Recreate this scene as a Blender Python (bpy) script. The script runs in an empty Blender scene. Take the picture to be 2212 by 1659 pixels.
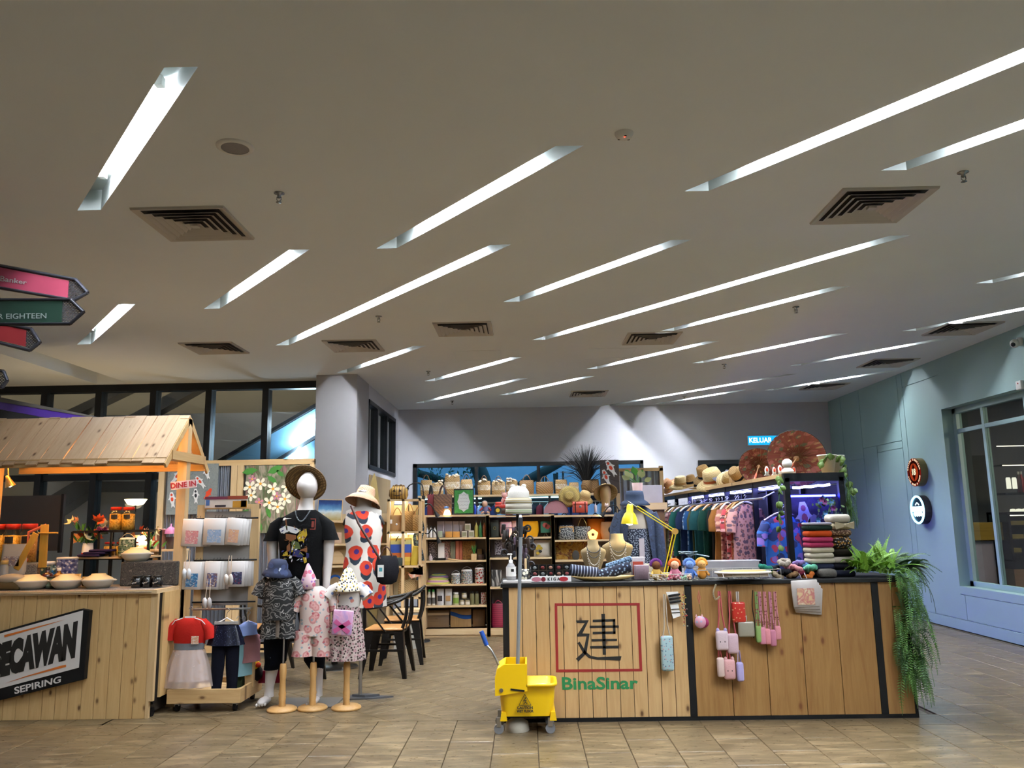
import bpy,bmesh,math,random
from mathutils import Vector,Matrix,geometry
from math import pi,sin,cos,radians as rad
random.seed(7)
SC=bpy.context.scene
COL=SC.collection
# camera
F_PX,IMG_W,IMG_H=1744.0,2212.0,1659.0
EYE=Vector((0,0,1.5))
_p,_r,_y=rad(9.54),rad(0.95),rad(0.9)
_rt=Vector((cos(_y),sin(_y),0));_fl=Vector((-sin(_y),cos(_y),0));_k=Vector((0,0,1))
C_F=cos(_p)*_fl+sin(_p)*_k
_u=-sin(_p)*_fl+cos(_p)*_k
C_R=cos(_r)*_rt-sin(_r)*_u
C_U=sin(_r)*_rt+cos(_r)*_u
cd=bpy.data.cameras.new('camera');cam=bpy.data.objects.new('camera',cd);COL.objects.link(cam)
cd.sensor_fit='HORIZONTAL';cd.sensor_width=36;cd.lens=F_PX/IMG_W*36;cd.clip_end=200
cam.matrix_world=Matrix(((C_R.x,C_U.x,-C_F.x,EYE.x),(C_R.y,C_U.y,-C_F.y,EYE.y),(C_R.z,C_U.z,-C_F.z,EYE.z),(0,0,0,1)))
SC.camera=cam
# world, exposure
w=bpy.data.worlds.new('world');SC.world=w;w.use_nodes=True
w.node_tree.nodes['Background'].inputs[0].default_value=(0.16,0.42,0.75,1)
w.node_tree.nodes['Background'].inputs[1].default_value=2.2
SC.view_settings.view_transform='Standard';SC.view_settings.look='None'
SC.view_settings.gamma=1.0;SC.view_settings.use_curve_mapping=False
SC.view_settings.exposure=0.76
SC.cycles.use_denoising=True
SC.cycles.max_bounces=6;SC.cycles.diffuse_bounces=4;SC.cycles.glossy_bounces=2;SC.cycles.use_adaptive_sampling=True;SC.cycles.adaptive_threshold=.04
SC.cycles.transparent_max_bounces=10;SC.cycles.sample_clamp_indirect=4.0
SC.cycles.caustics_reflective=False;SC.cycles.caustics_refractive=False
TUBE_POWER=300.0
LED_BLUE=22.0
LED_CYAN=7.0
WARM=3.0
# where a picture point lies in the room
def ray(x,y):return C_F+(x-1106)/F_PX*C_R-(y-829.5)/F_PX*C_U
def PY(x,y,Y):d=ray(x,y);return EYE+d*(Y/d.y)
def PZ(x,y,z=0.0):d=ray(x,y);return EYE+d*((z-EYE.z)/d.z)
def PXX(x,y,X):d=ray(x,y);return EYE+d*(X/d.x)
def pix(p):
 d=Vector(p)-EYE;z=d.dot(C_F)
 return(1106+F_PX*d.dot(C_R)/z,829.5-F_PX*d.dot(C_U)/z)if z>.05 else(-9999,-9999)
def msz(px,Y):return px/F_PX*Y*.99
# colours and materials
def lin(c):
 if isinstance(c,str):
  c=tuple(int(c[i:i+2],16)for i in(0,2,4))
 return tuple(((v/255)/12.92 if v/255<=.04045 else((v/255+.055)/1.055)**2.4)for v in c[:3])+(1,)
MATS={}
ORD=['first','second','third','fourth','fifth','sixth','seventh','eighth','ninth','tenth','eleventh','twelfth','thirteenth','fourteenth','fifteenth']
class NT:
 """small node-graph writer"""
 def __init__(s,name):
  s.m=bpy.data.materials.new(name);s.m.use_nodes=True
  s.t=s.m.node_tree;s.n=s.t.nodes;s.b=s.n['Principled BSDF'];s.out=s.n['Material Output']
 def node(s,t,**kw):
  n=s.n.new(t)
  for k,v in kw.items():
   if k[0]=='_':n.inputs[int(k[1:])if k[1:].isdigit()else k[1:].replace('_',' ')].default_value=v
   else:setattr(n,k,v)
  return n
 def link(s,a,b):s.t.links.new(a,b)
 def set(s,k,v):
  if hasattr(v,'is_linked'):s.link(v,s.b.inputs[k])
  else:s.b.inputs[k].default_value=v
 def coord(s,kind='Object',scale=(1,1,1),loc=(0,0,0),rot=(0,0,0),rand=0):
  c=s.node('ShaderNodeTexCoord');m=s.node('ShaderNodeMapping')
  m.inputs['Scale'].default_value=scale;m.inputs['Location'].default_value=loc;m.inputs['Rotation'].default_value=rot
  src=c.outputs[kind]
  if rand:
   oi=s.node('ShaderNodeObjectInfo');mul=s.node('ShaderNodeVectorMath',operation='SCALE')
   cx=s.node('ShaderNodeCombineXYZ');s.link(oi.outputs['Random'],cx.inputs[0]);s.link(oi.outputs['Random'],cx.inputs[1]);s.link(oi.outputs['Random'],cx.inputs[2])
   s.link(cx.outputs[0],mul.inputs[0]);mul.inputs['Scale'].default_value=rand
   ad=s.node('ShaderNodeVectorMath',operation='ADD');s.link(src,ad.inputs[0]);s.link(mul.outputs[0],ad.inputs[1]);src=ad.outputs[0]
  s.link(src,m.inputs[0]);return m.outputs[0]
 def noise(s,vec,scale,detail=3,rough=.55,dist=0,out=0):
  n=s.node('ShaderNodeTexNoise');n.inputs['Scale'].default_value=scale;n.inputs['Detail'].default_value=detail
  n.inputs['Roughness'].default_value=rough;n.inputs['Distortion'].default_value=dist
  s.link(vec,n.inputs['Vector']);return n.outputs[out]
 def voro(s,vec,scale,feature='F1',out='Distance',rnd=1.0):
  n=s.node('ShaderNodeTexVoronoi',feature=feature);n.inputs['Scale'].default_value=scale
  n.inputs['Randomness'].default_value=rnd
  s.link(vec,n.inputs['Vector']);return n.outputs[out]
 def ramp(s,fac,stops,interp='LINEAR'):
  n=s.node('ShaderNodeValToRGB');n.color_ramp.interpolation=interp;e=n.color_ramp.elements
  while len(e)<len(stops):e.new(.5)
  for el,(p,c)in zip(e,stops):el.position=p;el.color=c if not isinstance(c,(int,float))else(c,c,c,1)
  s.link(fac,n.inputs[0]);return n.outputs[0]
 def mix(s,fac,a,b,mode='MIX'):
  n=s.node('ShaderNodeMixRGB',blend_type=mode)
  for i,v in enumerate((fac,a,b)):
   if hasattr(v,'is_linked'):s.link(v,n.inputs[i])
   else:n.inputs[i].default_value=v
  return n.outputs[0]
 def math(s,op,a,b=0.0,c=0.0):
  n=s.node('ShaderNodeMath',operation=op)
  for i,v in enumerate((a,b,c)):
   if hasattr(v,'is_linked'):s.link(v,n.inputs[i])
   else:n.inputs[i].default_value=v
  return n.outputs[0]
 def bump(s,h,strength=.3,dist=.01):
  n=s.node('ShaderNodeBump');n.inputs['Strength'].default_value=strength;n.inputs['Distance'].default_value=dist
  s.link(h,n.inputs['Height']);s.link(n.outputs[0],s.b.inputs['Normal'])
def plain(name,col,rough=.6,metal=0.0,var=.12,scale=9.0,bump=0.0,alpha=1.0,coat=0.0,sheen=0.0):
 if name in MATS:return MATS[name]
 t=NT(name);c=lin(col)
 if var:
  v=t.coord(rand=7.0);f=t.noise(v,scale,4)
  t.set('Base Color',t.mix(f,tuple(x*(1-var)for x in c[:3])+(1,),tuple(min(1,x*(1+var))for x in c[:3])+(1,)))
  if bump:t.bump(t.noise(v,scale*8,3),bump,.004)
 else:t.set('Base Color',c)
 t.set('Roughness',rough);t.set('Metallic',metal)
 if coat:t.set('Coat Weight',coat);t.set('Coat Roughness',.1)
 if sheen:t.set('Sheen Weight',sheen)
 if alpha<1:t.set('Alpha',alpha)
 MATS[name]=t.m;return t.m
def fabric(name,col,var=.15):
 m=plain(name,col,.95,0,var,14,.35);m.node_tree.nodes['Principled BSDF'].inputs['Specular IOR Level'].default_value=.12;return m
def emit(name,col,s):
 if name in MATS:return MATS[name]
 t=NT(name);e=t.node('ShaderNodeEmission');e.inputs[0].default_value=lin(col);e.inputs[1].default_value=s
 t.link(e.outputs[0],t.out.inputs[0]);MATS[name]=t.m;return t.m
def glass(name,tint='ffffff',rough=.03,refl=1.0,clear=1.0):
 if name in MATS:return MATS[name]
 t=NT(name);tr=t.node('ShaderNodeBsdfTransparent');c=lin(tint);tr.inputs[0].default_value=tuple(x*clear for x in c[:3])+(1,)
 gl=t.node('ShaderNodeBsdfGlossy');gl.inputs['Roughness'].default_value=rough
 fr=t.node('ShaderNodeFresnel');fr.inputs[0].default_value=1.5;mx=t.node('ShaderNodeMixShader')
 ge=t.node('ShaderNodeNewGeometry');t.link(t.math('MULTIPLY',t.math('MULTIPLY',fr.outputs[0],refl),t.math('SUBTRACT',1.0,ge.outputs['Backfacing'])),mx.inputs[0]);t.link(tr.outputs[0],mx.inputs[1]);t.link(gl.outputs[0],mx.inputs[2])
 t.link(mx.outputs[0],t.out.inputs[0]);MATS[name]=t.m;return t.m
def wood(name,c1,c2,axis='Z',scale=1.0,rough=.5,knots=True,dark='5a3a1c',rand=9.0):
 if name in MATS:return MATS[name]
 t=NT(name);st={'X':(.7,9,9),'Y':(9,.7,9),'Z':(9,9,.7)}[axis]
 v=t.coord('Object',tuple(x*scale for x in st),rand=rand)
 g=t.noise(v,2.2,6,.6,1.2);col=t.ramp(g,[(.28,lin(c2)),(.62,lin(c1))])
 fine=t.noise(v,13,4,.7);col=t.mix(.22,col,t.ramp(fine,[(.3,lin(c2)),(.7,lin(c1))]),'MIX')
 if knots:
  kv=t.coord('Object',(1,1,1),rand=rand);sp=t.node('ShaderNodeSeparateXYZ');t.link(kv,sp.inputs[0]);cb=t.node('ShaderNodeCombineXYZ')
  a_,b_={'X':(2,0),'Y':(0,1),'Z':(0,2)}[axis];t.link(t.math('MULTIPLY',sp.outputs[a_],6.5),cb.inputs[0]);t.link(t.math('MULTIPLY',sp.outputs[b_],3.4),cb.inputs[1])
  vn=t.node('ShaderNodeTexVoronoi',voronoi_dimensions='2D');vn.inputs['Scale'].default_value=scale;t.link(cb.outputs[0],vn.inputs['Vector'])
  k=t.math('MULTIPLY',t.ramp(vn.outputs['Distance'],[(.04,1.0),(.085,.35),(.14,.0)]),t.math('GREATER_THAN',t.math('MULTIPLY',vn.outputs['Color'],1.0),.52))
  col=t.mix(k,col,lin(dark))
 oi=t.node('ShaderNodeObjectInfo');col=t.mix(t.math('MULTIPLY',oi.outputs['Random'],.3),col,lin(c2))
 t.set('Base Color',col);t.set('Roughness',rough);t.bump(g,.12,.004)
 MATS[name]=t.m;return t.m
def spots(name,base,layers,rough=.85,rand=0,noise=.06,kind='Object',scl=(1,1,1)):
 """flat print: each layer (colour, scale, r0, r1, seed[, warp]) paints the band r0<d<r1 around scattered points"""
 if name in MATS:return MATS[name]
 t=NT(name);col=lin(base)
 for L in layers:
  c,sc,r0,r1,sd=L[:5];warp=L[5]if len(L)>5 else.25
  v=t.coord(kind,scl,rand=rand)
  sp=t.node('ShaderNodeSeparateXYZ');t.link(v,sp.inputs[0]);cb=t.node('ShaderNodeCombineXYZ');t.link(t.math('ADD',sp.outputs[0],t.math('MULTIPLY',sp.outputs[1],.45)),cb.inputs[0]);t.link(t.math('ADD',sp.outputs[2],sd*.37),cb.inputs[1]);v=cb.outputs[0]
  wv=t.mix(1.0,v,t.mix(1.0,t.noise(v,sc*1.6,3,out=1),(warp*.45/sc,)*3+(1,),'MULTIPLY'),'ADD')if warp else v
  vn=t.node('ShaderNodeTexVoronoi',feature='F1',voronoi_dimensions='2D');vn.inputs['Scale'].default_value=sc;vn.inputs['Randomness'].default_value=.8;t.link(wv,vn.inputs['Vector']);d=vn.outputs['Distance']
  e=.03
  f=t.ramp(d,[(max(0,r0-e),0.0),(r0,1.0),(r1,1.0),(min(1,r1+e),0.0)])if r0>0 else t.ramp(d,[(r1,1.0),(min(1,r1+e),0.0)])
  col=t.mix(f,col,lin(c))
 t.set('Base Color',col);t.set('Roughness',rough);MATS[name]=t.m;return t.m
def stripes(name,cols,axis='X',freq=20,rough=.8,warp=0.0,rand=0,interp='CONSTANT'):
 if name in MATS:return MATS[name]
 t=NT(name);v=t.coord('Object',rand=rand)
 if warp:v=t.mix(warp,v,t.noise(v,9,3,out=1),'ADD')
 sp=t.node('ShaderNodeSeparateXYZ');t.link(v,sp.inputs[0])
 fr=t.math('FRACT',t.math('MULTIPLY',sp.outputs['XYZ'.index(axis)],freq))
 n=len(cols);t.set('Base Color',t.ramp(fr,[(i/n,lin(c))for i,c in enumerate(cols)],interp));t.set('Roughness',rough)
 MATS[name]=t.m;return t.m
def wicker(name,c1,c2,scale=60,rough=.75):
 if name in MATS:return MATS[name]
 t=NT(name);v=t.coord('Object',rand=3)
 w1=t.node('ShaderNodeTexWave',wave_type='BANDS',bands_direction='Z');w1 .inputs['Scale'].default_value=scale/3;w1 .inputs['Distortion'].default_value=1.5;t.link(v,w1 .inputs[0])
 w2=t.node('ShaderNodeTexWave',wave_type='BANDS',bands_direction='DIAGONAL');w2 .inputs['Scale'].default_value=scale/4;w2 .inputs['Distortion'].default_value=2;t.link(v,w2 .inputs[0])
 h=t.math('MULTIPLY',w1 .outputs['Fac'],w2 .outputs['Fac'])
 t.set('Base Color',t.ramp(h,[(.05,lin(c2)),(.5,lin(c1))]));t.set('Roughness',rough);t.bump(h,.5,.006);MATS[name]=t.m;return t.m
def blobs(name,cols,scale=6,rough=.8,rand=0,stretch=(1,1,1),dist=1.0):
 """soft multi-coloured print from warped noise"""
 if name in MATS:return MATS[name]
 t=NT(name);v=t.coord('Object',stretch,rand=rand);n=t.noise(v,scale,2,.5,dist)
 k=len(cols);t.set('Base Color',t.ramp(n,[(.3+.4*i/max(1,k-1),lin(c))for i,c in enumerate(cols)],'LINEAR'));t.set('Roughness',rough)
 MATS[name]=t.m;return t.m
# mesh writing
def rotm(rx=0,ry=0,rz=0):return Matrix.Rotation(rz,3,'Z')@Matrix.Rotation(ry,3,'Y')@Matrix.Rotation(rx,3,'X')
class MB:
 def __init__(s):s.v=[];s.f=[];s.mi=[];s.sm=[]
 def add(s,vs,fs,mi=0,smooth=False,M=None,o=(0,0,0)):
  b=len(s.v);o=Vector(o)
  s.v+=[tuple((M@Vector(p)if M else Vector(p))+o)for p in vs]
  s.f+=[tuple(i+b for i in f)for f in fs];s.mi+=[mi]*len(fs);s.sm+=[smooth]*len(fs);return s
 def box(s,x0,x1,y0,y1,z0,z1,mi=0,M=None,o=(0,0,0)):
  return s.add([(x0,y0,z0),(x1,y0,z0),(x1,y1,z0),(x0,y1,z0),(x0,y0,z1),(x1,y0,z1),(x1,y1,z1),(x0,y1,z1)],
     [(0,3,2,1),(4,5,6,7),(0,1,5,4),(1,2,6,5),(2,3,7,6),(3,0,4,7)],mi,False,M,o)
 def cbox(s,c,d,mi=0,M=None):
  x,y,z=(q/2 for q in d);return s.box(-x,x,-y,y,-z,z,mi,M,c)
 def rbox(s,c,d,r=.01,mi=0,M=None,n=2):
  """box with rounded edges (superellipsoid-like sampling)"""
  bm=bmesh.new();bmesh.ops.create_cube(bm,size=1)
  for v in bm.verts:v.co=Vector((v.co.x*d[0],v.co.y*d[1],v.co.z*d[2]))
  bmesh.ops.bevel(bm,geom=bm.edges[:],offset=min(r,min(d)*.49),segments=n,affect='EDGES',profile=.5,clamp_overlap=True)
  bm.verts.ensure_lookup_table()
  s.add([v.co.copy()for v in bm.verts],[[v.index for v in f.verts]for f in bm.faces],mi,True,M,c);bm.free();return s
 def cyl(s,a,b,r0,r1=None,n=10,mi=0,cap=True,smooth=True):
  a,b=Vector(a),Vector(b);r1=r0 if r1 is None else r1;ax=(b-a).normalized()
  q=ax.to_track_quat('Z','Y').to_matrix();vs=[]
  for c,r in((a,r0),(b,r1)):
   vs+=[c+q@Vector((r*cos(2*pi*i/n),r*sin(2*pi*i/n),0))for i in range(n)]
  s.add(vs,[(i,(i+1)%n,n+(i+1)%n,n+i)for i in range(n)],mi,smooth)
  if cap:s.add(vs,[tuple(range(n))[::-1],tuple(range(n,2*n))],mi,False)
  return s
 def tube(s,pts,r,n=6,mi=0,closed=False,rs=None,flat=None):
  pts=[Vector(p)for p in pts];m=len(pts);vs=[];up=None
  for i,p in enumerate(pts):
   a=pts[(i-1)%m]if(closed or i)else p;b=pts[(i+1)%m]if(closed or i<m-1)else p
   t=(b-a).normalized()if(b-a).length>1e-9 else Vector((0,0,1))
   if up is None:up=t.orthogonal().normalized()if flat is None else(Vector(flat)-Vector(flat).dot(t)*t).normalized()
   else:up=(up-up.dot(t)*t);up=up.normalized()if up.length>1e-6 else t.orthogonal().normalized()
   sd=t.cross(up);rr=rs[i]if rs else r;ra,rb=rr if isinstance(rr,tuple)else(rr,rr)
   vs+=[p+up*(ra*cos(2*pi*j/n))+sd*(rb*sin(2*pi*j/n))for j in range(n)]
  fs=[(i*n+j,i*n+(j+1)%n,((i+1)%m)*n+(j+1)%n,((i+1)%m)*n+j)for i in range(m if closed else m-1)for j in range(n)]
  s.add(vs,fs,mi,True)
  if not closed:s.add(vs,[tuple(range(n))[::-1],tuple(range((m-1)*n,m*n))],mi,False)
  return s
 def lathe(s,prof,o=(0,0,0),n=16,mi=0,sx=1,sy=1,M=None,smooth=True,a0=0,a1=2*pi):
  full=abs(a1-a0-2*pi)<1e-6;k=n if full else n+1;vs=[]
  for r,z in prof:vs+=[(r*sx*cos(a0+(a1-a0)*i/n),r*sy*sin(a0+(a1-a0)*i/n),z)for i in range(k)]
  fs=[(j*k+i,j*k+(i+1)%k,(j+1)*k+(i+1)%k,(j+1)*k+i)for j in range(len(prof)-1)for i in range(n)]
  return s.add(vs,fs,mi,smooth,M,o)
 def ell(s,c,r,n=12,m=8,mi=0,M=None):
  prof=[(max(1e-4,sin(pi*j/m)),-cos(pi*j/m))for j in range(m+1)]
  vs=[]
  for a,z in prof:vs+=[(a*cos(2*pi*i/n)*r[0],a*sin(2*pi*i/n)*r[1],z*r[2])for i in range(n)]
  return s.add(vs,[(j*n+i,j*n+(i+1)%n,(j+1)*n+(i+1)%n,(j+1)*n+i)for j in range(m)for i in range(n)],mi,True,M,c)
 def prism(s,poly,y0,y1,mi=0,M=None,o=(0,0,0),axis='Y'):
  """2-D outline extruded; axis Y: outline in X-Z"""
  n=len(poly)
  if axis=='Y':vs=[(x,y0,z)for x,z in poly]+[(x,y1,z)for x,z in poly]
  elif axis=='X':vs=[(y0,x,z)for x,z in poly]+[(y1,x,z)for x,z in poly]
  else:vs=[(x,z,y0)for x,z in poly]+[(x,z,y1)for x,z in poly]
  tri=geometry.tessellate_polygon([[Vector((x,z,0))for x,z in poly]])
  s.add(vs,[t for t in tri]+[tuple(i+n for i in t[::-1])for t in tri],mi,False,M,o)
  return s.add(vs,[(i,(i+1)%n,n+(i+1)%n,n+i)for i in range(n)],mi,False,M,o)
 def sheet(s,fn,nu,nv,mi=0,smooth=True,thick=0.0,M=None,o=(0,0,0),wrap=False):
  k=nu if wrap else nu+1
  vs=[Vector(fn(i/nu,j/nv))for j in range(nv+1)for i in range(k)]
  fs=[(j*k+i,j*k+(i+1)%k,(j+1)*k+(i+1)%k,(j+1)*k+i)for j in range(nv)for i in range(nu)]
  s.add(vs,fs,mi,smooth,M,o)
  if thick:
   vs2=[v+Vector((0,thick,0))for v in vs];s.add(vs2,[f[::-1]for f in fs],mi,smooth,M,o)
   if not wrap:
    rim=list(range(k))+[j*k+k-1 for j in range(1,nv+1)]+[nv*k+i for i in range(k-2,-1,-1)]+[j*k for j in range(nv-1,0,-1)]
    b=len(vs);q=len(rim)
    s.add(vs+vs2,[(rim[i],rim[(i+1)%q],rim[(i+1)%q]+b,rim[i]+b)for i in range(q)],mi,False,M,o)
  return s
 def build(s,name,mats,parent=None,loc=(0,0,0),rz=0,bevel=0,rot=None,fix=False):
  me=bpy.data.meshes.new(name);me.from_pydata(s.v,[],s.f);ms=mats if isinstance(mats,(list,tuple))else[mats]
  for m in ms:me.materials.append(m)
  me.polygons.foreach_set('material_index',s.mi);me.polygons.foreach_set('use_smooth',s.sm)
  if fix:
   bm=bmesh.new();bm.from_mesh(me);bmesh.ops.remove_doubles(bm,verts=bm.verts,dist=1e-5);bmesh.ops.recalc_face_normals(bm,faces=bm.faces);bm.to_mesh(me);bm.free()
  me.update();o=bpy.data.objects.new(name,me);COL.objects.link(o)
  o.location=loc;o.rotation_euler=rot if rot else(0,0,rz)
  if parent:o.parent=parent
  if bevel:
   b=o.modifiers.new('edge','BEVEL');b.width=bevel;b.segments=2;b.limit_method='ANGLE';b.angle_limit=rad(40)
  return o
def tag(o,label=None,cat=None,group=None,kind=None):
 for k,v in(('label',label),('category',cat),('group',group),('kind',kind)):
  if v:o[k]=v
 return o
def thing(name,label,cat,loc=(0,0,0),rz=0,group=None,rot=None):
 o=bpy.data.objects.new(name,None);COL.objects.link(o);o.location=loc;o.rotation_euler=rot if rot else(0,0,rz);o.empty_display_size=.1
 return tag(o,label,cat,group)
def struct(name,mb,mat,parent=None,**k):
 o=mb.build(name,mat,parent,**k)
 if not parent:o['kind']='structure'
 return o
def dup(root,loc=None,rz=None,label=None,group=None,mats=None):
 def cp(o,par):
  c=o.copy();COL.objects.link(c);c.parent=par
  for ch in o.children:cp(ch,c)
  return c
 r=cp(root,None)
 if loc is not None:r.location=loc
 if rz is not None:r.rotation_euler=(0,0,rz)
 return tag(r,label,None,group)
def slot(o,m):
 """give a copied object another material without touching the shared mesh"""
 o.material_slots[0].link='OBJECT';o.material_slots[0].material=m
def text_mb(txt,size,mi=0,bold=0.0,depth=.001,M=None,o=(0,0,0),sx=1.0,shear=0.0,align='CENTER',space=1.0):
 """letters standing in X-Z, facing -Y"""
 cu=bpy.data.curves.new('lettering','FONT');cu.body=txt;cu.size=size;cu.extrude=depth;cu.offset=bold;cu.align_x=align;cu.align_y='CENTER'
 cu.shear=shear;cu.space_character=space;cu.resolution_u=3
 ob=bpy.data.objects.new('lettering',cu);COL.objects.link(ob);bpy.context.view_layer.update()
 me=bpy.data.meshes.new_from_object(ob.evaluated_get(bpy.context.evaluated_depsgraph_get()))
 mb=MB();R=Matrix.Rotation(pi/2,3,'X');R=(M@R)if M else R
 mb.add([(v.co.x*sx,v.co.y,v.co.z)for v in me.vertices],[tuple(p.vertices)for p in me.polygons],mi,False,R,o)
 bpy.data.objects.remove(ob);bpy.data.curves.remove(cu);bpy.data.meshes.remove(me);return mb
def arc(a,b,h,n=10,axis=(0,0,1)):
 a,b,ax=Vector(a),Vector(b),Vector(axis)
 return[a.lerp(b,i/n)+ax*h*sin(pi*i/n)for i in range(n+1)]
def curve(pts,n=6):
 """Catmull-Rom through points"""
 P=[Vector(p)for p in pts];P=[P[0]]+P+[P[-1]];out=[]
 for i in range(1,len(P)-2):
  for j in range(n):
   t=j/n;a,b,c,d=P[i-1:i+3]
   out.append(.5*((2*b)+(c-a)*t+(2*a-5*b+4*c-d)*t*t+(3*b-a-3*c+d)*t**3))
 return out+[P[-2]]
# the setting
HC=3.556;XR=5.6;YB=14.89;YW=11.65;XS=-2.36
m_ceil=plain('ceiling_paint','e9eef1',.95,var=.03,scale=1.5)
m_wall=plain('back_wall_paint','c6c5ca',.85,var=.03,scale=2)
m_teal=plain('teal_wall_paint','93b0ae',.6,var=.04,scale=2)
m_black=plain('black_metal','0d0f12',.45,.3,.1)
m_dark=plain('dark_void','1a1b1d',.8)
m_grout=plain('grout','4a4136',.9)
m_white=plain('white_plastic','e6e4e0',.45,var=.04)
m_steel=plain('brushed_steel','b5b6b8',.3,1.0)
m_pine=wood('pine_plank','c8a574','b08a58','Z',1.0)
m_pine_x=wood('pine_board','cfae7d','b9935f','X',1.0)
m_pine_y=wood('pine_rail','cfae7d','b9935f','Y',1.0)
m_pale_z=wood('pale_upright','d2b58a','bf9d6c','Z',1.0,knots=False)
m_pale_x=wood('pale_shelf_board','d6bc94','c4a476','X',1.0,knots=False)
m_pane=glass('window_glass','f0f5f5',.01,1.5,.95)
m_clear=glass('clear_plastic','f4f6f6',.05,1.0,.92)
def tile_mat():
 t=NT('slate_tile');v=t.coord('Object',(2.0,9.5,4),rand=31)
 a=t.noise(v,1.6,5,.62,.8);b=t.noise(v,5.5,4,.7,.4)
 col=t.ramp(a,[(.32,lin('403526')),(.44,lin('594b36')),(.54,lin('6e5d44')),(.66,lin('988363'))])
 col=t.mix(.35,col,t.ramp(b,[(.3,lin('443927')),(.7,lin('78674a'))]))
 oi=t.node('ShaderNodeObjectInfo');col=t.mix(t.math('MULTIPLY',oi.outputs['Random'],.22),col,lin('4d4234'))
 t.set('Base Color',col);t.set('Roughness',t.ramp(b,[(.2,.22),(.8,.42)]));t.bump(b,.12,.003);return t.m
m_tile=tile_mat()
# floor with its tiles
fl=MB();fl.box(-9,9,-9,20,-.12,-.012)
floor=struct('floor',fl,m_grout)
TW,TL=.302,.604
def tile_mesh():
 m=MB();a,b,e=TW/2-.002,TL/2-.002,.003
 vs=[(-a,-b,-.012),(a,-b,-.012),(a,b,-.012),(-a,b,-.012),(-a,-b,-.003),(a,-b,-.003),(a,b,-.003),(-a,b,-.003),
  (-a+e,-b+e,0),(a-e,-b+e,0),(a-e,b-e,0),(-a+e,b-e,0)]
 fs=[(i,(i+1)%4,4+(i+1)%4,4+i)for i in range(4)]+[(4+i,4+(i+1)%4,8+(i+1)%4,8+i)for i in range(4)]+[(8,9,10,11)]
 m.add(vs,fs);return m,vs,fs
tmb,t_vs,t_fs=tile_mesh()
tiles=[]
YD=6.475
def shop_floor(x,y):return-3.3<x<3.0 and y>YD
half=[]
for i in range(-30,19):
 x=.045+TW*(i+.5)
 for j in range(-9,16):
  y=YD-TL*(j+(.5 if i%2 else 0))-TL*.5+.604*10
  if x<-9 or x>XR:continue
  if-3.3<x<3.0 and y+TL/2>YD+.01:
   if y-TL/2<YD-.02:half.append((x,y))
   continue
  tiles.append((x,y,0))
c45=cos(pi/4)
cut_tiles=[]
for x,y in half:
 a,b=TW/2-.002,TL/2-.002;cut_tiles.append((x,y,[(-a,-b),(a,-b),(a,YD-.002-y),(-a,YD-.002-y)]))
def clip(poly,ax,lim,keep_gt):
 out=[]
 for i in range(len(poly)):
  a,b=poly[i],poly[(i+1)%len(poly)];ia,ib=(a[ax]>lim)==keep_gt,(b[ax]>lim)==keep_gt
  if ia:out.append(a)
  if ia!=ib:t=(lim-a[ax])/(b[ax]-a[ax]);out.append((a[0]+(b[0]-a[0])*t,a[1]+(b[1]-a[1])*t))
 return out
for i in range(-30,40):
 for j in range(-20,30):
  u_,v_=TW*i,TL*(j+(.5 if i%2 else 0))
  x,y=(u_-v_)*c45-.1,(u_+v_)*c45+7.0
  if not(-3.6<x<3.3 and YD-.4<y<YB):continue
  a,b=TW/2-.002,TL/2-.002
  q=[(x+(p-r_)*c45,y+(p+r_)*c45)for p,r_ in((-a,-b),(a,-b),(a,b),(-a,b))]
  k=clip(clip(clip(q,1,YD+.002,True),0,-3.3,True),0,3.0,False)
  if len(k)<3:continue
  if k==q:tiles.append((x,y,pi/4))
  else:cut_tiles.append((x,y,[(p-x,r_-y)for p,r_ in k]))
def tile_rank(t):
 q=pix((t[0],t[1],0))
 if not(-60<q[0]<2272 and 1180<q[1]<1740):return 1e6
 x,y=t[0],t[1]
 if-.1<x<2.8 and y>6.45:return 1e5
 if x<-2.95 and y>6.8:return 1e5
 return math.hypot(x,y)
tiles.sort(key=tile_rank)
tob=tmb.build('tile',m_tile,floor,(tiles[0][0],tiles[0][1],0),tiles[0][2])
near=[t for t in tiles[1:]if tile_rank(t)<1e5][:270]
for t in near:
 c=tob.copy();COL.objects.link(c);c.location=(t[0],t[1],0);c.rotation_euler=(0,0,t[2])
rest=MB();ns=set(near)
for t in tiles[1:]:
 if t in ns or t[1]>14.6:continue
 rest.add(t_vs,t_fs,0,False,Matrix.Rotation(t[2],3,'Z'),(t[0],t[1],0))
for x,y,k in cut_tiles:
 if abs(y-YD)<.45 and-3.3<x<(.3 if y>YD else 3.1):m=MB();m.prism(k,-.012,0,axis='Z');m.build('tile',m_tile,floor,(x,y,0),fix=True)
 else:rest.prism(k,-.012,0,o=(x,y,0),axis='Z')
tag(rest.build('tile_field',m_tile,floor),kind='stuff')
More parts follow.
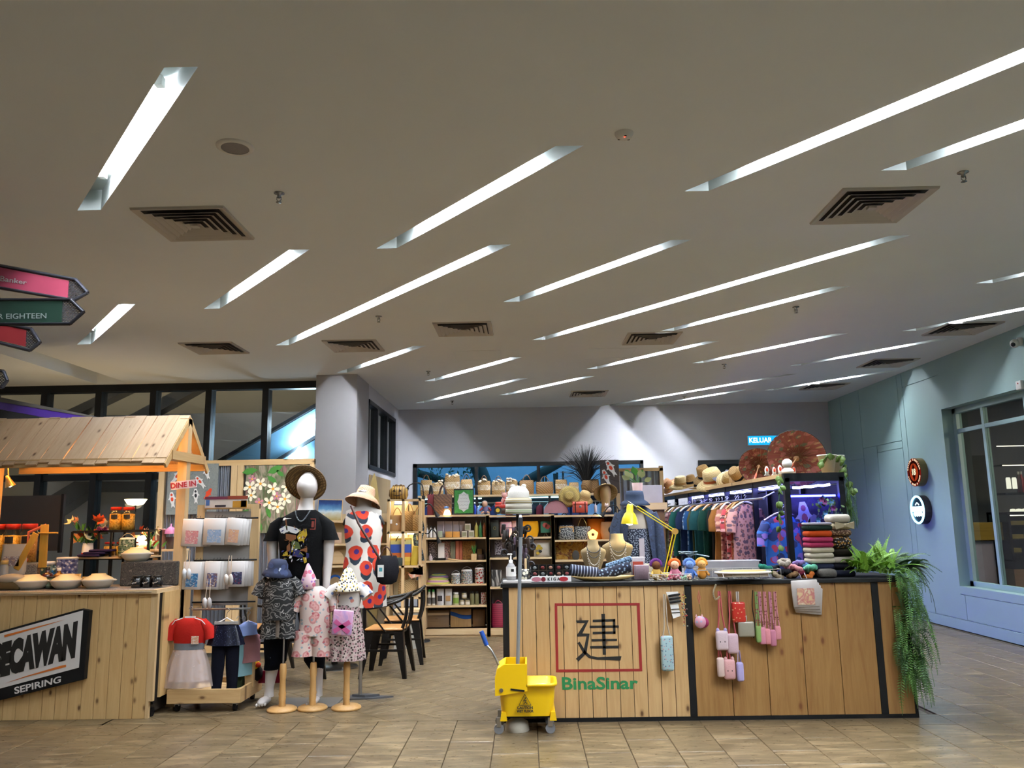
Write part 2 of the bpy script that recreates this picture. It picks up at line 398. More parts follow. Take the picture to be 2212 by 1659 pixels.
# ceiling with slots for the light strips
SW=.156;D1=Vector((1.31,-1.645));D2=Vector((2.665,-3.33))
STRIPS=[((-2.19,4.18),1),((-4.37,8.11),1),((-2.35,6.69),1),((-.378,5.06),1),((-1.492,7.52),2),((-1.889,10.19),1),((-.756,11.0),1),((-.94,12.9),1.4),
  ((.546,6.66),1),((1.507,7.51),2),((2.264,8.02),1),((1.595,10.26),1),((3.01,9.98),1),((.3,12.5),1),((2.73,13.35),1.85),((3.08,13.95),.95),
  ((2.457,3.25),2),((3.6,3.0),2),((4.95,8.42),.82),((4.86,6.36),1),((4.44,10.31),1),((4.72,12.53),1),
  ((-4.6,3.2),1),((-4.4,.6),1),((-1.6,.8),1),((.6,.2),1),((4.3,-.8),1),((-3.2,-2.6),1),((-.6,-2.9),1),((2.0,-3.2),1),((4.2,-4.4),1),((-7.3,7.2),1),((-7.2,3.2),1),((-6.2,-.6),1),((3.1,.7),1)]  # unseen strips, added to light the counter fronts and ceiling
SLOT_X=(-6.25,-5.78)
holes=[];strips=[]
for(cx,cy),k in STRIPS:
 d=D1*k if k<1.5 else D2*(k/2)
 a=Vector((cx-SW/2,cy))-d/2;b=a+d
 q=[a,a+Vector((SW,0)),b+Vector((SW,0)),b];holes.append(q);strips.append((Vector((cx,cy)),d,k))
cove=[Vector((SLOT_X[0],-8)),Vector((SLOT_X[1],-8)),Vector((SLOT_X[1],YW-.12)),Vector((SLOT_X[0],YW-.12))]
outer=[Vector((-9,-9)),Vector((XR+.3,-9)),Vector((XR+.3,YB+.1)),Vector((-2.55,YB+.1)),Vector((-2.55,YW+.12)),Vector((-9,YW+.12))]
loops=[outer]+holes+[cove]
flat=[p for l in loops for p in l]
tri=geometry.tessellate_polygon([[Vector((p.x,p.y,0))for p in l]for l in loops])
cm=MB();cm.add([(p.x,p.y,HC)for p in flat],[t if(flat[t[1]]-flat[t[0]]).cross(flat[t[2]]-flat[t[0]])<0 else t[::-1]for t in tri])
x0,x1=SLOT_X;ye=YW-.12
cm.add([(x0,-8,HC),(x1,-8,HC),(x1,ye,HC),(x0,ye,HC),(x0,-8,HC+.3),(x1,-8,HC+.3),(x1,ye,HC+.3),(x0,ye,HC+.3)],
 [(0,1,5,4),(1,2,6,5),(2,3,7,6),(3,0,4,7),(4,5,6,7)])
ceiling=struct('ceiling',cm,m_ceil)
sb=MB();sb.box(-9,XR+.3,-9,YW+.12,HC+.32,HC+.4).box(-2.55,XR+.3,YW+.12,YB+.1,HC+.32,HC+.4);sb.build('slab',m_dark,ceiling)
m_trough=plain('trough_white','c2cac7',.55,var=.02)
m_tube=emit('fluorescent_tube','eef5ff',TUBE_POWER)
PLACE=['wide and bright at the upper left','short, over the kiosk roof','second from the left column','over the mop bucket','long, ending beside the white column','just before the white column',
  'small, over the far shelf lamps','next to the back wall on the left','over the middle of the far shelves','longest, over the wooden counter','beside the long middle strip','over the wicker bags',
  'over the hats on the rack','short, nearest the back wall centre','long, along the back wall on the right','shortest, touching the back wall on the right','long and bright at upper right','upper right corner, cut by the frame',
  'close to the teal wall','right edge, cut by the frame','in front of the teal wall corner','at the far teal corner']
DP=.14
for i,(c,d,k)in enumerate(strips):
 lab=('recessed fluorescent light strip, '+PLACE[i])if i<len(PLACE)else 'recessed fluorescent light strip added out of view behind the viewer, '+ORD[i-len(PLACE)]+' of them'
 t=thing('ceiling_light',lab,'ceiling light',(c.x,c.y,HC),group='diagonal light strips in the ceiling')
 h=SW/2;a=-d/2;b=d/2
 q=[(a.x-h,a.y),(a.x+h,a.y),(b.x+h,b.y),(b.x-h,b.y)]
 m=MB();m.add([(x,y,0)for x,y in q]+[(x,y,DP)for x,y in q],[(0,1,5,4),(1,2,6,5),(2,3,7,6),(3,0,4,7),(4,5,6,7)]);m.build('trough',m_trough,t)
 u=d.normalized();L=d.length;e={14:.85,15:.6,18:.5,20:.6,21:.6,7:.55,5:.6}.get(i,.4)
 tb=MB();tb.cyl((u.x*(-L/2+e),u.y*(-L/2+e),DP-.035),(u.x*(L/2-e),u.y*(L/2-e),DP-.035),.018,n=8);tb.build('tube',m_tube,t)
 hb=MB()
 for s_ in(-1,1):
  p=u*s_*(L/2-e+.012);hb.cbox((p.x,p.y,DP-.03),(.04,.04,.05))
  hb.build('lamp_holder',m_white,t);hb=MB()
# air vents
vf=MB();S=.31
def ring(mb,o,i,z0,z1):
 vs=[(sx*o,sy*o,z0)for sx,sy in((-1,-1),(1,-1),(1,1),(-1,1))]+[(sx*i,sy*i,z1)for sx,sy in((-1,-1),(1,-1),(1,1),(-1,1))]
 mb.add(vs,[(k,(k+1)%4,4+(k+1)%4,4+k)for k in range(4)]);return mb
VENTS=[((422,486),'round speaker'),((1882,447),'upper right strip, a large one'),((1002,712),'middle of the ceiling'),((1407,732),'hatch outline near the long middle strip'),((765,748),'white column'),((464,753),'kiosk roof'),
  ((1271,851),'back wall, the farthest one'),((2078,711),'teal wall, nearest of three there'),((1917,785),'teal wall, second of three there'),((1780,835),'teal wall, last of three there')]
m_vent=plain('vent_paint','bdb6ac',.5,var=.05)
v0=None
for(px,py),near_ in VENTS:
 p=PZ(px,py,HC-.01);lab='square louvred air vent in the ceiling by the '+near_
 if v0:dup(v0,(p.x,p.y,HC),None,lab);continue
 v0=thing('air_vent',lab,'air vent',(p.x,p.y,HC),group='square ceiling air vents')
 b=MB();b.box(-.27,.27,-.27,.27,-.002,-.001);b.build('backing',plain('vent_dark','3a342f',.8),v0)
 f=ring(ring(MB(),S,S-.005,0,-.016),S-.005,.262,-.016,-.004);f.build('frame',m_vent,v0)
 for k in range(5):
  o=.25-.048*k;r_=ring(MB(),o,o-.036,-.026,-.004);ring(r_,o,o+.004,-.026,-.026);r_.build('louvre',m_vent,v0)
 cc=MB();cc.cbox((0,0,-.015),(.05,.05,.02));cc.build('core',m_vent,v0)
# speaker, detector, sprinklers, hatches
p=PZ(508,317,HC);t=thing('ceiling_speaker','round white ceiling speaker with grey mesh','speaker',(p.x,p.y,HC))
MB().lathe([(.075,-.012),(.088,-.014),(.1,-.006),(.102,0)],n=28).build('rim',m_white,t)
MB().lathe([(.001,-.011),(.05,-.011),(.076,-.01)],n=28).build('mesh',plain('speaker_mesh','8b8584',.7,bump=.4),t)
p=PZ(1348,288,HC);t=thing('smoke_detector','small white smoke detector with red indicator light','detector',(p.x,p.y,HC))
MB().lathe([(.001,-.03),(.03,-.03),(.042,-.022),(.05,-.008),(.052,0)],n=20).build('body',m_white,t)
MB().ell((-.0,-.022,-.03),(.005,.005,.004),8,5).build('indicator',emit('red_indicator','ff3020',6),t)
for k in range(3):
 a=.6+k*2.1;MB().cbox((.03*cos(a),.03*sin(a),-.029),(.012,.006,.004)).build('slot',m_dark,t)
m_chrome=plain('chrome','8a8a88',.25,1.0)
s0=None
for(px,py),wh in[((603,417),'left of the middle light strip'),((818,683),'above the column, by the long strip'),((925,802),'between two short strips near the column'),((977,866),'nearest the back wall'),((1719,663),'right of the middle long strips'),
     ((1564,787),'in front of the back right strips'),((1478,857),'between the two back strips'),((2080,372),'beside the large right vent')]:
 p=PZ(px,py,HC);lab='small metal fire sprinkler head '+wh
 if s0:dup(s0,(p.x,p.y,HC),None,lab);continue
 s0=thing('fire_sprinkler',lab,'sprinkler',(p.x,p.y,HC),group='ceiling sprinkler heads')
 MB().lathe([(.034,0),(.034,-.004),(.012,-.008),(.012,-.03),(.006,-.034)],n=12).build('escutcheon',m_chrome,s0)
 MB().tube([(-.013,0,-.025),(-.014,0,-.045),(0,0,-.058)],.003,5).tube([(.013,0,-.025),(.014,0,-.045),(0,0,-.058)],.003,5).build('yoke',m_chrome,s0)
 MB().lathe([(.001,-.058),(.017,-.06),(.019,-.062),(.001,-.063)],n=12).build('deflector',m_chrome,s0)
for(px,py),wh in[((1031,768),'near the middle vent'),((1318,763),'by the long middle strip')]:
 p=PZ(px,py,HC);q=MB();ring(q,.3,.3,0,-.004);ring(q,.3,.288,-.004,-.004);ring(q,.288,.288,-.004,0);q.box(-.285,.285,-.285,.285,-.003,-.001)
 tag(q.build('access_hatch',m_ceil,None,(p.x,p.y,HC)),'flush ceiling access hatch '+wh,'access hatch','ceiling access hatches')
# back wall with its ribbon window and black door frame
WB=(-2.08,2.15,1.35,2.54)
b=MB();b.box(-9,WB[0],YB,YB+.2,0,HC);b.box(WB[1],XR+.3,YB,YB+.2,0,HC);b.box(WB[0],WB[1],YB,YB+.2,WB[3],HC);b.box(WB[0],WB[1],YB,YB+.2,0,WB[2])
struct('wall_back',b,m_wall)
wf=MB();x0,x1,z0,z1=WB
wf.box(x0,x1,YB-.02,YB+.1,z1-.07,z1);wf.box(x0,x1,YB-.02,YB+.1,z0,z0+.06);wf.box(x0,x0+.07,YB-.02,YB+.1,z0,z1);wf.box(x1-.06,x1,YB-.02,YB+.1,z0,z1)
win3=struct('window_3',wf,m_black)
for px in(1029,1163):q=PY(px,1010,YB);MB().box(q.x-.03,q.x+.03,YB-.015,YB+.09,z0,z1).build('mullion',m_black,win3)
xs=[x0,PY(1029,1010,YB).x,PY(1163,1010,YB).x,x1]
for a,b_ in zip(xs,xs[1:]):MB().box(a+.02,b_-.02,YB+.03,YB+.038,z0+.02,z1-.02).build('pane',m_pane,win3)
d=MB();d.box(3.15,5.1,YB-.04,YB+.005,2.43,2.515);d.box(3.15,3.23,YB-.04,YB+.005,0,2.43);d.box(5.02,5.1,YB-.04,YB+.005,0,2.43);d.box(4.09,4.16,YB-.04,YB+.005,0,2.43)
d1=struct('door_1',d,m_black)
for a,b_ in((3.23,4.09),(4.16,5.02)):MB().box(a,b_,YB-.02,YB-.012,0.02,2.43).build('leaf',plain('black_door_glass','0a0c10',.08,0,.02),d1)
# right wall: painted panels with joints, big shop window
r=MB();g=.012
def rw(mb,ya,yb_,za,zb,x=XR,t=.016):mb.box(x,x+t,ya,yb_,za,zb)
base=MB();base.box(XR+.012,XR+.26,10.88,YB,0,HC);base.box(XR+.012,XR+.26,-9,10.88,2.87,HC);base.box(XR+.012,XR+.26,-9,10.88,0,.55);base.box(XR+.012,XR+.26,-9,6.6,.55,2.87)
wr=struct('wall_right',base,m_teal)
PAN=[(10.88,11.924,.14,3.33),(10.88,11.924,3.342,HC),(-9,10.88,2.87,HC),(-9,10.88,.457,.55),(8.0,10.77,.14,.449),(10.78,10.88,.14,.449),(-9,7.99,.14,.449),(-9,6.6,.55,2.87),
 (11.936,12.085,.14,HC),(12.097,12.97,.14,.75),(12.097,12.97,.762,2.45),(12.097,12.97,2.462,2.56),(12.097,13.5,2.572,HC),(12.982,13.5,.14,2.56),(13.512,14.3,.14,.8),(13.512,14.3,.812,2.4),(13.512,14.3,2.412,HC),(14.312,YB,.14,HC)]
for ya,yb_,za,zb in PAN:
 q=MB();rw(q,ya,yb_,za,zb);q.build('panel',m_teal,wr)
sk=MB();sk.box(XR-.012,XR+.004,-9,YB,0,.13);struct('baseboard_right',sk,m_teal)
fr=MB();X2=XR+.14
fr.box(X2,X2+.07,10.8,10.88,.55,2.87);fr.box(X2,X2+.07,6.6,10.88,2.8,2.87);fr.box(X2,X2+.07,6.6,10.88,.55,.62)
w4=struct('window_4',fr,m_teal)
for y in(10.19,9.3,8.4,7.5):MB().box(X2+.005,X2+.06,y-.028,y+.028,.62,2.8).build('mullion',m_teal,w4)
MB().box(X2+.008,X2+.055,6.6,10.8,2.54,2.59).build('transom',m_teal,w4)
m_shop=glass('shop_glass','eaf2f0',.02,1.1,.95)
ys=[10.8,10.19,9.3,8.4,7.5,6.62]
for a,b_ in zip(ys,ys[1:]):
 for za,zb in((.62,2.54),(2.59,2.8)):MB().box(X2+.03,X2+.036,b_+.028,a-.028,za,zb).build('pane',m_shop,w4)
MB().box(XR+.002,X2,6.6,10.88,.53,.555).build('sill',m_teal,w4)
sr=MB();sr.box(9.4,9.5,6,13.2,0,HC);sr.box(XR+.26,9.4,13.1,13.2,0,HC);sr.box(XR+.26,9.5,5.9,6,0,HC);sr.box(XR+.26,9.5,6,13.2,HC-.3,HC)
struct('wall_shop',sr,plain('shop_wall','6b6663',.8))
tag(MB().rbox((0,0,0),(.3,1.2,.05),.01).build('shop_fill_light',emit('shop_fill','ffeccf',45),None,(7.6,9.2,3.2)),'added flat fill light inside the shop behind the window','ceiling light')  # added lamp, brightens the shop interior behind the glass
# left: glazed wall to the escalator hall
XM=[-8.6,-7.86,-7.055,-6.249,-5.442,-4.624,-3.787,-2.95]
m_frame=plain('window_frame_black','0b0e13',.4,.2,.05)
f=MB();f.box(-8.7,-2.9,YW-.05,YW+.1,3.45,HC);f.box(-8.7,-2.9,YW-.05,YW+.1,0,.1)
w1=struct('window_1',f,m_frame)
for x in XM:MB().box(x-.045,x+.045,YW-.06,YW+.12,.1,3.45).build('mullion',m_frame,w1)
for a,b_ in zip(XM,XM[1:]):MB().box(a+.045,b_-.045,YW-.03,YW+.08,2.16,2.25).build('transom',m_frame,w1)
for a,b_ in zip(XM,XM[1:]):
 for za,zb in((.1,2.16),(2.25,3.45)):MB().box(a+.045,b_-.045,YW+.02,YW+.028,za,zb).build('pane',m_pane,w1)
c=MB();c.box(-2.932,-2.35,11.15,12.0,0,HC);struct('column_1',c,plain('column_paint','a6a4a5',.85,var=.03),bevel=.006)
s_=MB();z0,z1=2.29,3.33;ya,yb_=11.83,14.5
s_.box(XS-.15,XS,11.9,YB,0,z0);s_.box(XS-.15,XS,11.9,YB,z1,HC);s_.box(XS-.15,XS,yb_,YB,z0,z1)
struct('wall_side',s_,m_wall)
f=MB();f.box(XS-.1,XS+.02,12.0,yb_,z1-.06,z1);f.box(XS-.1,XS+.02,12.0,yb_,z0,z0+.06);f.box(XS-.1,XS+.02,yb_-.06,yb_,z0,z1);f.box(XS-.1,XS+.02,12.0,12.06,z0,z1)
w2=struct('window_2',f,m_frame)
for y in(12.75,13.62):MB().box(XS-.1,XS+.015,y-.03,y+.03,z0,z1).build('mullion',m_frame,w2)
for a,b_ in((12.06,12.72),(12.78,13.59),(13.65,14.44)):MB().box(XS-.05,XS-.042,a,b_,z0+.06,z1-.06).build('pane',m_pane,w2)
m_wl=plain('pale_wall_paint','dedbd6',.8)
o_=MB();o_.box(-9,-8.8,-9,YW,0,HC);struct('wall_left',o_,m_wl)
o_=MB();o_.box(-9,XR+.3,-9,-8.9,0,HC);struct('wall_front',o_,m_wl)
# escalator hall behind the glass
m_conc=plain('hall_wall','8d8574',.85,var=.1,scale=1.2)
h=MB();h.box(-14,-2.52,15.6,15.8,-1,7);h.box(-2.6,-2.52,YW+.4,15.7,HC+.1,7);h.box(-2.6,-2.52,YB+.2,15.7,-1,7);h.box(-14,-2.52,YW+.1,YW+.3,HC+.42,7);h.box(-14,-13.8,YW,15.6,-1,7);h.box(-14,-8.72,YW,YW+.2,-1,7);h.box(-14,-2.52,YW+.2,15.7,6.5,6.6);h.box(-14,-2.5,YW+.2,15.7,-.2,-.05)
struct('wall_hall',h,m_conc)
for x in(-11,-8,-5):tag(MB().rbox((0,0,0),(1.5,.25,.06),.01).build('hall_fill_light',emit('hall_fill','fff0dc',30),None,(x,14.2,6.44)),{-11:'farthest',-8:'middle',-5:'nearest'}[x]+' added fill light of the escalator hall','ceiling light','added escalator hall fill lights')  # unseen lamps added to brighten the hall behind the glass
def slant(name,pts,Y0,Y1,mat,label,cat):
 q=[PY(x,y,Y0)for x,y in pts];m=MB();o=q[0];m.prism([(p.x-o.x,p.z-o.z)for p in q],0,Y1-Y0)
 ob=m.build(name,mat,None,o);return tag(ob,label,cat)if label else ob
esc=thing('escalator','escalator with pale blue underside behind the glazed wall','escalator',(0,0,0))
m_blue=plain('escalator_cladding','8cc4ec',.45,.0,.05,2)
for nm,pts,ya,yb_,mt in[('underside',[(440,1022),(690,878),(690,1330),(440,1330)],13.2,14.2,m_blue),('balustrade',[(430,1016),(690,866),(690,874),(430,1024)],13.15,13.25,plain('handrail_dark','2c3138',.5)),
       ('seam',[(590,995),(690,934),(690,942),(590,1003)],13.15,13.2,plain('handrail_dark','2c3138',.5))]:
 o=slant(nm,pts,ya,yb_,mt,None,None);o.parent=esc
for(xa,ya),(xb,yb_)in(((636,958),(682,906)),((632,990),(648,966))):
 MB().cyl(PY(xa,ya,13.1),PY(xb,yb_,13.1),.022,n=6).build('lamp',emit('escalator_lamp','dff2ff',110),esc)
for pts,w_ in(([(60,926),(290,818),(290,836),(60,946)],'first'),([(200,940),(430,815),(430,840),(200,968)],'second')):
 tag(slant('escalator_handrail',pts,14.6,14.9,plain('handrail_grey','4a4a4c',.4),None,None),'dark sloping escalator truss seen through the '+w_+' panes from the left','escalator truss','escalator trusses behind the glass')
q=slant('escalator_truss',[(-60,1160),(60,1100),(160,1040),(330,1040),(330,1062),(190,1062),(60,1150),(-60,1190)],14.0,14.4,plain('handrail_grey','4a4a4c',.4),'grey lower escalator flight seen under the plank roof','escalator truss')
# outside the ribbon window: pale wall and a spreading tree
e=MB();e.box(-6,5.4,18.6,18.7,-1,5);struct('wall_outside',e,plain('outside_wall','a9c4d6',.8))
tr=thing('banyan_tree','spreading tree with thick trunk and roots outside the ribbon window','tree',(-.7,16.6,-1))
tm=MB();random.seed(3)
tm.tube(curve([(0,0,0),(.05,0,1.5),(-.1,0,2.8),(-.3,0,3.6),(-.9,.1,4.6)]),.2,8,rs=[.26-.006*i for i in range(25)])
tm.tube(curve([(0,0,2.2),(.5,.1,3.1),(1.3,.2,3.6),(2.4,.2,4.2)]),.1,7)
tm.tube(curve([(-.1,0,2.6),(-.8,-.1,3.2),(-1.6,0,3.5)]),.08,6)
for i in range(18):
 x=random.uniform(.1,1.5);tm.tube([(x,random.uniform(-.1,.2),3.1+x*.25),(x+random.uniform(-.08,.08),0,1.6),(x+random.uniform(-.1,.1),0,0)],.022,5)
tm.build('trunk',plain('bark','3d4a44',.9,bump=.5),tr)
lm=MB()
for i in range(420):
 p=Vector((random.uniform(-2.2,-.25),random.uniform(-.4,.3),random.uniform(3.15,4.1)));a=rotm(random.uniform(0,3),random.uniform(0,3),random.uniform(0,6))
 lm.add([(-.05,0,0),(0,-.02,0),(.05,0,0),(0,.02,0)],[(0,1,2,3)],0,False,a,p)
tag(lm.build('foliage',plain('tree_leaf','2c6a4c',.6),tr),kind='stuff')
# purple canopy beam behind the kiosk, seen over its roof
pb=thing('canopy_beam','purple sloping canopy fascia behind the plank roof','canopy',(0,0,0))
for nm,pts,mt in(('fascia',[(-80,862),(0,868),(195,901),(250,914),(150,912),(0,884),(-80,872)],plain('purple_fascia','4a2c8c',.4)),('cap',[(-80,850),(0,858),(195,897),(195,902),(0,869),(-80,862)],plain('grey_fascia_cap','57534f',.5)),
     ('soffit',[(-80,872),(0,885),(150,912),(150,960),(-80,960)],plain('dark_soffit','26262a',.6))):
 o=slant(nm,pts,9.2,9.5,mt,None,None);o.parent=pb
# helpers for flat lettering mapped on a face
def quad_text(txt,quad,Y,name,mat,parent,org,bold=0.0,dy=.002,sx=1.0):
 """letters fitted into the picture quad TL,TR,BL,BR on the plane Y"""
 m=text_mb(txt,1.0,bold=bold,depth=0,sx=sx);xs=[v[0]for v in m.v];zs=[v[2]for v in m.v]
 x0,x1,z0,z1=min(xs),max(xs),min(zs),max(zs);q=[PY(x,y,Y)for x,y in quad];vs=[]
 for v in m.v:
  s,t=(v[0]-x0)/(x1-x0),(v[2]-z0)/(z1-z0)
  p=(q[0].lerp(q[1],s)).lerp(q[2].lerp(q[3],s),1-t);vs.append((p.x-org[0],p.y-org[1]-dy,p.z-org[2]))
 n=len(vs);r=MB();r.add(vs,m.f);r.add([(a,b+dy*.9,c)for a,b,c in vs],[f[::-1]for f in m.f]);return r.build(name,mat,parent)
def flat_poly(pts,Y,mb,org,th=.002,mi=0):
 q=[PY(x,y,Y)for x,y in pts];mb.prism([(p.x-org[0],p.z-org[2])for p in q],Y-th-org[1],Y-org[1],mi);return mb
# wooden counter with the red square emblem
YC=6.385;ZC=.985
m_ply=wood('knotty_panel','a07a47','80562b','Z',.9,.45,dark='6a3b1a')
m_blk=plain('black_trim','0b0a0b',.6,0,.1);m_blk.node_tree.nodes['Principled BSDF'].inputs['Specular IOR Level'].default_value=.25
def counter_unit(name,label,x0,x1,planks,mat,edge_l,edge_r):
 t=thing(name,label,'counter',((x0+x1)/2,YC,0),group='wooden counter units on the right');c=(x0+x1)/2
 b=MB();b.box(x0-c,x1-c,.02,.58,.0,ZC);b.build('carcass',m_blk,t)
 e=MB()
 for(a,bb)in((x0,x0+edge_l),(x1-edge_r,x1)):
  if bb>a:MB().box(a-c,bb-c,-.004,.02,0,ZC).build('edge_strip',m_blk,t)
 MB().box(x0-c,x1-c,-.006,.02,0,.028).build('kick_strip',m_blk,t)
 a,bb=x0+edge_l,x1-edge_r;w_=(bb-a)/planks;p0=MB();p0 .box(-w_/2+.002,w_/2-.002,0,.02,.028,ZC)
 p0=p0 .build('plank',mat,t,(a+w_/2-c,0,0),bevel=.0015)
 for k in range(1,planks):q=p0 .copy();COL.objects.link(q);q.location=(a+w_*(k+.5)-c,random.uniform(-.0008,.0008),0)
 return t
ca=counter_unit('counter_unit','pine plank counter front with red square emblem and green lettering',-.2,1.205,13,m_pine,.045,.01)
cb=counter_unit('counter_unit','pine counter front with large knots, pink bags hanging before it',1.205,2.615,5,m_ply,.04,.0)
cc_=counter_unit('counter_unit','narrow pine end of the counter under the trailing fern',2.615,2.885,2,m_ply,.05,.02)
wt=MB();wt.box(-1.56,1.56,-.02,.62,0,.03);tag(wt.build('worktop',m_blk,None,(1.345,YC,ZC),bevel=.003),'long black worktop lying on the pine counters','worktop')
TOP=ZC+.03
og=ca.location
m_red=plain('painted_red','8e1f1d',.6,var=.05);m_ink=plain('painted_black','16130f',.6,var=.02);m_green=plain('painted_green','1f7a45',.6,var=.05)
def c7(p):return[(1020+x/4.3667,1240+y/4.3667)for x,y in p]
for poly in([(778,276),(1580,272),(1581,296),(779,301)],[(790,901),(1604,893),(1605,917),(790,926)],[(778,298),(802,298),(815,902),(790,904)],[(1553,294),(1580,294),(1604,896),(1578,896)]):
 flat_poly(c7(poly),YC,MB(),og).build('emblem_bar',m_red,ca)
for poly in([(1218,375),(1252,375),(1262,762),(1232,762)],[(1137,430),(1350,424),(1350,447),(1137,454)],[(1326,426),(1350,426),(1353,565),(1329,565)],[(1137,545),(1353,541),(1353,565),(1137,568)],
   [(1108,487),(1382,484),(1384,506),(1108,510)],[(1127,614),(1366,610),(1366,632),(1127,636)],[(1112,678),(1380,674),(1382,700),(1112,702)],
   [(978,438),(1100,435),(1040,560),(1108,562),(1078,748),(1003,825),(978,799),(1048,735),(1078,588),(993,590),(990,573),(1062,462),(985,462)],
   [(993,652),(1013,636),(1075,735),(1120,772),(1185,784),(1408,775),(1398,816),(1180,808),(1100,792),(1050,748)]):
 flat_poly(c7(poly),YC,MB(),og).build('emblem_stroke',m_ink,ca)
quad_text('BinaSinar',c7([(845,972),(1562,968),(850,1093),(1565,1085)]),YC,'lettering',m_green,ca,og,.025)
# left food kiosk
YK=6.66;XK=-2.99;ZK=.96
m_kp=wood('kiosk_plank','d6b47d','c19a63','Z',1.1)
kc=thing('kiosk_counter','plank-fronted food kiosk counter with slanted black and white sign','counter',(-3.9,YK,0))
og=kc.location
n=19;w_=.1035;p0=MB();p0 .box(-w_/2+.002,w_/2-.002,0,.02,.0,ZK);p0=p0 .build('plank',m_kp,kc,(XK-.055-w_/2+3.9,0,0),bevel=.0015)
for k in range(1,n):q=p0 .copy();COL.objects.link(q);q.location=(XK-.055-w_*(k+.5)+3.9,random.uniform(-.001,.001),0)
MB().box(XK-.055+3.9,XK+3.9,-.004,.03,.13,ZK).box(XK-.055+3.9,XK-.03+3.9,-.004,.03,0,.13).build('corner_post',m_pale_z,kc)
MB().box(-1.1,XK-.06+3.9,.02,.62,.02,ZK).build('carcass',plain('kiosk_carcass','3a3027',.8),kc)
MB().box(-1.1,XK+3.9,-.03,.66,ZK,ZK+.03).build('top_board',m_pale_x,kc)
p1=MB();p1 .box(0,.02,0,.102,.14,ZK);p1=p1 .build('side_plank',m_kp,kc,(XK+3.9-.01,.1,0),bevel=.0015)
for k in range(1,5):q=p1 .copy();COL.objects.link(q);q.location=(XK+3.9-.01,.1+.104*k,0)
MB().box(XK+3.9-.05,XK+3.9-.01,.03,.1,.1,ZK).build('shadow_gap',m_blk,kc)
for y in(.08,.5):
 MB().cyl((XK+3.9-.06,y,.035),(XK+3.9-.03,y,.035),.035,n=12).build('caster',m_blk,kc)
c3=lambda p:[(x/3.867,1230+y/3.867)for x,y in p]
m_sw=plain('sign_white','d9d4cf',.55,var=.03);m_or=plain('sign_orange','d0722c',.55,var=.03)
sg=MB();flat_poly(c3([(-700,715),(700,325),(775,340),(728,910),(-700,1265)]),YK-.006,sg,og,.05);sg.build('sign_board',m_blk,kc)
sf=MB();flat_poly(c3([(-640,715),(695,342),(660,820),(-640,1165)]),YK-.0565,sf,og,.004);sf.build('sign_face',m_sw,kc)
for poly in([(36,548),(545,418),(385,468),(38,568)],[(552,795),(552,815),(250,890),(40,952),(220,890),(505,805)]):
 flat_poly(c3(poly),YK-.061,MB(),og,.002).build('sign_stripe',m_or,kc)
quad_text('SECAWAN',c3([(-52,630),(652,425),(-70,925),(625,742)]),YK-.062,'sign_letters',m_ink,kc,og,.085)
quad_text('SEPIRING',c3([(118,985),(512,888),(124,1043),(506,944)]),YK-.057,'sign_letters',m_sw,kc,og,.02)
kr=thing('kiosk_roof','gabled roof of pale planks on a pine post over the food kiosk','roof',(XK,7.1,0))
m_rp=wood('roof_plank','c9ab88','b59672','Y',1.1,.65)
RZ,EZ,HY=2.465,2.03,.45
sl=math.atan2(RZ-EZ,HY);L=math.hypot(RZ-EZ,HY)
rb=MB();rb.box(-.0465,.0465,-L,0,-.012,0)
rp=None;x=-.045;k=0
while x>-1.75:
 for sgn in(1,-1):
  rot=(sl,0,0)if sgn>0 else(sl,0,pi)
  o=rb.build('roof_plank',m_rp,kr)if rp is None else rp.copy()
  if rp is None:rp=o
  else:COL.objects.link(o)
  o.location=(x+random.uniform(-.002,.002),0,RZ+random.choice((0,.003,.006)));o.rotation_euler=rot;o.scale=(1,1+random.choice((0,.0,.03,.05)),1)
 x-=.0975;k+=1
g=MB()
for sgn in(1,-1):MB().cbox((-.0,sgn*HY/2,(RZ+EZ)/2-.04),(.02,L,.05),0,rotm(-sgn*sl)).build('rafter',m_pine_y,kr)
for xx in(-.03,-1.7):
 MB().box(xx-.04,xx+.04,-.04,.04,0.0 if xx<-1 else.0,RZ-.03).build('post',m_pale_z,kr)
 MB().box(xx-.05,xx+.05,-HY+.1,HY-.1,EZ+.02,EZ+.095).build('tie_beam',m_pine_y,kr)
MB().box(-1.75,-.0,-HY+.02,-HY+.06,EZ-.035,EZ+.03).build('eave_beam',m_pine_x,kr)
MB().box(-1.75,-.0,HY-.06,HY-.02,EZ-.035,EZ+.03).build('eave_beam',m_pine_x,kr)
MB().box(-1.72,-.01,-.02,.02,RZ-.07,RZ-.02).build('ridge_beam',m_pine_x,kr)
for px in(-.35,-.85,-1.4):
 t_=MB().box(px-.22,px+.22,-.3,-.27,EZ+.03,EZ+.045).build('lamp_strip',emit('warm_strip','ffb85a',16*WARM),kr)
q=PY(397,1047,7.0);ds=thing('dine_in_sign','small lilac wooden sign reading DINE IN on the kiosk post','sign',q,rot=(0,rad(-6),rad(4)))
MB().box(-.108,.108,-.008,.008,-.034,.034).build('board',plain('sign_lilac','d8c8d0',.7),ds)
text_mb('DINE IN',.062,bold=.0018,depth=.001,o=(0,-.0095,-.002)).build('lettering',plain('sign_crimson','9c2336',.6),ds)
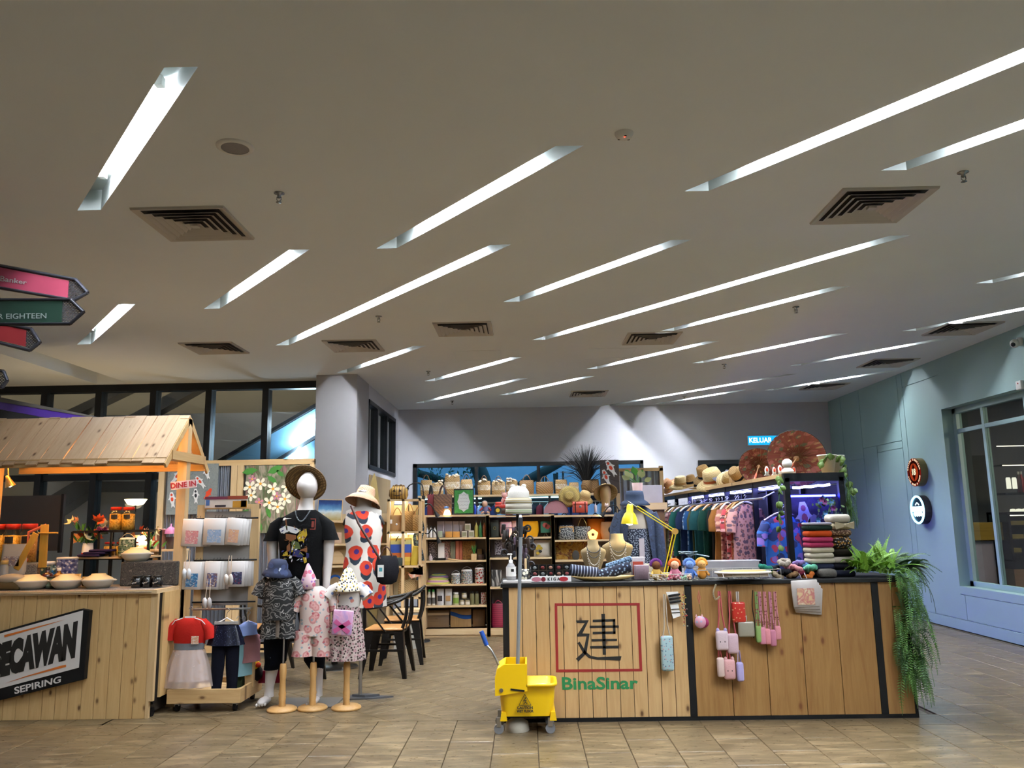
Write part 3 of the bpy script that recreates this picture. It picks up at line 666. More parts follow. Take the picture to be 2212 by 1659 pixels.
# mop bucket
m_y=plain('yellow_plastic','f2c40a',.38,var=.04,coat=.2)
bk=thing('mop_bucket','yellow wheeled mop bucket with wringer and caution wet floor print','mop bucket',(PZ(1135,1583).x,6.12,0))
ox=bk.location.x
def bx(px,py,Y=6.08):p=PY(px,py,Y);return(p.x-ox,p.z)
tub=[bx(1082,1484),bx(1200,1472),bx(1196,1562),bx(1186,1566),bx(1178,1557),bx(1096,1557),bx(1088,1566),bx(1073,1562)]
m=MB();yw=.26
prof=[(0,.085),(.02,.085)]
def rrect(x0,x1,y0,y1,r,k=4):
 pts=[]
 for cx,cy,a in((x1-r,y1-r,0),(x0+r,y1-r,90),(x0+r,y0+r,180),(x1-r,y0+r,270)):
  pts+=[(cx+r*cos(rad(a+90*i/k)),cy+r*sin(rad(a+90*i/k)))for i in range(k+1)]
 return pts
def loft(mb,rings,cap0=True,cap1=True,mi=0):
 n=len(rings[0]);vs=[p for r in rings for p in r]
 mb.add(vs,[(j*n+i,j*n+(i+1)%n,(j+1)*n+(i+1)%n,(j+1)*n+i)for j in range(len(rings)-1)for i in range(n)],mi,True)
 if cap0:mb.add(rings[0],[tuple(range(n))[::-1]],mi)
 if cap1:mb.add(rings[-1],[tuple(range(n))],mi)
 return mb
xl,xr=bx(1080,1500)[0],bx(1201,1500)[0];zt=bx(1200,1474)[1];zb=.09
rg=lambda x0,x1,y0,y1,r,z:[(x,y,z)for x,y in rrect(x0,x1,y0,y1,r)]
loft(m,[rg(xl+.01,xr-.025,-.07,.2,.05,zb+.03),rg(xl+.0,xr-.012,-.085,.215,.06,zb+.16),rg(xl-.0,xr-.004,-.09,.22,.06,zt-.02),rg(xl-.012,xr+.01,-.1,.23,.065,zt-.018),rg(xl-.012,xr+.01,-.1,.23,.065,zt),rg(xl+.01,xr-.012,-.08,.21,.055,zt),rg(xl+.02,xr-.03,-.06,.19,.045,zb+.05)],True,True)
m.build('tub',m_y,bk)
MB().box(xl+.03,xr-.05,-.05,.18,zb+.18,zb+.2).build('water',plain('grey_water','6b6a5a',.15),bk)
for x in(xl,xr-.05):MB().prism([(x+.0,zb),(x+.05,zb),(x+.04,zb+.06),(x+.01,zb+.06)],-.075,.205).build('foot_skirt',m_y,bk)
MB().box(xl+.03,xr-.05,-.06,.19,zb+.018,zb+.035).build('underside',m_blk,bk)
wx0,wx1=bx(1070,1480)[0],bx(1139,1480)[0];wz0,wz1=bx(1070,1500)[1],bx(1100,1432)[1]
w1_=MB();prof=[(wx0,wz0),(wx1-.01,wz0+.03),(wx1,wz1),(wx0+.07,wz1),(wx0+.025,wz1-.03),(wx0,wz1-.09)]
for y in(-.105,.2):MB().prism(prof,y,y+.012).build('wringer_side',m_y,bk)
MB().prism([(wx1-.012,wz0+.03),(wx1,wz0+.03),(wx1,wz1),(wx1-.012,wz1)],-.1,.205).build('wringer_press',m_y,bk)
MB().prism([(wx0,wz0),(wx0+.01,wz0),(wx0+.01,wz1-.09),(wx0+.035,wz1-.03),(wx0+.075,wz1),(wx0+.065,wz1),(wx0+.02,wz1-.03),(wx0,wz1-.09)],-.1,.205).build('wringer_back',m_y,bk)
MB().cyl((wx0+.045,-.112,wz0+.04),(wx0+.045,-.105,wz0+.04),.014,n=12).build('pivot_bolt',m_steel,bk)
MB().cbox((wx0+.16,-.107,wz0+.04),(.1,.006,.012),0,rotm(0,.12)).build('slot',m_blk,bk)
h0=bx(1080,1448);h1=bx(1062,1412);h2=bx(1050,1398);h3=bx(1038,1367)
MB().tube(curve([(h0[0]+.03,.05,h0[1]-.03),(h0[0],.05,h0[1]),(h1[0],.05,h1[1]),(h2[0],.05,h2[1])]),.011,8).build('lever',m_steel,bk)
MB().cyl((h2[0],.05,h2[1]),(h3[0],.05,h3[1]),.017,n=10).build('lever_grip',plain('blue_grip','1d4fa8',.4),bk)
for x,y in((xl-.01,-.05),(xr-.045,-.05),(xl-.01,.19),(xr-.045,.19)):
 MB().cyl((x-.0,y-.012,.035),(x,y+.012,.035),.035,n=14).build('caster',plain('grey_rubber','77777a',.5),bk)
 MB().box(x-.016,x+.016,y-.018,y+.018,.05,zb+.02).build('caster_fork',m_steel,bk)
tri_=MB();cx,cz=bx(1134,1512);R=.05
for k in range(3):
 a0,a1=pi/2+k*2*pi/3,pi/2+(k+1)*2*pi/3;p,q_=Vector((cx+R*cos(a0),-.094,cz+R*sin(a0))),Vector((cx+R*cos(a1),-.094,cz+R*sin(a1)))
 tri_.tube([p,q_],.0025,4)
tri_.tube([(cx-.003,-.094,cz+.018),(cx+.004,-.094,cz-.002),(cx-.01,-.094,cz-.018)],.003,4).tube([(cx+.004,-.094,cz-.002),(cx+.016,-.094,cz-.016)],.003,4).tube([(cx-.014,-.094,cz+.004),(cx+.012,-.094,cz+.01)],.0025,4).ell((cx+.004,-.094,cz+.024),(.005,.002,.005),8,5)
tri_.build('warning_triangle',m_ink,bk)
text_mb('CAUTION',.026,bold=.0012,depth=.0008,o=(cx,-.0945,cz-.042),sx=.95).build('lettering',m_ink,bk)
text_mb('WET FLOOR',.024,bold=.0012,depth=.0008,o=(cx,-.0945,cz-.065),sx=.86).build('lettering',m_ink,bk)
pa,pb_=PY(1115,1446,6.17),PY(1124,1112,6.2);mh=thing('floor_mop','tall grey mop handle standing in the yellow wringer','mop',pa)
MB().tube([(0,0,-.25),pb_-pa-Vector((0,0,.16))],.0135,10).build('shaft',plain('grey_shaft','8d9297',.4,.3),mh)
MB().tube([pb_-pa-Vector((0,0,.165)),pb_-pa-Vector((0,0,.02))],.0175,10).build('grip',plain('black_grip','22252a',.6),mh)
MB().cyl(pb_-pa-Vector((0,0,.02)),pb_-pa,.012,.008,10).build('end_cap',m_white,mh)
MB().lathe([(.02,-.33),(.08,-.36),(.09,-.43),(.05,-.45)],n=12).build('mop_head',fabric('mop_strings','b9b2a2'),mh)
# partition, posters and pictures behind the mannequins
YP=9.6
m_corr=plain('corrugated_steel','9aa0aa',.3,.85,.08)
pt=thing('partition','pine framed partition with corrugated metal sheets behind the mannequins','partition',(PY(565,993,YP).x,YP,0))
ox=pt.location.x;gx=lambda px:PY(px,1050,YP).x-ox;gz=lambda py,px=560:PY(px,py,YP).z
for a,b in((344,357),(500,513),(514,527),(670,679)):MB().box(gx(a),gx(b),-.03,.03,0,gz(994)).build('upright',m_pale_z,pt)
MB().box(gx(344),gx(679),-.031,.031,gz(1005),gz(993)).build('top_rail',m_pine_x,pt)
MB().box(gx(344),gx(679),-.031,.031,.05,.14).build('bottom_rail',m_pine_x,pt)
def corr(a,b,z0,z1,y,pitch=.045):
 m=MB();n=max(4,int((b-a)/pitch)*8)
 m.sheet(lambda u,v:(a+(b-a)*u,y+.013*sin(2*pi*(b-a)*u/pitch),z0+(z1-z0)*v),n,1);return m
corr(gx(357),gx(500),.14,gz(1005),.01).build('metal_sheet',m_corr,pt);corr(gx(527),gx(670),.14,gz(1005),.01).build('metal_sheet',m_corr,pt)
def koi(name,label,x0,x1,y0,y1,Y,bg,fish,cat='painting',edge=None):
 """canvas with fish painted as slightly raised flat shapes; fish: (px,py,len_px,angle,body,patch)"""
 a,b=PY(x0,y1,Y),PY(x1,y0,Y);c=thing(name,label,cat,((a.x+b.x)/2,Y,a.z))
 w_,h_=(b.x-a.x)/2,b.z-a.z;MB().box(-w_,w_,0,.03,0,h_).build('canvas',bg,c)
 k=Y/F_PX
 for px,py,L,ang,body,patch in fish:
  p=PY(px,py,Y);l=L*k;R=rotm(0,-rad(ang));o=(p.x-c.location.x,-.002,p.z-a.z)
  outline=[(l*t,.17*l*(1-abs(t*1.7-.1)**1.6)*(1 if t>-.5 else 0)+.02*l)for t in(.5,.42,.3,.1,-.15,-.35)]
  shape=[(x,z)for x,z in outline]+[(-.62*l,.13*l),(-.5*l,0),(-.66*l,-.12*l)]+[(x,-z)for x,z in outline[::-1]]
  MB().prism(shape,-.002,.002,0,R,o).build('fish',body,c)
  for fx,fz,s_ in((.12,.2,1),(.12,-.2,-1)):MB().prism([(.2*l,fz*.55*l),(-.02*l,fz*1.55*l),(-.05*l,fz*.6*l)],-.0015,.0015,0,R,o).build('fin',body,c)
  for t,r_,sx_ in((.3,.085,1.2),(-.02,.1,1.6)):
   if patch:MB().prism([(t*l+r_*sx_*l*cos(q*pi/4),r_*l*sin(q*pi/4))for q in range(8)],-.0035,-.001,0,R,o).build('patch',patch,c)
 return c
m_kw=plain('koi_white','dcd8d2',.7);m_ko=plain('koi_orange','d2431c',.7);m_kb=plain('koi_black','1b1b1e',.7)
koi('koi_painting','grey koi fish painting hanging behind the kiosk post',358,471,1001,1112,YP-.06,blobs('grey_canvas',['6f7270','82857f','777a78'],25),
 [(383,1028,30,55,m_kw,m_ko),(372,1078,30,100,m_kw,m_ko),(423,1070,28,95,m_kw,m_kb),(432,1040,28,130,m_kw,m_ko),(446,1020,26,110,m_kw,m_kb),(450,1066,24,60,m_ko,None)])
a,b=PY(527,1152,YP-.06),PY(664,1004,YP-.06);fp=thing('flower_painting','tall painting of white frangipani flowers and green leaves behind the straw hat','painting',((a.x+b.x)/2,YP-.06,a.z))
MB().box(-(b.x-a.x)/2,(b.x-a.x)/2,0,.03,0,b.z-a.z).build('canvas',blobs('bark_canvas',['5b5242','9a8a76','4c5a34','8a5a5a'],14,stretch=(1,1,.25)),fp)
m_pw=plain('petal_cream','f1e6c8',.6);m_py=plain('petal_heart','e8a02c',.6);m_pp=plain('petal_pink','c4808c',.6);m_lf=plain('leaf_green','3f7a2c',.6)
FL=[(540,1052,15),(563,1045,14),(590,1056,15),(543,1070,13),(582,1086,15),(600,1095,14),(616,1078,15),(620,1052,13),(560,1085,10),(598,1072,10),(545,1035,9)]
k=(YP-.06)/F_PX
def loc_p(px,py):p=PY(px,py,YP-.06);return p.x-fp.location.x,p.z-a.z
for(px,py,r_)in FL:
 x,z=loc_p(px,py);r_*=k;ph=random.uniform(0,6)
 for q in range(5):
  an=ph+q*2*pi/5;R=rotm(0,an)
  MB().prism([(0,0),(.45*r_,.26*r_),(.85*r_,.3*r_),(1.0*r_,.08*r_),(.8*r_,-.2*r_),(.4*r_,-.18*r_)],-.004-.0004*q,-.001,0,R,(x,0,z)).build('petal',m_pw if r_>11*k else m_pp,fp)
 MB().prism([(.22*r_*cos(i),.22*r_*sin(i))for i in range(6)],-.0065,-.001,0,None,(x,0,z)).build('flower_heart',m_py,fp)
for px,py,L,an in((540,1018,34,10),(595,1014,36,25),(588,1036,26,-35),(535,1108,26,-20),(580,1108,24,-70),(560,1135,26,-60),(605,1022,22,140)):
 x,z=loc_p(px,py);l=L*k;MB().prism([(-.5*l,0),(-.2*l,.2*l),(.2*l,.19*l),(.5*l,0),(.2*l,-.17*l),(-.2*l,-.2*l)],-.0025,-.0005,0,rotm(0,-rad(an)),(x,0,z)).build('leaf',m_lf,fp)
# figures in clothes
m_mq=plain('mannequin_white','cfc9c4',.4,var=.02)
def ell_ring(x,y,z,rx,ry,n=16,ph=0):return[(x+rx*cos(ph+2*pi*i/n),y+ry*sin(ph+2*pi*i/n),z)for i in range(n)]
def trunk(rings,n=16,wav=0.0,wn=7,cap0=True,cap1=True,mb=None,folds=0):
 mb=mb or MB();R=[]
 for j,q in enumerate(rings):
  r_=ell_ring(*q,n=n)
  if wav:
   f=wav*j/(len(rings)-1);r_=[(q[0]+(p[0]-q[0])*(1+f*sin(wn*2*pi*i/n)),q[1]+(p[1]-q[1])*(1+f*sin(wn*2*pi*i/n)),p[2])for i,p in enumerate(r_)]
  R.append(r_)
 return loft(mb,R,cap0,cap1)
def hat(mb,o,crown_r,crown_h,brim_r,droop,M=None,sy=1.0,mi=0,top_r=.8,n=28):
 pr=[(.001,crown_h),(crown_r*top_r*.7,crown_h),(crown_r*top_r,crown_h*.93),(crown_r*.96,crown_h*.5),(crown_r,0),(crown_r+(brim_r-crown_r)*.5,-droop*.35),(brim_r,-droop),(brim_r-.004,-droop-.005),(crown_r+(brim_r-crown_r)*.5,-droop*.35-.006),(crown_r-.004,-.005),(crown_r*top_r-.004,crown_h*.9),(.001,crown_h-.006)]
 return mb.lathe(pr,o,n,mi,1,sy,M)
# tall male mannequin in black tee
bx_,by_=PZ(632,1528).x,7.08;mq=thing('mannequin','tall white faceless mannequin in black printed t-shirt and dark trousers','mannequin',(bx_,by_,.012))
X=lambda px,py=1300:PY(px,py,by_).x-bx_
Z=lambda py,px=640:PY(px,py,by_).z-.012
b_=MB();cx=X(650)
hx=X(659)
loft(b_,[ell_ring(cx,0,.86,.14,.1),ell_ring(cx,0,1.0,.155,.11),ell_ring(cx,0,1.2,.15,.105),ell_ring(cx,-.01,1.4,.19,.12),ell_ring(cx,0,1.53,.2,.1),ell_ring(X(655),0,1.6,.07,.068),ell_ring(X(656),0,1.66,.058,.06),ell_ring(X(658),0,1.72,.055,.06)])
zc,zt_=Z(1078,659),Z(1021,659)
loft(b_,[ell_ring(hx,-.005-.02*sin(t*pi),zc+(zt_-zc)*t,max(.004,.089*(sin(pi*(t*.86+.1))**.62 if 0<t<1 else.28)),max(.004,.105*(sin(pi*(t*.86+.1))**.6 if 0<t<1 else.28)))for t in(0,.04,.12,.25,.4,.55,.7,.82,.92,.98,1)])
for s_,hipx,kx,fx,ky,fy in((-1,X(622),X(598),X(584),.0,.02),(1,X(668),X(680),X(688),.02,.02)):
 trunk([(hipx,0,.95,.095,.1),(hipx*.6+kx*.4,0,.75,.085,.09),(kx,ky,.5,.062,.066),(kx*.5+fx*.5,fy+.02,.34,.06,.066),(fx,fy+.03,.12,.036,.042),(fx,fy+.02,.05,.04,.055)],mb=b_)
 b_.ell((fx-.012,fy-.06,.032),(.045,.125,.032),12,8)
 for q in range(4):b_.ell((fx-.04+.02*q,fy-.165+.008*q,.02),(.011,.022,.014),8,5)
for sx,sy_,ex,ez,wx,wz in((X(590,1120),1.5,X(586),1.17,X(583),.94),(X(712,1120),1.5,X(706),1.17,X(705),.94)):
 trunk([(sx,0,1.42,.045,.045),(sx*.5+ex*.5,0,1.32,.05,.054),(ex,.01,ez,.042,.045),(wx,-.02,wz+.03,.03,.032),(wx,-.03,wz-.02,.034,.022),(wx,-.035,wz-.07,.036,.018)],mb=b_)
 for q in range(4):b_.tube([(wx-.026+.017*q,-.035,wz-.06),(wx-.027+.018*q,-.045,wz-.11),(wx-.026+.018*q,-.04,wz-.15+.012*abs(q-1.5))],.009,6)
 b_.tube([(wx+.03,-.04,wz-.01),(wx+.045,-.06,wz-.05),(wx+.038,-.07,wz-.085)],.01,6)
b_.build('body',m_mq,mq)
m_tee=fabric('black_cotton','060607',.1);m_jean=fabric('dark_denim','080c16',.25)
t_=MB();loft(t_,[ell_ring(cx,0,.93,.185,.14),ell_ring(cx,0,1.1,.18,.135),ell_ring(cx,-.01,1.3,.2,.14),ell_ring(cx,-.005,1.45,.225,.125),ell_ring(X(652),0,1.54,.19,.1),ell_ring(X(655),0,1.585,.115,.085),ell_ring(X(656),0,1.6,.085,.075)],False,False)
for s_,ax_,bx2,top in((-1,X(602,1110),X(590,1160),1.53),(1,X(704,1110),X(712,1160),1.53)):
 trunk([(ax_+s_*-.05,0,top+.01,.05,.06),(ax_-s_*.0,0,top-.04,.07,.075),(ax_*.5+bx2*.5,0,top-.12,.075,.08),(bx2,0,1.34,.085,.085)],mb=t_,cap1=False)
t_.build('t_shirt',m_tee,mq)
j_=MB()
for hipx,kx,fx,ky in((X(622),X(598),X(588),.0),(X(668),X(680),X(684),.02)):
 trunk([(hipx,0,.97,.115,.125),(hipx*.6+kx*.4,0,.72,.11,.11),(kx,ky,.5,.1,.1),(kx,ky+.02,.34,.09,.09),(fx,ky+.03,.27,.06,.062)],mb=j_)
j_.build('trousers',m_jean,mq)
prints={'print_white':('d8d8d8',[[(604,1143),(618,1135),(640,1140),(650,1146),(640,1153),(625,1149),(608,1152)],[(632,1175),(635,1190),(630,1206),(625,1206),(630,1190)]]),
  'print_gold':('b89a22',[[(648,1150),(662,1142),(664,1156),(656,1168),(646,1170),(642,1160)],[(654,1190),(662,1192),(663,1214),(658,1217),(655,1205)],[(612,1196),(622,1188),(622,1200),(612,1201)]]),
  'print_brown':('7a4a26',[[(618,1153),(640,1156),(640,1164),(630,1170),(618,1164)],[(620,1180),(627,1172),(628,1188),(620,1194)],[(648,1188),(664,1182),(664,1192),(652,1194)],[(617,1122),(619,1122),(622,1145),(619,1145)]]),
  'print_blue':('23265c',[[(625,1190),(640,1186),(668,1196),(668,1204),(645,1204),(628,1200)]]),'print_green':('4d5a2c',[[(632,1166),(646,1172),(650,1186),(636,1186),(630,1176)]]),'print_red':('8a3a30',[[(671,1120),(683,1120),(682,1144),(670,1144),(670,1142),(680,1142),(681,1122),(672,1122)],[(674,1126),(679,1126),(678,1139),(673,1139)]])}
for nm,(c_,polys)in prints.items():
 for pl in polys:
  q=[PY(x,y,by_-.142)for x,y in pl];m=MB();m.prism([(p.x-bx_,p.z-.012)for p in q],-.152,-.1485);m.build('shirt_print',plain(nm,c_,.8),mq)
random.seed(77)
PC=[plain(n_,c_[0],.8)for n_,c_ in prints.items()]
for i in range(46):
 px,py=random.uniform(610,666),random.uniform(1136,1212);q=PY(px,py,by_-.142);a_=random.uniform(0,6.28);l1,l2=random.uniform(.008,.02),random.uniform(.003,.007)
 MB().prism([(l1*cos(a_),l1*sin(a_)),(-l2*sin(a_),l2*cos(a_)),(-l1*cos(a_),-l1*sin(a_)),(l2*sin(a_),-l2*cos(a_))],-.1535,-.1522,o=(q.x-bx_,0,q.z-.012)).build('shirt_print',PC[i%5],mq)
nk=[(cx+.02+.062*cos(a_),-.075-.05*abs(sin(a_)),1.61-.085*sin(a_)**2 if sin(a_)>0 else 1.61)for a_ in[pi*i/24 for i in range(25)]]
nm_=MB()
for i,p in enumerate(nk):nm_.ell((p[0],p[1]-.012,p[2]-.02),(.006,.006,.006),6,4)
tag(nm_.build('bead_necklace',plain('grey_bead','6f767c',.3,.6),None,(bx_,by_,.012)),'grey bead necklace around the tall white mannequin neck','necklace')
hm=MB();hat(hm,(0,0,0),.085,.1,.185,.03,None,.95);p=PY(660,1040,by_)
tag(hm.build('straw_hat',wicker('brown_straw','8a6a3c','5a4222',90),None,(p.x,by_+.04,p.z+.0),rot=(rad(-62),rad(6),0)),'brown straw hat tilted behind the white faceless head','hat')
bp=MB();bp.box(-.25,.25,-.16,.2,0,.01);q=PZ(668,1520);tag(bp.build('base_plate',plain('grey_steel_plate','7c7a76',.35,.6),None,(q.x,7.12,0),bevel=.002),'flat grey steel plate under the tall mannequin feet','base plate')
# dress form in poppy dress
dx_,dy_=PZ(778,1500).x,7.32;df=thing('dress_form','armless dress form on a chrome pole wearing the white poppy dress','dress form',(dx_,dy_,0))
X=lambda px,py=1200:PY(px,py,dy_).x-dx_
Z=lambda py,px=785:PY(px,py,dy_).z
b_=MB();c=X(786,1100)
loft(b_,[ell_ring(c,0,Z(1300),.15,.11),ell_ring(c,0,Z(1215),.14,.1),ell_ring(c,-.0,Z(1140),.165,.12),ell_ring(c,0,Z(1103),.16,.09),ell_ring(c,0,Z(1094),.07,.065),ell_ring(c,0,Z(1062),.055,.056)])
b_.build('torso',plain('form_cloth','a8a29a',.9),df)
for s_ in(-1,1):MB().lathe([(.001,.004),(.036,.004),(.036,0)],n=14,sy=1.35,M=rotm(0,s_*pi/2*.8),o=(c+s_*.17,0,Z(1126))).build('arm_cap',plain('arm_cap_black','2a2624',.6),df)
MB().lathe([(.001,.015),(.048,.013),(.052,0)],n=14,o=(c,0,Z(1062))).build('neck_cap',m_steel,df)
MB().cyl((c-.01,0,.03),(c-.01,0,Z(1300)),.016,n=10).build('pole',m_steel,df)
MB().prism([(-.16,0),(-.12,.06),(-.02,.1),(.12,.06),(.28,0),(.1,-.07),(-.1,-.09)],0,.012,axis='Z',o=(c,0,0)).prism([(-.08,0),(-.04,.04),(.06,.04),(.16,0),(.04,-.04)],.012,.03,axis='Z',o=(c,0,0)).build('foot',plain('grey_steel_foot','6d6f74',.3,.7),df)
m_pop=spots('poppy_print','d9d1c6',[('1d2a38',6.2,0,.3,1.13,.6),('c8391f',6.2,0,.36,1.0,.5),('3a1c6a',6.2,0,.12,1.0,.3)],.85)
d_=MB();Rg=[]
for py,rx,ry in((1099,.085,.07),(1104,.15,.09),(1120,.165,.115),(1140,.172,.13),(1165,.165,.125),(1185,.15,.115),(1195,.153,.118),(1215,.175,.13),(1250,.19,.145),(1285,.2,.15),(1310,.205,.155)):
 f=max(0,(py-1195)/115)*.05;z=Z(py);Rg.append([(c+rx*(1+f*sin(9*a_))*cos(a_),ry*(1+f*sin(9*a_))*sin(a_),z)for a_ in[2*pi*i/40 for i in range(40)]])
loft(d_,Rg,False,False);tag(d_.build('dress',m_pop,None,(dx_,dy_,0)),'sleeveless white dress with orange poppies and purple hearts','dress')
p=PY(788,1062,dy_);hm=MB();hat(hm,(0,0,0),.085,.085,.165,.075,None,.9)
tag(hm.build('sun_hat',wicker('peach_straw','d0a888','a87e60',110),None,(p.x,dy_+.02,p.z-.035),rot=(rad(-20),rad(13),0)),'peach straw sun hat with drooping brim on the poppy dress form','hat')
bg=thing('shoulder_bag','black soft shoulder bag with brown strap hanging over the poppy dress','bag',(dx_,dy_-.2,0));X=lambda px,py=1200:PY(px,py,dy_-.2).x-dx_
Z=lambda py,px=838:PY(px,py,dy_-.2).z;bc=X(837)
loft(MB(),[[(bc+rx*cos(a_),-.02+ry*sin(a_),z)for a_ in[2*pi*i/18 for i in range(18)]]for rx,ry,z in((.04,.03,Z(1262)),(.085,.05,Z(1256)),(.105,.06,Z(1235)),(.1,.055,Z(1215)),(.085,.03,Z(1202)),(.08,.02,Z(1200)))]).build('pouch',fabric('black_bag_cloth','17161a'),bg)
MB().tube([(X(756,1095),.04,Z(1092,756)),(X(775,1130),-.02,Z(1130,775)),(X(797),-.05,Z(1165,797)),(X(823),-.05,Z(1207,823))],.008,6,rs=[(.003,.012)]*4,flat=(0,1,0)).build('strap',plain('brown_leather','3f221a',.5),bg)
MB().tube(arc((X(822),-.04,Z(1205)),(X(850),-.04,Z(1203)),.09),.006,6).build('handle',plain('brown_leather','3f221a',.5),bg)
MB().box(X(820),X(833),-.088,-.086,Z(1245),Z(1219)).build('price_tag',plain('tag_white','d8d5d0',.6),bg);MB().box(X(823),X(830),-.0895,-.088,Z(1233),Z(1225)).build('tag_print',plain('tag_teal','3f8790',.6),bg)
# three child forms on turned wooden stands
m_stand=wood('stand_wood','c79c62','b3874e','Z',2,knots=False)
def stand(px,py,lab,ytop):
 p=PZ(px,py);t=thing('wooden_stand',lab,'stand',p,group='turned wooden display stands')
 MB().lathe([(.001,0),(.118,0),(.122,.008),(.118,.02),(.1,.024),(.1,.03),(.03,.034)],n=28).build('foot',m_stand,t)
 MB().lathe([(.028,.03),(.026,.07),(.03,.1),(.027,.106),(.031,.13),(.026,.15),(.024,.24),(.03,.3),(.026,.36),(.02,.37)],n=14).build('turned_post',m_stand,t)
 MB().cyl((0,0,.36),(0,0,ytop),.008,n=8).build('rod',m_steel,t);return t
def kid(px,py,lab,cat,mat,tw,ztop_px,zhem_px,sleeve,Yo=0,name='child_shirt',arms=(.16,.16),flare=1.0,two=None):
 p=PZ(px,py);Y=p.y;Z=lambda yy:PY(px,yy,Y).z;m=MB();k=Y/F_PX;w_=tw*k/2
 zt,zh=Z(ztop_px),Z(zhem_px);h=zt-zh
 trunk([(0,0,zh,w_*flare,w_*.62),(0,0,zh+h*.3,w_*.98,w_*.6),(0,0,zh+h*.65,w_*1.0,w_*.6),(0,0,zh+h*.86,w_*.96,w_*.5),(0,0,zh+h*.95,w_*.6,w_*.4),(0,0,zt,w_*.35,w_*.34)],n=20,cap0=False,cap1=False,mb=m)
 for s_ in(-1,1):m.tube([(s_*w_*.7,0,zt-h*.12),(s_*w_*1.1,-.0,zt-h*.26),(s_*(w_*1.1+sleeve*.5),-.01,zt-h*.42-sleeve*.3)],.04,10,rs=[.045,.05,.056])
 return tag(m.build(name,mat,None,(p.x,p.y,0)),lab,cat),p,Z
def child(px,py,ztop,i):
 st=stand(px,py,'turned wooden stand holding the child '+['wave pattern outfit','pink blossom outfit','unicorn shirt and tulle skirt'][i],PY(px,ztop+20,PZ(px,py).y).z)
 p=PZ(px,py);Y=p.y;m=MB();z0,z1=PY(px,ztop+120,Y).z,PY(px,ztop,Y).z;k=Y/F_PX
 loft(m,[ell_ring(0,0,z0,.085,.055),ell_ring(0,0,(z0+z1)/2,.09,.06),ell_ring(0,0,z1-.05,.085,.05),ell_ring(0,0,z1,.035,.034),ell_ring(0,0,z1+.06,.03,.03)])
 m.build('torso',plain('form_beige','8c8076',.8),st)
child(609,1535,1255,0);child(675,1532,1268,1);child(748,1531,1262,2)
def wave_mat():
 t=NT('wave_print');v=t.coord('Object',(1,1,1));w_=t.node('ShaderNodeTexWave',wave_type='RINGS');w_.inputs['Scale'].default_value=7;w_.inputs['Distortion'].default_value=14;w_.inputs['Detail'].default_value=1.5;w_.inputs['Detail Scale'].default_value=2.2;t.link(v,w_.inputs[0])
 t.set('Base Color',t.ramp(w_.outputs['Fac'],[(.74,lin('151516')),(.82,lin('a9a6a2')),(.93,lin('8d8a86')),(.97,lin('1a1a1a'))]));t.set('Roughness',.85);return t.m
m_wave=wave_mat()
m_bloss=spots('blossom_print','d9c4bc',[('c98a88',11,0,.34,2.0,.7),('d9a3a0',11,.1,.2,2.0,.7),('9aa6ae',16,0,.12,5.0,1.0),('b9606a',13,0,.1,8.0,.8)],.85)
m_uni=spots('unicorn_print','c9c2bb',[('b9796a',9,0,.14,1.0,.6),('5d6f96',11,0,.12,6.0,.8)],.85)
kid(596,1535,'boy shirt printed with white waves on black','shirt',m_wave,72,1243,1338,.05,name='wave_shirt')
kid(676,1532,'child hooded robe top with pink blossoms','shirt',m_bloss,66,1266,1372,.08,name='blossom_shirt',flare=1.05)
kid(748,1531,'cream child shirt with small unicorn print','shirt',m_uni,56,1262,1310,.09,name='unicorn_shirt',flare=.9)
def shorts(px,py,y0,y1,tw,mat,lab,name):
 p=PZ(px,py);Y=p.y+.002;Z=lambda yy:PY(px,yy,Y).z;k=Y/F_PX;w_=tw*k/2;m=MB()
 for s_ in(-1,1):trunk([(s_*w_*.42,0,Z(y0),w_*.56,w_*.5),(s_*w_*.48,0,Z((y0+y1)/2),w_*.56,w_*.5),(s_*w_*.54,0,Z(y1),w_*.6,w_*.52)],cap0=True,cap1=True,mb=m,n=14)
 return tag(m.build(name,mat,None,(p.x,p.y,0)),lab,'shorts')
shorts(596,1535,1330,1378,68,m_wave,'boy shorts printed with white waves on black','wave_shorts')
shorts(674,1532,1362,1416,80,m_bloss,'child shorts with pink blossoms under the robe top','blossom_shorts')
p=PZ(745,1531);Z=lambda yy:PY(745,yy,p.y).z
sk_=MB();loft(sk_,[[(rx*(1+.1*sin(11*a_)*t)*cos(a_),.7*rx*(1+.1*sin(11*a_)*t)*sin(a_),z)for a_ in[2*pi*i/44 for i in range(44)]]for rx,z,t in((.1,Z(1306),0),(.115,Z(1330),.5),(.135,Z(1375),1),(.15,Z(1425),1.2))],False,False)
tag(sk_.build('tulle_skirt',spots('speckle_print','b3a29c',[('3b2e2c',40,0,.3,3,.4),('a98488',30,0,.25,7,.4)],.9),None,(p.x,p.y,0)),'greyish pink speckled tulle child skirt','skirt')
hb=MB();hb.rbox((0,0,0),(.165,.02,.2),.01);q=PY(740,1345,p.y-.15)
t=thing('holographic_pouch','shiny pink holographic pouch with cross straps hung on the tulle skirt','pouch',(q.x,p.y-.15,q.z),rot=(0,rad(5),0))
hb.build('pouch',blobs('holo_foil',['c78fb8','d9a8c8','b99ac9','e0b0c0'],9,.25),t)
for s_ in(-1,1):MB().cbox((0,-.0125,-.03),(.15,.004,.035),0,rotm(0,s_*.6)).build('cross_band',plain('pink_foil','c85f93',.35),t)
MB().tube([(-.06,0,.1),(-.07,.03,.2),(-.05,.1,.3)],.004,6).build('strap',plain('pouch_strap','6a4a3a',.6),t)
p=PY(600,1228,PZ(609,1535).y);hm=MB();hat(hm,(0,0,0),.085,.075,.125,.055,None,.9,top_r=.75)
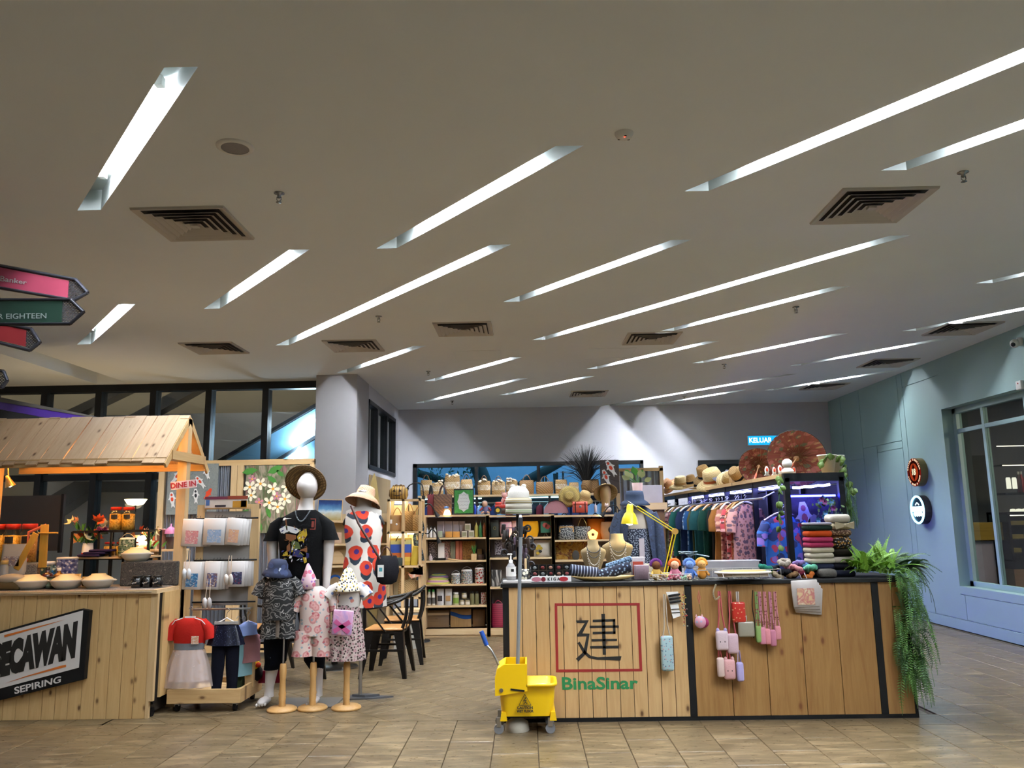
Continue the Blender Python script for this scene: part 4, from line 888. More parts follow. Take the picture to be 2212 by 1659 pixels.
tag(hm.build('bucket_hat',spots('whale_print','1f2740',[('aeb4bd',9,0,.12,3.3,.8),('2e3a5c',15,0,.3,5,.5)],.85),None,(p.x,p.y,p.z),rot=(rad(6),rad(6),0)),'navy child bucket hat with white shapes','hat')
p=PY(668,1262,PZ(675,1532).y);hd=MB()
hd.lathe([(.001,.205),(.012,.195),(.03,.15),(.052,.1),(.068,.05),(.074,.0),(.068,-.004),(.062,.05),(.045,.1),(.02,.15),(.001,.19)],n=22,sy=.92)
tag(hd.build('pointed_hood',spots('hood_print','d8b8bf',[('c86a80',16,0,.25,3,.7),('9a6ab0',20,0,.16,6,.7)],.85),None,(p.x,p.y,p.z-.03),rot=(rad(4),rad(-3),0)),'pink pointed child hood with purple blossoms','hood')
p=PY(752,1262,PZ(748,1531).y);hm=MB();hm.lathe([(.004,.16),(.03,.145),(.07,.06),(.1,.0),(.122,-.03),(.12,-.034),(.096,-.004),(.06,.06),(.004,.15)],n=24)
tag(hm.build('cone_hat',spots('fleck_print','d9d1bf',[('23232a',34,0,.22,2,.6),('b9a04c',30,0,.18,6,.6)],.85),None,(p.x,p.y,p.z-.02)),'cream cone shaped child hat with dark flecks','hat')
# metal chairs and small round tables
m_cm=plain('gunmetal','1a1714',.35,.6,.1);m_cs=wood('chair_seat_wood','b9864c','a06c36','X',2,.35,knots=False)
def chair():
 t=thing('metal_chair','x','chair',group='black metal chairs with wooden seats')
 MB().rbox((0,0,.455),(.38,.38,.022),.03).build('seat',m_cs,t)
 MB().box(-.18,.18,-.18,.18,.415,.443).build('seat_frame',m_cm,t)
 for sx in(-1,1):
  for sy in(-1,1):
   MB().add([(sx*.1,sy*.19,.43),(sx*.19,sy*.19,.43),(sx*.19,sy*.1,.43),(sx*.2,sy*.238,.0),(sx*.238,sy*.238,.0),(sx*.238,sy*.2,.0)],[(0,1,4,3),(1,2,5,4),(2,0,3,5),(0,2,1),(3,4,5)]).build('leg',m_cm,t,fix=True)
 for y in(-1,1):MB().box(-.2,.2,y*.205-.008,y*.205+.008,.25,.27).build('stretcher',m_cm,t)
 hoop=curve([(-.17,-.2,.66),(.02,-.225,.69),(.17,-.19,.74),(.235,0,.79),(.17,.19,.74),(.02,.225,.69),(-.17,.2,.66)],5);MB().tube(hoop,.017,8).build('arm_hoop',m_cm,t)
 for y in(-1,1):MB().tube(curve([(-.17,y*.2,.66),(-.1,y*.2,.58),(.02,y*.19,.43)],4),.012,7,rs=[(.006,.02)]*9).build('arm_support',m_cm,t)
 for y in(-1,1):MB().tube(curve([(.17,y*.17,.43),(.215,y*.15,.58),(.22,y*.13,.745)],4),.012,7,rs=[(.006,.03)]*9).build('back_support',m_cm,t)
 MB().tube([(.18,0,.43),(.225,0,.6),(.24,0,.785)],.02,6,rs=[(.004,.04),(.004,.035),(.004,.05)],flat=(1,0,0)).build('splat',m_cm,t);return t
c0=chair()
CH=[((-1.42,8.38),rad(-3),'black metal armchair with wooden seat nearest the mop bucket'),((-1.38,9.12),rad(4),'second black metal armchair with wooden seat, behind the nearest one'),((-2.72,8.6),rad(178),'black metal chair behind the tall mannequin trousers'),((-2.2,7.95),rad(95),'black metal chair behind the pink blossom outfit')]
for i,(xy,rz,lab)in enumerate(CH):
 if i==0:c0 .location=(*xy,0);c0 .rotation_euler=(0,0,rz);c0['label']=lab
 else:dup(c0,(*xy,0),rz,lab)
def round_table(x,y,r_,h,lab):
 t=thing('round_table',lab,'table',(x,y,0),group='round wooden cafe tables');MB().lathe([(.001,h),(r_,h),(r_,h-.028),(.001,h-.028)],n=36).build('table_top',m_pale_x,t)
 MB().cyl((0,0,.02),(0,0,h-.028),.035,n=12).build('column',m_cm,t);MB().lathe([(.001,.03),(.05,.03),(.24,.012),(.25,0)],n=28).build('foot',m_cm,t)
round_table(-2.06,8.85,.38,.74,'round wooden cafe table behind the mannequins');round_table(-2.03,10.2,.3,.74,'small round wooden table by the lit wicker shelf')
# product rack trolley with bagged shirts
YT=7.12
tr=thing('rack_trolley','pine rack trolley on casters with hanging bars for bagged shirts','rack',(PY(450,1400,YT).x,YT,0))
ox=tr.location.x;X=lambda px,py=1300,Y=YT:PY(px,py,Y).x-ox
Z=lambda py,px=470,Y=YT:PY(px,py,Y).z
zb=.1
fl_,fr_=PZ(352,1530,.05).x-ox,PZ(510,1530,.05).x-ox
MB().box(fl_,fr_,-.28,-.255,zb-.03,zb+.08).build('front_board',m_pine_x,tr,bevel=.003)
MB().box(fl_,fr_,.235,.26,zb-.03,zb+.08).build('rear_board',m_pine_x,tr)
for x in(fl_+.012,fr_-.012):MB().box(x-.012,x+.012,-.255,.235,zb-.03,zb+.08).build('side_board',m_pine_y,tr)
for k in range(5):MB().box(fl_+.02,fr_-.02,-.25+.098*k,-.25+.098*k+.092,zb+.02,zb+.04).build('deck_slat',m_pine_x,tr)
for x in(fl_+.07,fr_-.06):
 for y in(-.22,.2):
  MB().cyl((x-.012,y,.032),(x+.012,y,.032),.032,n=14).build('caster',m_blk,tr);MB().box(x-.018,x+.018,y-.02,y+.02,.045,zb-.02).build('caster_fork',m_steel,tr)
for a,b in((417,433),(535,553)):MB().box(X(a),X(b),.0,.04,zb+.04,Z(1090)).build('upright',m_pale_z,tr)
MB().box(X(417),X(553),.002,.035,Z(1100),Z(1090)).build('top_rail',m_pine_x,tr)
for py in(1120,1210,1300):MB().cyl((X(417),-.02,Z(py)),(X(553),-.02,Z(py)),.007,n=8).build('hook_rail',m_blk,tr)
MB().box(X(430),X(538),.012,.02,Z(1308),Z(1105)).build('back_panel',plain('grey_board','8f8a86',.8),tr)
MB().cyl((X(425),-.1,Z(1313)),(X(550),-.1,Z(1313)),.009,n=8).build('hanging_bar',m_steel,tr)
for a in(430,545):MB().cyl((X(a),.02,Z(1313)),(X(a),-.1,Z(1313)),.008,n=6).build('bar_bracket',m_steel,tr)
hd_=MB();hd_.box(X(436),X(530),-.03,-.026,Z(1097),Z(1073));hd_.build('header_card',plain('header_white','c9c2bb',.5),tr)
for a,b,c,d,col in((436,486,1079,1073,'6a2f45'),(486,530,1079,1072,'8a3f2c'),(497,529,1097,1083,'b5842e'),(458,482,1095,1091,'2a2430'),(438,446,1092,1080,'4b6aa0'),(515,527,1096,1082,'4a2c1c')):
 MB().box(X(a),X(b),-.0325,-.0305,Z(c),Z(d)).build('header_print',plain('header_'+col,col,.5),tr)
m_bag=plain('frosted_bag','d2cecb',.3,var=.04,alpha=.93);
def pack(x0,x1,y0,y1,Y,cols,lab,n,lean=0.0,depthdir=1,sc=26):
 """clear-bagged shirts hanging in a small stack; each bag is a thing"""
 a,b=PY(x0,y1,Y),PY(x1,y0,Y);w_,h_=b.x-a.x,b.z-a.z
 for k in range(n):
  o=(a.x+w_/2+.02*k*depthdir,Y+.022*k,b.z)
  t=thing('bagged_shirt',lab if k==0 else['second','third','fourth','fifth','sixth'][k-1]+' clear bag back behind the '+lab.split(' with ')[-1],'bagged shirt',o,rot=(0,lean,0),group='clear-bagged shirts on the rack trolley')
  MB().rbox((0,0,-h_/2),(w_,.014,h_),.005,n=1).build('bag',m_bag,t)
  MB().tube(arc((0,0,-.004),(0,.02,.025),.012,5),.002,4).build('hook',m_blk,t)
  if k==0:
   MB().box(-w_*.3,w_*.34,-.0085,-.0072,-h_*.9,-h_*.42).build('print',blobs('pack_'+cols[1],cols,sc,.5),t)
BAGW=['cfcac8','c0b8b6']
pack(393,439,1121,1181,YT-.06,['d2cecb','b97680','c98f90','d2cecb'],'bagged shirt with pink keyring print on the upper row',4,.05)
pack(439,488,1119,1178,YT-.06,['d2cecb','7d9cc0','9ab0cf','c7b9a0'],'bagged shirt with pale blue creature print on the upper row',4,.03)
pack(490,526,1119,1178,YT-.06,['d2cecb','c99a86','d9b28a','b58a94'],'bagged shirt with peach floral print on the upper row',6,.1)
pack(394,437,1213,1274,YT-.06,['d2cecb','3f86b4','1f4a7a','d2cecb'],'bagged shirt with blue turtle print on the lower row',4,.03)
pack(441,478,1212,1274,YT-.06,['d2cecb','3a4f86','7a5a4a','d2cecb'],'bagged shirt with navy print on the lower row',5,.04)
pack(492,530,1212,1268,YT-.06,['8d93b8','1c2138','2b3358','9a2c2c'],'bagged shirt with dark bear print on the lower row',4,.0)
def shoes(px,py,Y,cols,lab):
 p=PY(px,py,Y);t=thing('hanging_slippers',lab,'slippers',p)
 for s_ in(-1,1):
  MB().ell((s_*.018,-.02,-.2),(.02,.024,.05),10,7,0,rotm(.3,0,s_*.2)).build('slipper',plain('slipper_'+cols,cols,.6),t)
  MB().tube([(s_*.018,-.02,-.155),(s_*.01,0,0)],.003,5).build('ribbon',plain('ribbon_cream','cbb8a0',.7),t)
shoes(452,1250,YT-.13,'c4c0bf','white baby slippers dangling on long cream ribbons');shoes(408,1188,YT-.13,'ced3d8','pale grey baby slippers hanging above the turtle print');shoes(498,1200,YT-.13,'cfc8c0','cream sandals hanging beside the dark bear print')
def hanger(t,w_,z=.0,mat=None):
 MB().tube([(-w_,0,z-.05),(0,0,z),(w_,0,z-.05)],.006,6).build('hanger',mat or m_white,t);MB().tube(curve([(0,0,z),(0,0,z+.04),(.02,0,z+.06),(.0,0,z+.08),(-.018,0,z+.06)],4),.003,5).build('hanger_hook',m_steel,t)
p=PY(412,1332,YT-.22);t=thing('red_outfit','red girl shirt with white tulle skirt on a hanger at the trolley','outfit',p);Zl=lambda py:PY(412,py,YT-.22).z-p.z
Xl=lambda px,py=1380:PY(px,py,YT-.22).x-p.x
hanger(t,.1,-.0)
MB().box(-.045,.045,-.012,-.006,-.045,.005).build('hanger_card',m_white,t)
m=MB();loft(m,[[(rx*cos(a_),ry*sin(a_),z)for a_ in[2*pi*i/20 for i in range(20)]]for rx,ry,z in((.13,.05,Zl(1390)),(.14,.06,Zl(1370)),(.14,.055,Zl(1348)),(.12,.045,Zl(1338)),(.05,.03,Zl(1334)))],False,False)
for s_ in(-1,1):m.tube([(s_*.1,0,Zl(1342)),(s_*.155,0,Zl(1358)),(s_*.175,0,Zl(1380))],.04,10,rs=[.035,.045,.05])
m.build('shirt',fabric('red_jersey','a8231c'),t)
for s_ in(-1,1):MB().tube([(s_*.05,-.04,Zl(1334)),(s_*.11,-.045,Zl(1339)),(s_*.15,-.03,Zl(1352))],.004,5).build('piping',m_white,t)
MB().box(.04,.1,-.068,-.062,Zl(1389),Zl(1372)).build('badge',blobs('badge_print',['d8d2c8','c98a60','d8d2c8'],40),t)
MB().lathe([(.125,Zl(1402)),(.128,Zl(1388))],n=20,sy=.45).build('waistband',fabric('grey_band','6d7278'),t)
def ruffle(rx0,rx1,z0,z1,sy,wn,amp,n=48):return[[(r_*(1+amp*t_*sin(wn*a_))*cos(a_),sy*r_*(1+amp*t_*sin(wn*a_))*sin(a_),z)for a_ in[2*pi*i/n for i in range(n)]]for r_,z,t_ in((rx0,z0,0),(rx0*.6+rx1*.4,z0*.65+z1*.35,.6),(rx1,z1,1))]
loft(MB(),ruffle(.115,.165,Zl(1400),Zl(1470),.45,9,.05),False,False).build('lining',spots('cupcake_print','d8c8c0',[('b98a50',22,0,.2,1,.6),('c08080',60,0,.16,4,.3)],.85),t)
loft(MB(),ruffle(.13,.215,Zl(1402),Zl(1482),.5,13,.06),False,False).build('tulle_overlay',plain('tulle','c9b9b4',.8,alpha=.4),t)
p=PY(490,1340,YT-.2);t=thing('navy_outfit','navy sequin peplum top with dark leggings on a hanger at the trolley','outfit',p);Zl=lambda py:PY(490,py,YT-.2).z-p.z
hanger(t,.09,.02);MB().box(-.1,.1,-.012,.0,Zl(1348),Zl(1342)).build('clip_bar',plain('grey_clip','a9a4a0',.4),t)
def seq_mat():
 t=NT('navy_sequin');d=t.voro(t.coord('Object'),95);t.set('Base Color',t.ramp(d,[(.12,lin('7d88b0')),(.2,lin('0e1022'))]));t.set('Roughness',.3);return t.m
loft(MB(),ruffle(.1,.15,Zl(1350),Zl(1393),.45,8,.08),False,False).build('peplum',seq_mat(),t)
lg=MB()
for s_ in(-1,1):trunk([(s_*.055,0,Zl(1390),.06,.035),(s_*.06,0,Zl(1440),.055,.03),(s_*.065,0,Zl(1492),.04,.025)],mb=lg,n=12)
lg.build('leggings',fabric('navy_leggings','0c0d18'),t)
def hung(px,py,w_px,h_px,Y,mat,lab,name='hanging_garment',cat='garment',rz=.9):
 p=PY(px,py,Y);k=Y/F_PX;w_,h_=w_px*k,h_px*k;t=thing(name,lab,cat,p,rz=rz)
 loft(MB(),[[(rx*cos(a_),.03*sin(a_),z)for a_ in[2*pi*i/14 for i in range(14)]]for rx,z in((.03,-.01),(w_*.5,-.035),(w_*.52,-h_*.4),(w_*.5,-h_*.75),(w_*.56,-h_))],True,True).build('cloth',mat,t)
 hanger(t,w_*.4,.0)
hung(536,1340,44,30,YT-.1,fabric('cornflower','7d8fbf'),'periwinkle child top hung sideways behind the navy outfit');hung(526,1352,50,100,YT-.06,fabric('pale_teal','7fa6ae'),'pale teal trousers hung behind the navy outfit')
hung(514,1352,40,135,YT+.0,fabric('olive_knit','34402c'),'olive trousers hung behind the navy outfit');hung(545,1365,40,60,YT-.02,fabric('rose_print','a8787c'),'rose child top hung at the trolley end')
p=PZ(540,1500,.14);p=Vector((PY(552,1470,7.25).x,7.25,.14));t=thing('plush_toy','yellow and red plush bird toy on the trolley deck','plush toy',p)
MB().ell((0,0,.09),(.06,.06,.07),12,8).build('body',fabric('plush_dark','1c1512'),t);MB().ell((-.01,-.03,.17),(.05,.05,.05),12,8).build('head',fabric('plush_yellow','d8b52c'),t);MB().ell((.035,-.05,.165),(.025,.03,.022),10,6).build('beak',fabric('plush_red','b83a24'),t)
MB().box(-.06,.2,.03,.05,0,.1).build('wing_cloth',fabric('plush_crimson','6d1428'),t)
# food kiosk goods
KZ=ZK+.03
m_clothr=blobs('patterned_runner',['2e2c2c','8c867e','4a4644','a49c90'],60,.9)
rn=MB();rn.sheet(lambda u,v:(-1.05+2.02*u,-.04+.6*v,.004+.003*sin(20*u)*v+(-.02*max(0,(.08-v)/.08))),40,10);tag(rn.build('table_runner',m_clothr,None,(-4.0,YK,KZ)),'grey patterned cloth runner along the kiosk counter','table runner')
m_clay=plain('glazed_clay','e0d2a4',.35,var=.06);m_clay2=plain('unglazed_clay','cfc8b8',.6,var=.08)
def claypot(px,py,w_px,Y,z,lab):
 p=PY(px,py,Y);r_=w_px*Y/F_PX/2;t=thing('clay_pot',lab,'clay pot',(p.x,Y,z),group='lidded clay pots on the kiosk')
 MB().lathe([(.001,0),(r_*.6,0),(r_*.85,.03),(r_*.96,.06),(r_*1.0,.07),(r_*.97,.074)],n=28).build('pot',m_clay2,t)
 MB().lathe([(r_*.92,.07),(r_*.8,.085),(r_*.45,.108),(r_*.42,.118),(r_*.36,.118),(.001,.112)],n=28).build('lid',m_clay,t)
 MB().rbox((r_*1.02,0,.064),(.04,.03,.012),.005).build('handle',m_clay2,t)
claypot(69,1250,72,6.85,KZ+.005,'lidded clay pot beside the bread loaf');claypot(145,1248,66,6.85,KZ+.005,'middle lidded clay pot in the front row');claypot(213,1246,66,6.85,KZ+.005,'lidded clay pot beside the draped step')
st_=MB();a,b=PY(258,1256,7.02),PY(384,1213,7.02);st_.box(0,b.x-a.x,0,.28,0,b.z-KZ);tag(st_.build('draped_step',blobs('black_lace',['1b1a1a','4a4640','232120','6d665c'],45),None,(a.x,7.02,KZ+.004),bevel=.012),'display step draped in black patterned cloth','display step')
claypot(294,1218,62,7.12,b.z+.004,'lidded clay pot on top of the draped step')
def jar(px,py,w_px,h_px,Y,z,body,lid,lab,name='jar',group=None,cat='jar',text=None,labelm=None,sq=False,glassy=False):
 p=PY(px,py,Y);k=Y/F_PX;r_,h=w_px*k/2,h_px*k;t=thing(name,lab,cat,(p.x,Y,z),group=group)
 pr=[(.001,0),(r_*.92,0),(r_,.008),(r_,h*.74),(r_*.8,h*.82),(r_*.78,h*.86)]
 MB().lathe(pr,n=4 if sq else 16,M=rotm(0,0,pi/4)if sq else None,smooth=not sq).build('body',body,t)
 if glassy:MB().lathe([(.001,.006),(r_*.9,.006),(r_*.9,h*.7),(.001,h*.72)],n=12).build('contents',glassy,t)
 MB().lathe([(.001,h),(r_*.8,h),(r_*.84,h*.98),(r_*.84,h*.86),(r_*.78,h*.86)],n=16).build('lid',lid,t)
 if labelm:MB().lathe([(r_*1.02,h*(.5 if glassy else.18)),(r_*1.02,h*.68)]if glassy else[(r_*1.02,h*.18),(r_*1.02,h*.6)],n=12,a0=-pi*(.6 if glassy else.85),a1=-pi*(.3 if glassy else.15)).build('sticker',labelm,t)
 return t
m_bl=plain('black_glass_jar','14110f',.15,coat=.5);m_jlid=plain('black_lid','0f0e0d',.4);m_sc=plain('jar_script','c9c4bc',.6)
for i,(px,w_)in enumerate(((296,24),(318,20),(340,22))):
 t=jar(px,1258,w_,25,6.83,KZ+.005,m_bl,m_jlid,'small black glass jar with white script, '+('leftmost of three' if i==0 else 'middle of three' if i==1 else 'rightmost of three'),group='black jars on the kiosk')
 MB().tube([(-.02+.004*q,-w_*6.83/F_PX/2-.002,.036+.008*sin(q*2.1)+.001*q)for q in range(11)],.0015,4).build('script_mark',m_sc,t)
m_cook=blobs('cookies',['c9a03c','ecc868','a87c2c','dcb450'],55,.4);m_rlid=plain('red_lid','b8281c',.35);m_crk=blobs('crackers',['8a6a3a','b8945c','6a4a24'],40,.5)
m_jclear=glass('jar_plastic','fff8e6',.05,1.0,.98);m_stk=plain('black_sticker','1b1714',.5)
RK=KZ+.21
for i,(px,cm_)in enumerate(((-2,m_cook),(28,m_cook),(64,m_crk))):
 jar(px,1150,36,82,7.12,RK,m_jclear,m_rlid,'tall clear jar of '+['golden crackers, cut by the frame edge','golden crackers with red lid','brown crackers with red lid'][i],'cookie_jar','red lidded jars on the kiosk',glassy=cm_,labelm=m_stk)
for i,px in enumerate((249,276)):
 jar(px,1148,28,50,7.3,PY(px,1146,7.3).z,m_jclear,m_rlid,'clear jar of yellow cookies with black sticker, '+['left one of a pair','right one of a pair'][i],'cookie_jar','red lidded jars on the kiosk',glassy=m_cook,labelm=m_stk)
rs=thing('riser_stand','black metal riser stand with pale boards on the kiosk','riser stand',(PY(250,1200,7.32).x,7.32,KZ+.004));ox=rs.location.x
X=lambda px,Y=7.32:PY(px,1200,Y).x-ox
zz=PY(250,1147,7.32).z-rs.location.z;zs=PY(250,1205,7.32).z-rs.location.z
for a in(166,224,250,330):
 for y in(-.1,.14):MB().box(X(a)-.008,X(a)+.008,y-.008,y+.008,0,zz if a!=224 else zz).build('post',m_blk,rs)
for y in(-.1,.14):
 for z in(zz-.012,zs-.012):MB().box(X(166),X(330),y-.008,y+.008,z,z+.012).build('rail',m_blk,rs)
MB().box(X(166),X(330),-.1,.14,zz-.002,zz+.008).build('top_board',m_blk,rs);MB().box(X(160),X(332),-.13,.16,zs-.002,zs+.014).build('board',m_pale_x,rs)
for i,px in enumerate((236,262,288)):jar(px,1190,24,30,7.3,rs.location.z+zs+.015+(.0 if i else 0),m_jclear,m_rlid,'short clear cookie jar on the riser board, '+['first','second','third'][i]+' from the flower pot','cookie_jar','red lidded jars on the kiosk',glassy=m_cook)
def tiffin(px,Y,z,w_px,h_px,mat,lab,n=3,group=None,back=0):
 p=PY(px,1180,Y);k=Y/F_PX;r_,h=w_px*k/2,h_px*k/(n+.35);t=thing('tiffin_carrier',lab,'tiffin carrier',(p.x,Y,z),group=group)
 for i in range(n):MB().lathe([(.001,i*h),(r_*.9,i*h),(r_,i*h+.008),(r_,(i+1)*h-.008),(r_*1.04,(i+1)*h-.004),(r_*.98,(i+1)*h)],n=20).build('bowl',mat,t)
 MB().lathe([(r_*.98,n*h),(r_*.8,n*h+.012),(.001,n*h+.018)],n=20).build('lid',m_white,t)
 for s_ in(-1,1):MB().box(s_*r_*1.03-.004,s_*r_*1.03+.004,-.008,.008,0,n*h+.01).build('clasp',m_blk,t)
 MB().tube(arc((-r_,0,n*h),(r_,0,n*h),.05),.004,5).build('handle',m_steel,t)
m_enam=spots('green_enamel','6f8a70',[('c9d2bc',26,0,.3,1,.6),('33503c',34,0,.2,4,.6)],.3)
tiffin(275,7.22,rs.location.z+zs+.016,34,40,m_enam,'green patterned enamel tiffin carrier on the kiosk riser')
def box_thing(name,lab,cat,x0,x1,y0,y1,Y,d,mat,z=None,rz=0,group=None,r=.004,lid=None,face=None):
 a,b=PY(x0,y1,Y),PY(x1,y0,Y);z0=a.z if z is None else z;h=b.z-a.z;w_=b.x-a.x
 if not lid and not face:
  return tag(MB().rbox((0,d/2,h/2),(w_,d,h),r).build(name,mat,None,((a.x+b.x)/2,Y,z0),rz),lab,cat,group)
 t=thing(name,lab,cat,((a.x+b.x)/2,Y,z0),rz,group);MB().rbox((0,d/2,h/2),(w_,d,h),r).build('body',mat,t)
 if lid:MB().rbox((0,d/2,h),(w_*1.04,d*1.04,h*.08),r).build('lid',lid,t)
 if face:MB().box(-w_*.38,w_*.38,-.002,.001,h*.15,h*.8).build('front_label',face,t)
 return t
dsp=MB();a,b=PY(-60,1215,7.0),PY(90,1140,7.0);dsp.box(0,b.x-a.x,0,.34,0,RK-KZ-.01);tag(dsp.build('draped_box',m_clothr,None,(a.x,6.98,KZ+.004),bevel=.01),'display box draped in dark cloth with coral edge under the cookie jars','display box')
m_coral=plain('coral_edge','d8674a',.8)
for pts,w_ in(([(60,1210),(38,1205),(36,1185),(60,1178),(62,1150),(100,1134)],'rising beside the pouch'),([(0,1226),(18,1222),(34,1216)],'near the bread loaf')):
 q=[PY(x,y,6.95)for x,y in pts];tag(MB().tube([p-q[0]for p in q],.012,6,rs=[(.004,.014)]*len(q),flat=(0,1,0)).build('coral_ribbon',m_coral,None,q[0]),'coral coloured cloth border '+w_,'ribbon','coral cloth borders')
def pouch(px,py0,py1,w_px,Y,mat,lab,z=None,cat='pouch',name='food_pouch',lab_mat=None,group=None):
 p=PY(px,py1,Y);k=Y/F_PX;w_,h=w_px*k/2,(py1-py0)*k;t=thing(name,lab,cat,(p.x,Y,p.z if z is None else z),group=group)
 loft(MB(),[[(w_*sx_*cx_,ty*sy_,zz_)for cx_,sy_ in((-1,0),(-.7,-1),(.7,-1),(1,0),(.7,1),(-.7,1))]for sx_,ty,zz_ in((.92,.03,0),(1,.032,h*.12),(1,.022,h*.55),(.97,.006,h*.86),(1,.002,h))]).build('bag',mat,t)
 if lab_mat:MB().box(-w_*.6,w_*.6,-.036,-.03,h*.28,h*.6).build('front_label',lab_mat,t)
 return t
pouch(33,1112,1176,56,6.93,plain('frosted_pouch','b5b3ae',.3,alpha=.9),'frosted stand-up pouch of granola with label before the jars',RK-.09,lab_mat=blobs('granola_label',['d0cbc2','6d6474','c2a88a'],30))
wb=MB();a,b=PY(35,1230,6.9),PY(78,1152,6.9);v=b-a
bd=thing('wooden_tongs','long yellow wooden board leaning diagonally among the jars','board',a,rot=(0,0,0));R_=rotm(0,math.atan2(v.x,v.z))
MB().rbox((0,0,v.length/2),(.05,.012,v.length),.004,M=R_).build('board',wood('bamboo','c99a3c','b5832c','Z',2,knots=False),bd)if False else MB().rbox(R_@Vector((0,0,v.length/2)),(.055,.012,v.length),.004,M=R_).build('board',wood('bamboo','c99a3c','b5832c','Z',2,knots=False),bd)
MB().rbox((.2,.03,.19),(.07,.012,.36),.004,M=rotm(0,-.02)).build('second_board',wood('bamboo','c99a3c','b5832c','Z',2,knots=False),bd);MB().rbox((.235,.02,v.z+.0),(.17,.02,.014),.004).build('cross_bar',wood('bamboo','c99a3c','b5832c','Z',2,knots=False),bd)
m_tinb=spots('blue_tin_print','5c6490',[('b9bdc8',30,0,.25,2,.7),('2c3568',24,0,.3,5,.7)],.35)
jar(103,1212,36,46,7.1,KZ+.03,spots('teal_tin_print','2c4a4c',[('b9c8b8',26,0,.26,2,.7),('1f5a8a',24,0,.2,5,.7)],.35),m_white,'round patterned tin with white lid behind the red bottle','tin',cat='tin')
box_thing('tin','tall blue and white patterned tin box on the kiosk','tin',122,160,1156,1213,7.08,.1,m_tinb,KZ+.02,lid=m_white)
def bottle(px,py1,w_px,h_px,Y,z,mat,cap,lab,group=None,lab_mat=None,name='bottle',neck=.3,nr=.35,pump=False):
 p=PY(px,py1,Y);k=Y/F_PX;r_,h=w_px*k/2,h_px*k;t=thing(name,lab,'bottle',(p.x,Y,p.z if z is None else z),group=group);hb_=h*(1-neck)
 MB().lathe([(.001,0),(r_*.9,0),(r_,.006),(r_,hb_*.88),(r_*.8,hb_*.97),(r_*nr,hb_+h*.06),(r_*nr,h*.9)],n=14).build('body',mat,t)
 MB().lathe([(r_*nr*1.1,h*.86),(r_*nr*1.15,h),(.001,h)],n=12).build('cap',cap,t)
 if lab_mat:MB().lathe([(r_*1.02,h*.12),(r_*1.02,h*.5)],n=10,a0=-pi*.9,a1=-pi*.1).build('sticker',lab_mat,t)
 return t
bottle(104,1216,22,42,6.95,KZ+.01,plain('red_sauce','4a1410',.2,coat=.4),m_jlid,'dark red sauce bottle before the round tin');bottle(129,1216,20,40,6.95,KZ+.01,plain('honey','8a5a18',.15,coat=.4),m_white,'amber honey bottle before the blue tin',lab_mat=m_sc)
jar(64,1216,24,24,6.93,KZ+.01,plain('dark_jam','2a1216',.2,coat=.4),m_jlid,'dark jam jar beside the wooden board',labelm=plain('jam_label','5a3a44',.6));jar(48,1232,22,16,6.88,KZ+.008,plain('dark_jam','2a1216',.2,coat=.4),m_jlid,'squat dark jar behind the first clay pot');jar(73,1232,20,16,6.9,KZ+.008,plain('dark_jam','2a1216',.2,coat=.4),m_jlid,'second squat dark jar behind the first clay pot')
jar(111,1238,20,24,6.9,KZ+.008,plain('green_jar','4c5a44',.3),m_jlid,'green jar with pale label between the clay pots',labelm=plain('pale_label','a3b59a',.6))
for i,(x0,x1,y0,y1)in enumerate(((82,102,1218,1242),(122,146,1215,1240),(148,176,1212,1238),(178,210,1220,1240))):
 pouch((x0+x1)/2,y0,y1,x1-x0,6.98,blobs('kraft_pack',['a98a52','c9a868','b0905a'],20),'kraft paper snack pack behind the clay pots, '+['first','second','third','fourth'][i]+' from the left',KZ+.012,group='kraft snack packs',name='snack_pack')
w_=jar(10,1215,18,58,6.88,KZ+.012,plain('clear_tall','8a8f94',.2),plain('gold_crown','c9b070',.4,.3),'clear bottle with gold crown top at the frame edge','crown_bottle',cat='bottle')
p=PY(20,1258,6.8);t=thing('bread_loaf','loaf in a clear bag beside the first clay pot','bread',(p.x,6.8,KZ+.006));MB().rbox((0,0,.035),(.26,.14,.07),.03,n=3).build('loaf',plain('crust','5f4a26',.7,bump=.3),t);MB().ell((.02,0,.085),(.13,.07,.045),12,8).build('bag',plain('cling_bag','b3a898',.3,alpha=.8),t)
def lilies(px,py,Y,z,n,cols,lab,seed,pot=True,spread=.16,h0=.2):
 random.seed(seed);p=PY(px,py,Y);t=thing('flower_pot',lab,'flowers',(p.x,Y,z))
 if pot:
  MB().lathe([(.001,0),(.045,0),(.05,.02),(.042,.12),(.038,.12),(.04,.1),(.001,.1)],n=18).build('pot',m_white,t);MB().lathe([(.046,.0),(.052,.02),(.05,.035)],n=18).build('pot_band',m_rlid,t);zt=.11
 else:zt=.0
 for i in range(n):
  a_=random.uniform(0,6.28);q=Vector((random.uniform(-spread,spread),random.uniform(-.08,.08),zt+h0*random.uniform(.25,1.1)));MB().tube(curve([(0,0,zt-.02),(q.x*.4,q.y*.4,q.z*.6),q],4),.0025,4).build('stem',m_lf,t)
  m=MB();R0=rotm(random.uniform(.6,1.6),random.uniform(-.5,.5),random.uniform(0,6));r_=random.uniform(.045,.062)
  for k in range(6):m.sheet(lambda u,v:((u-.5)*r_*.7*sin(pi*min(1,v+.12)),r_*v,r_*.5*v*v),2,4,M=R0@Matrix.Rotation(k*pi/3,3,'Z'),o=q)
  m.build('bloom',cols[i%len(cols)],t)
 for i in range(n):
  m=MB();q=Vector((random.uniform(-spread*.7,spread*.7),random.uniform(-.06,.06),zt+h0*random.uniform(0,.6)));m.sheet(lambda u,v:((u-.5)*.022*sin(pi*v),.0,.09*v),2,4,M=rotm(random.uniform(-.8,.8),random.uniform(-.9,.9)),o=q);m.build('leaf',m_lf,t)
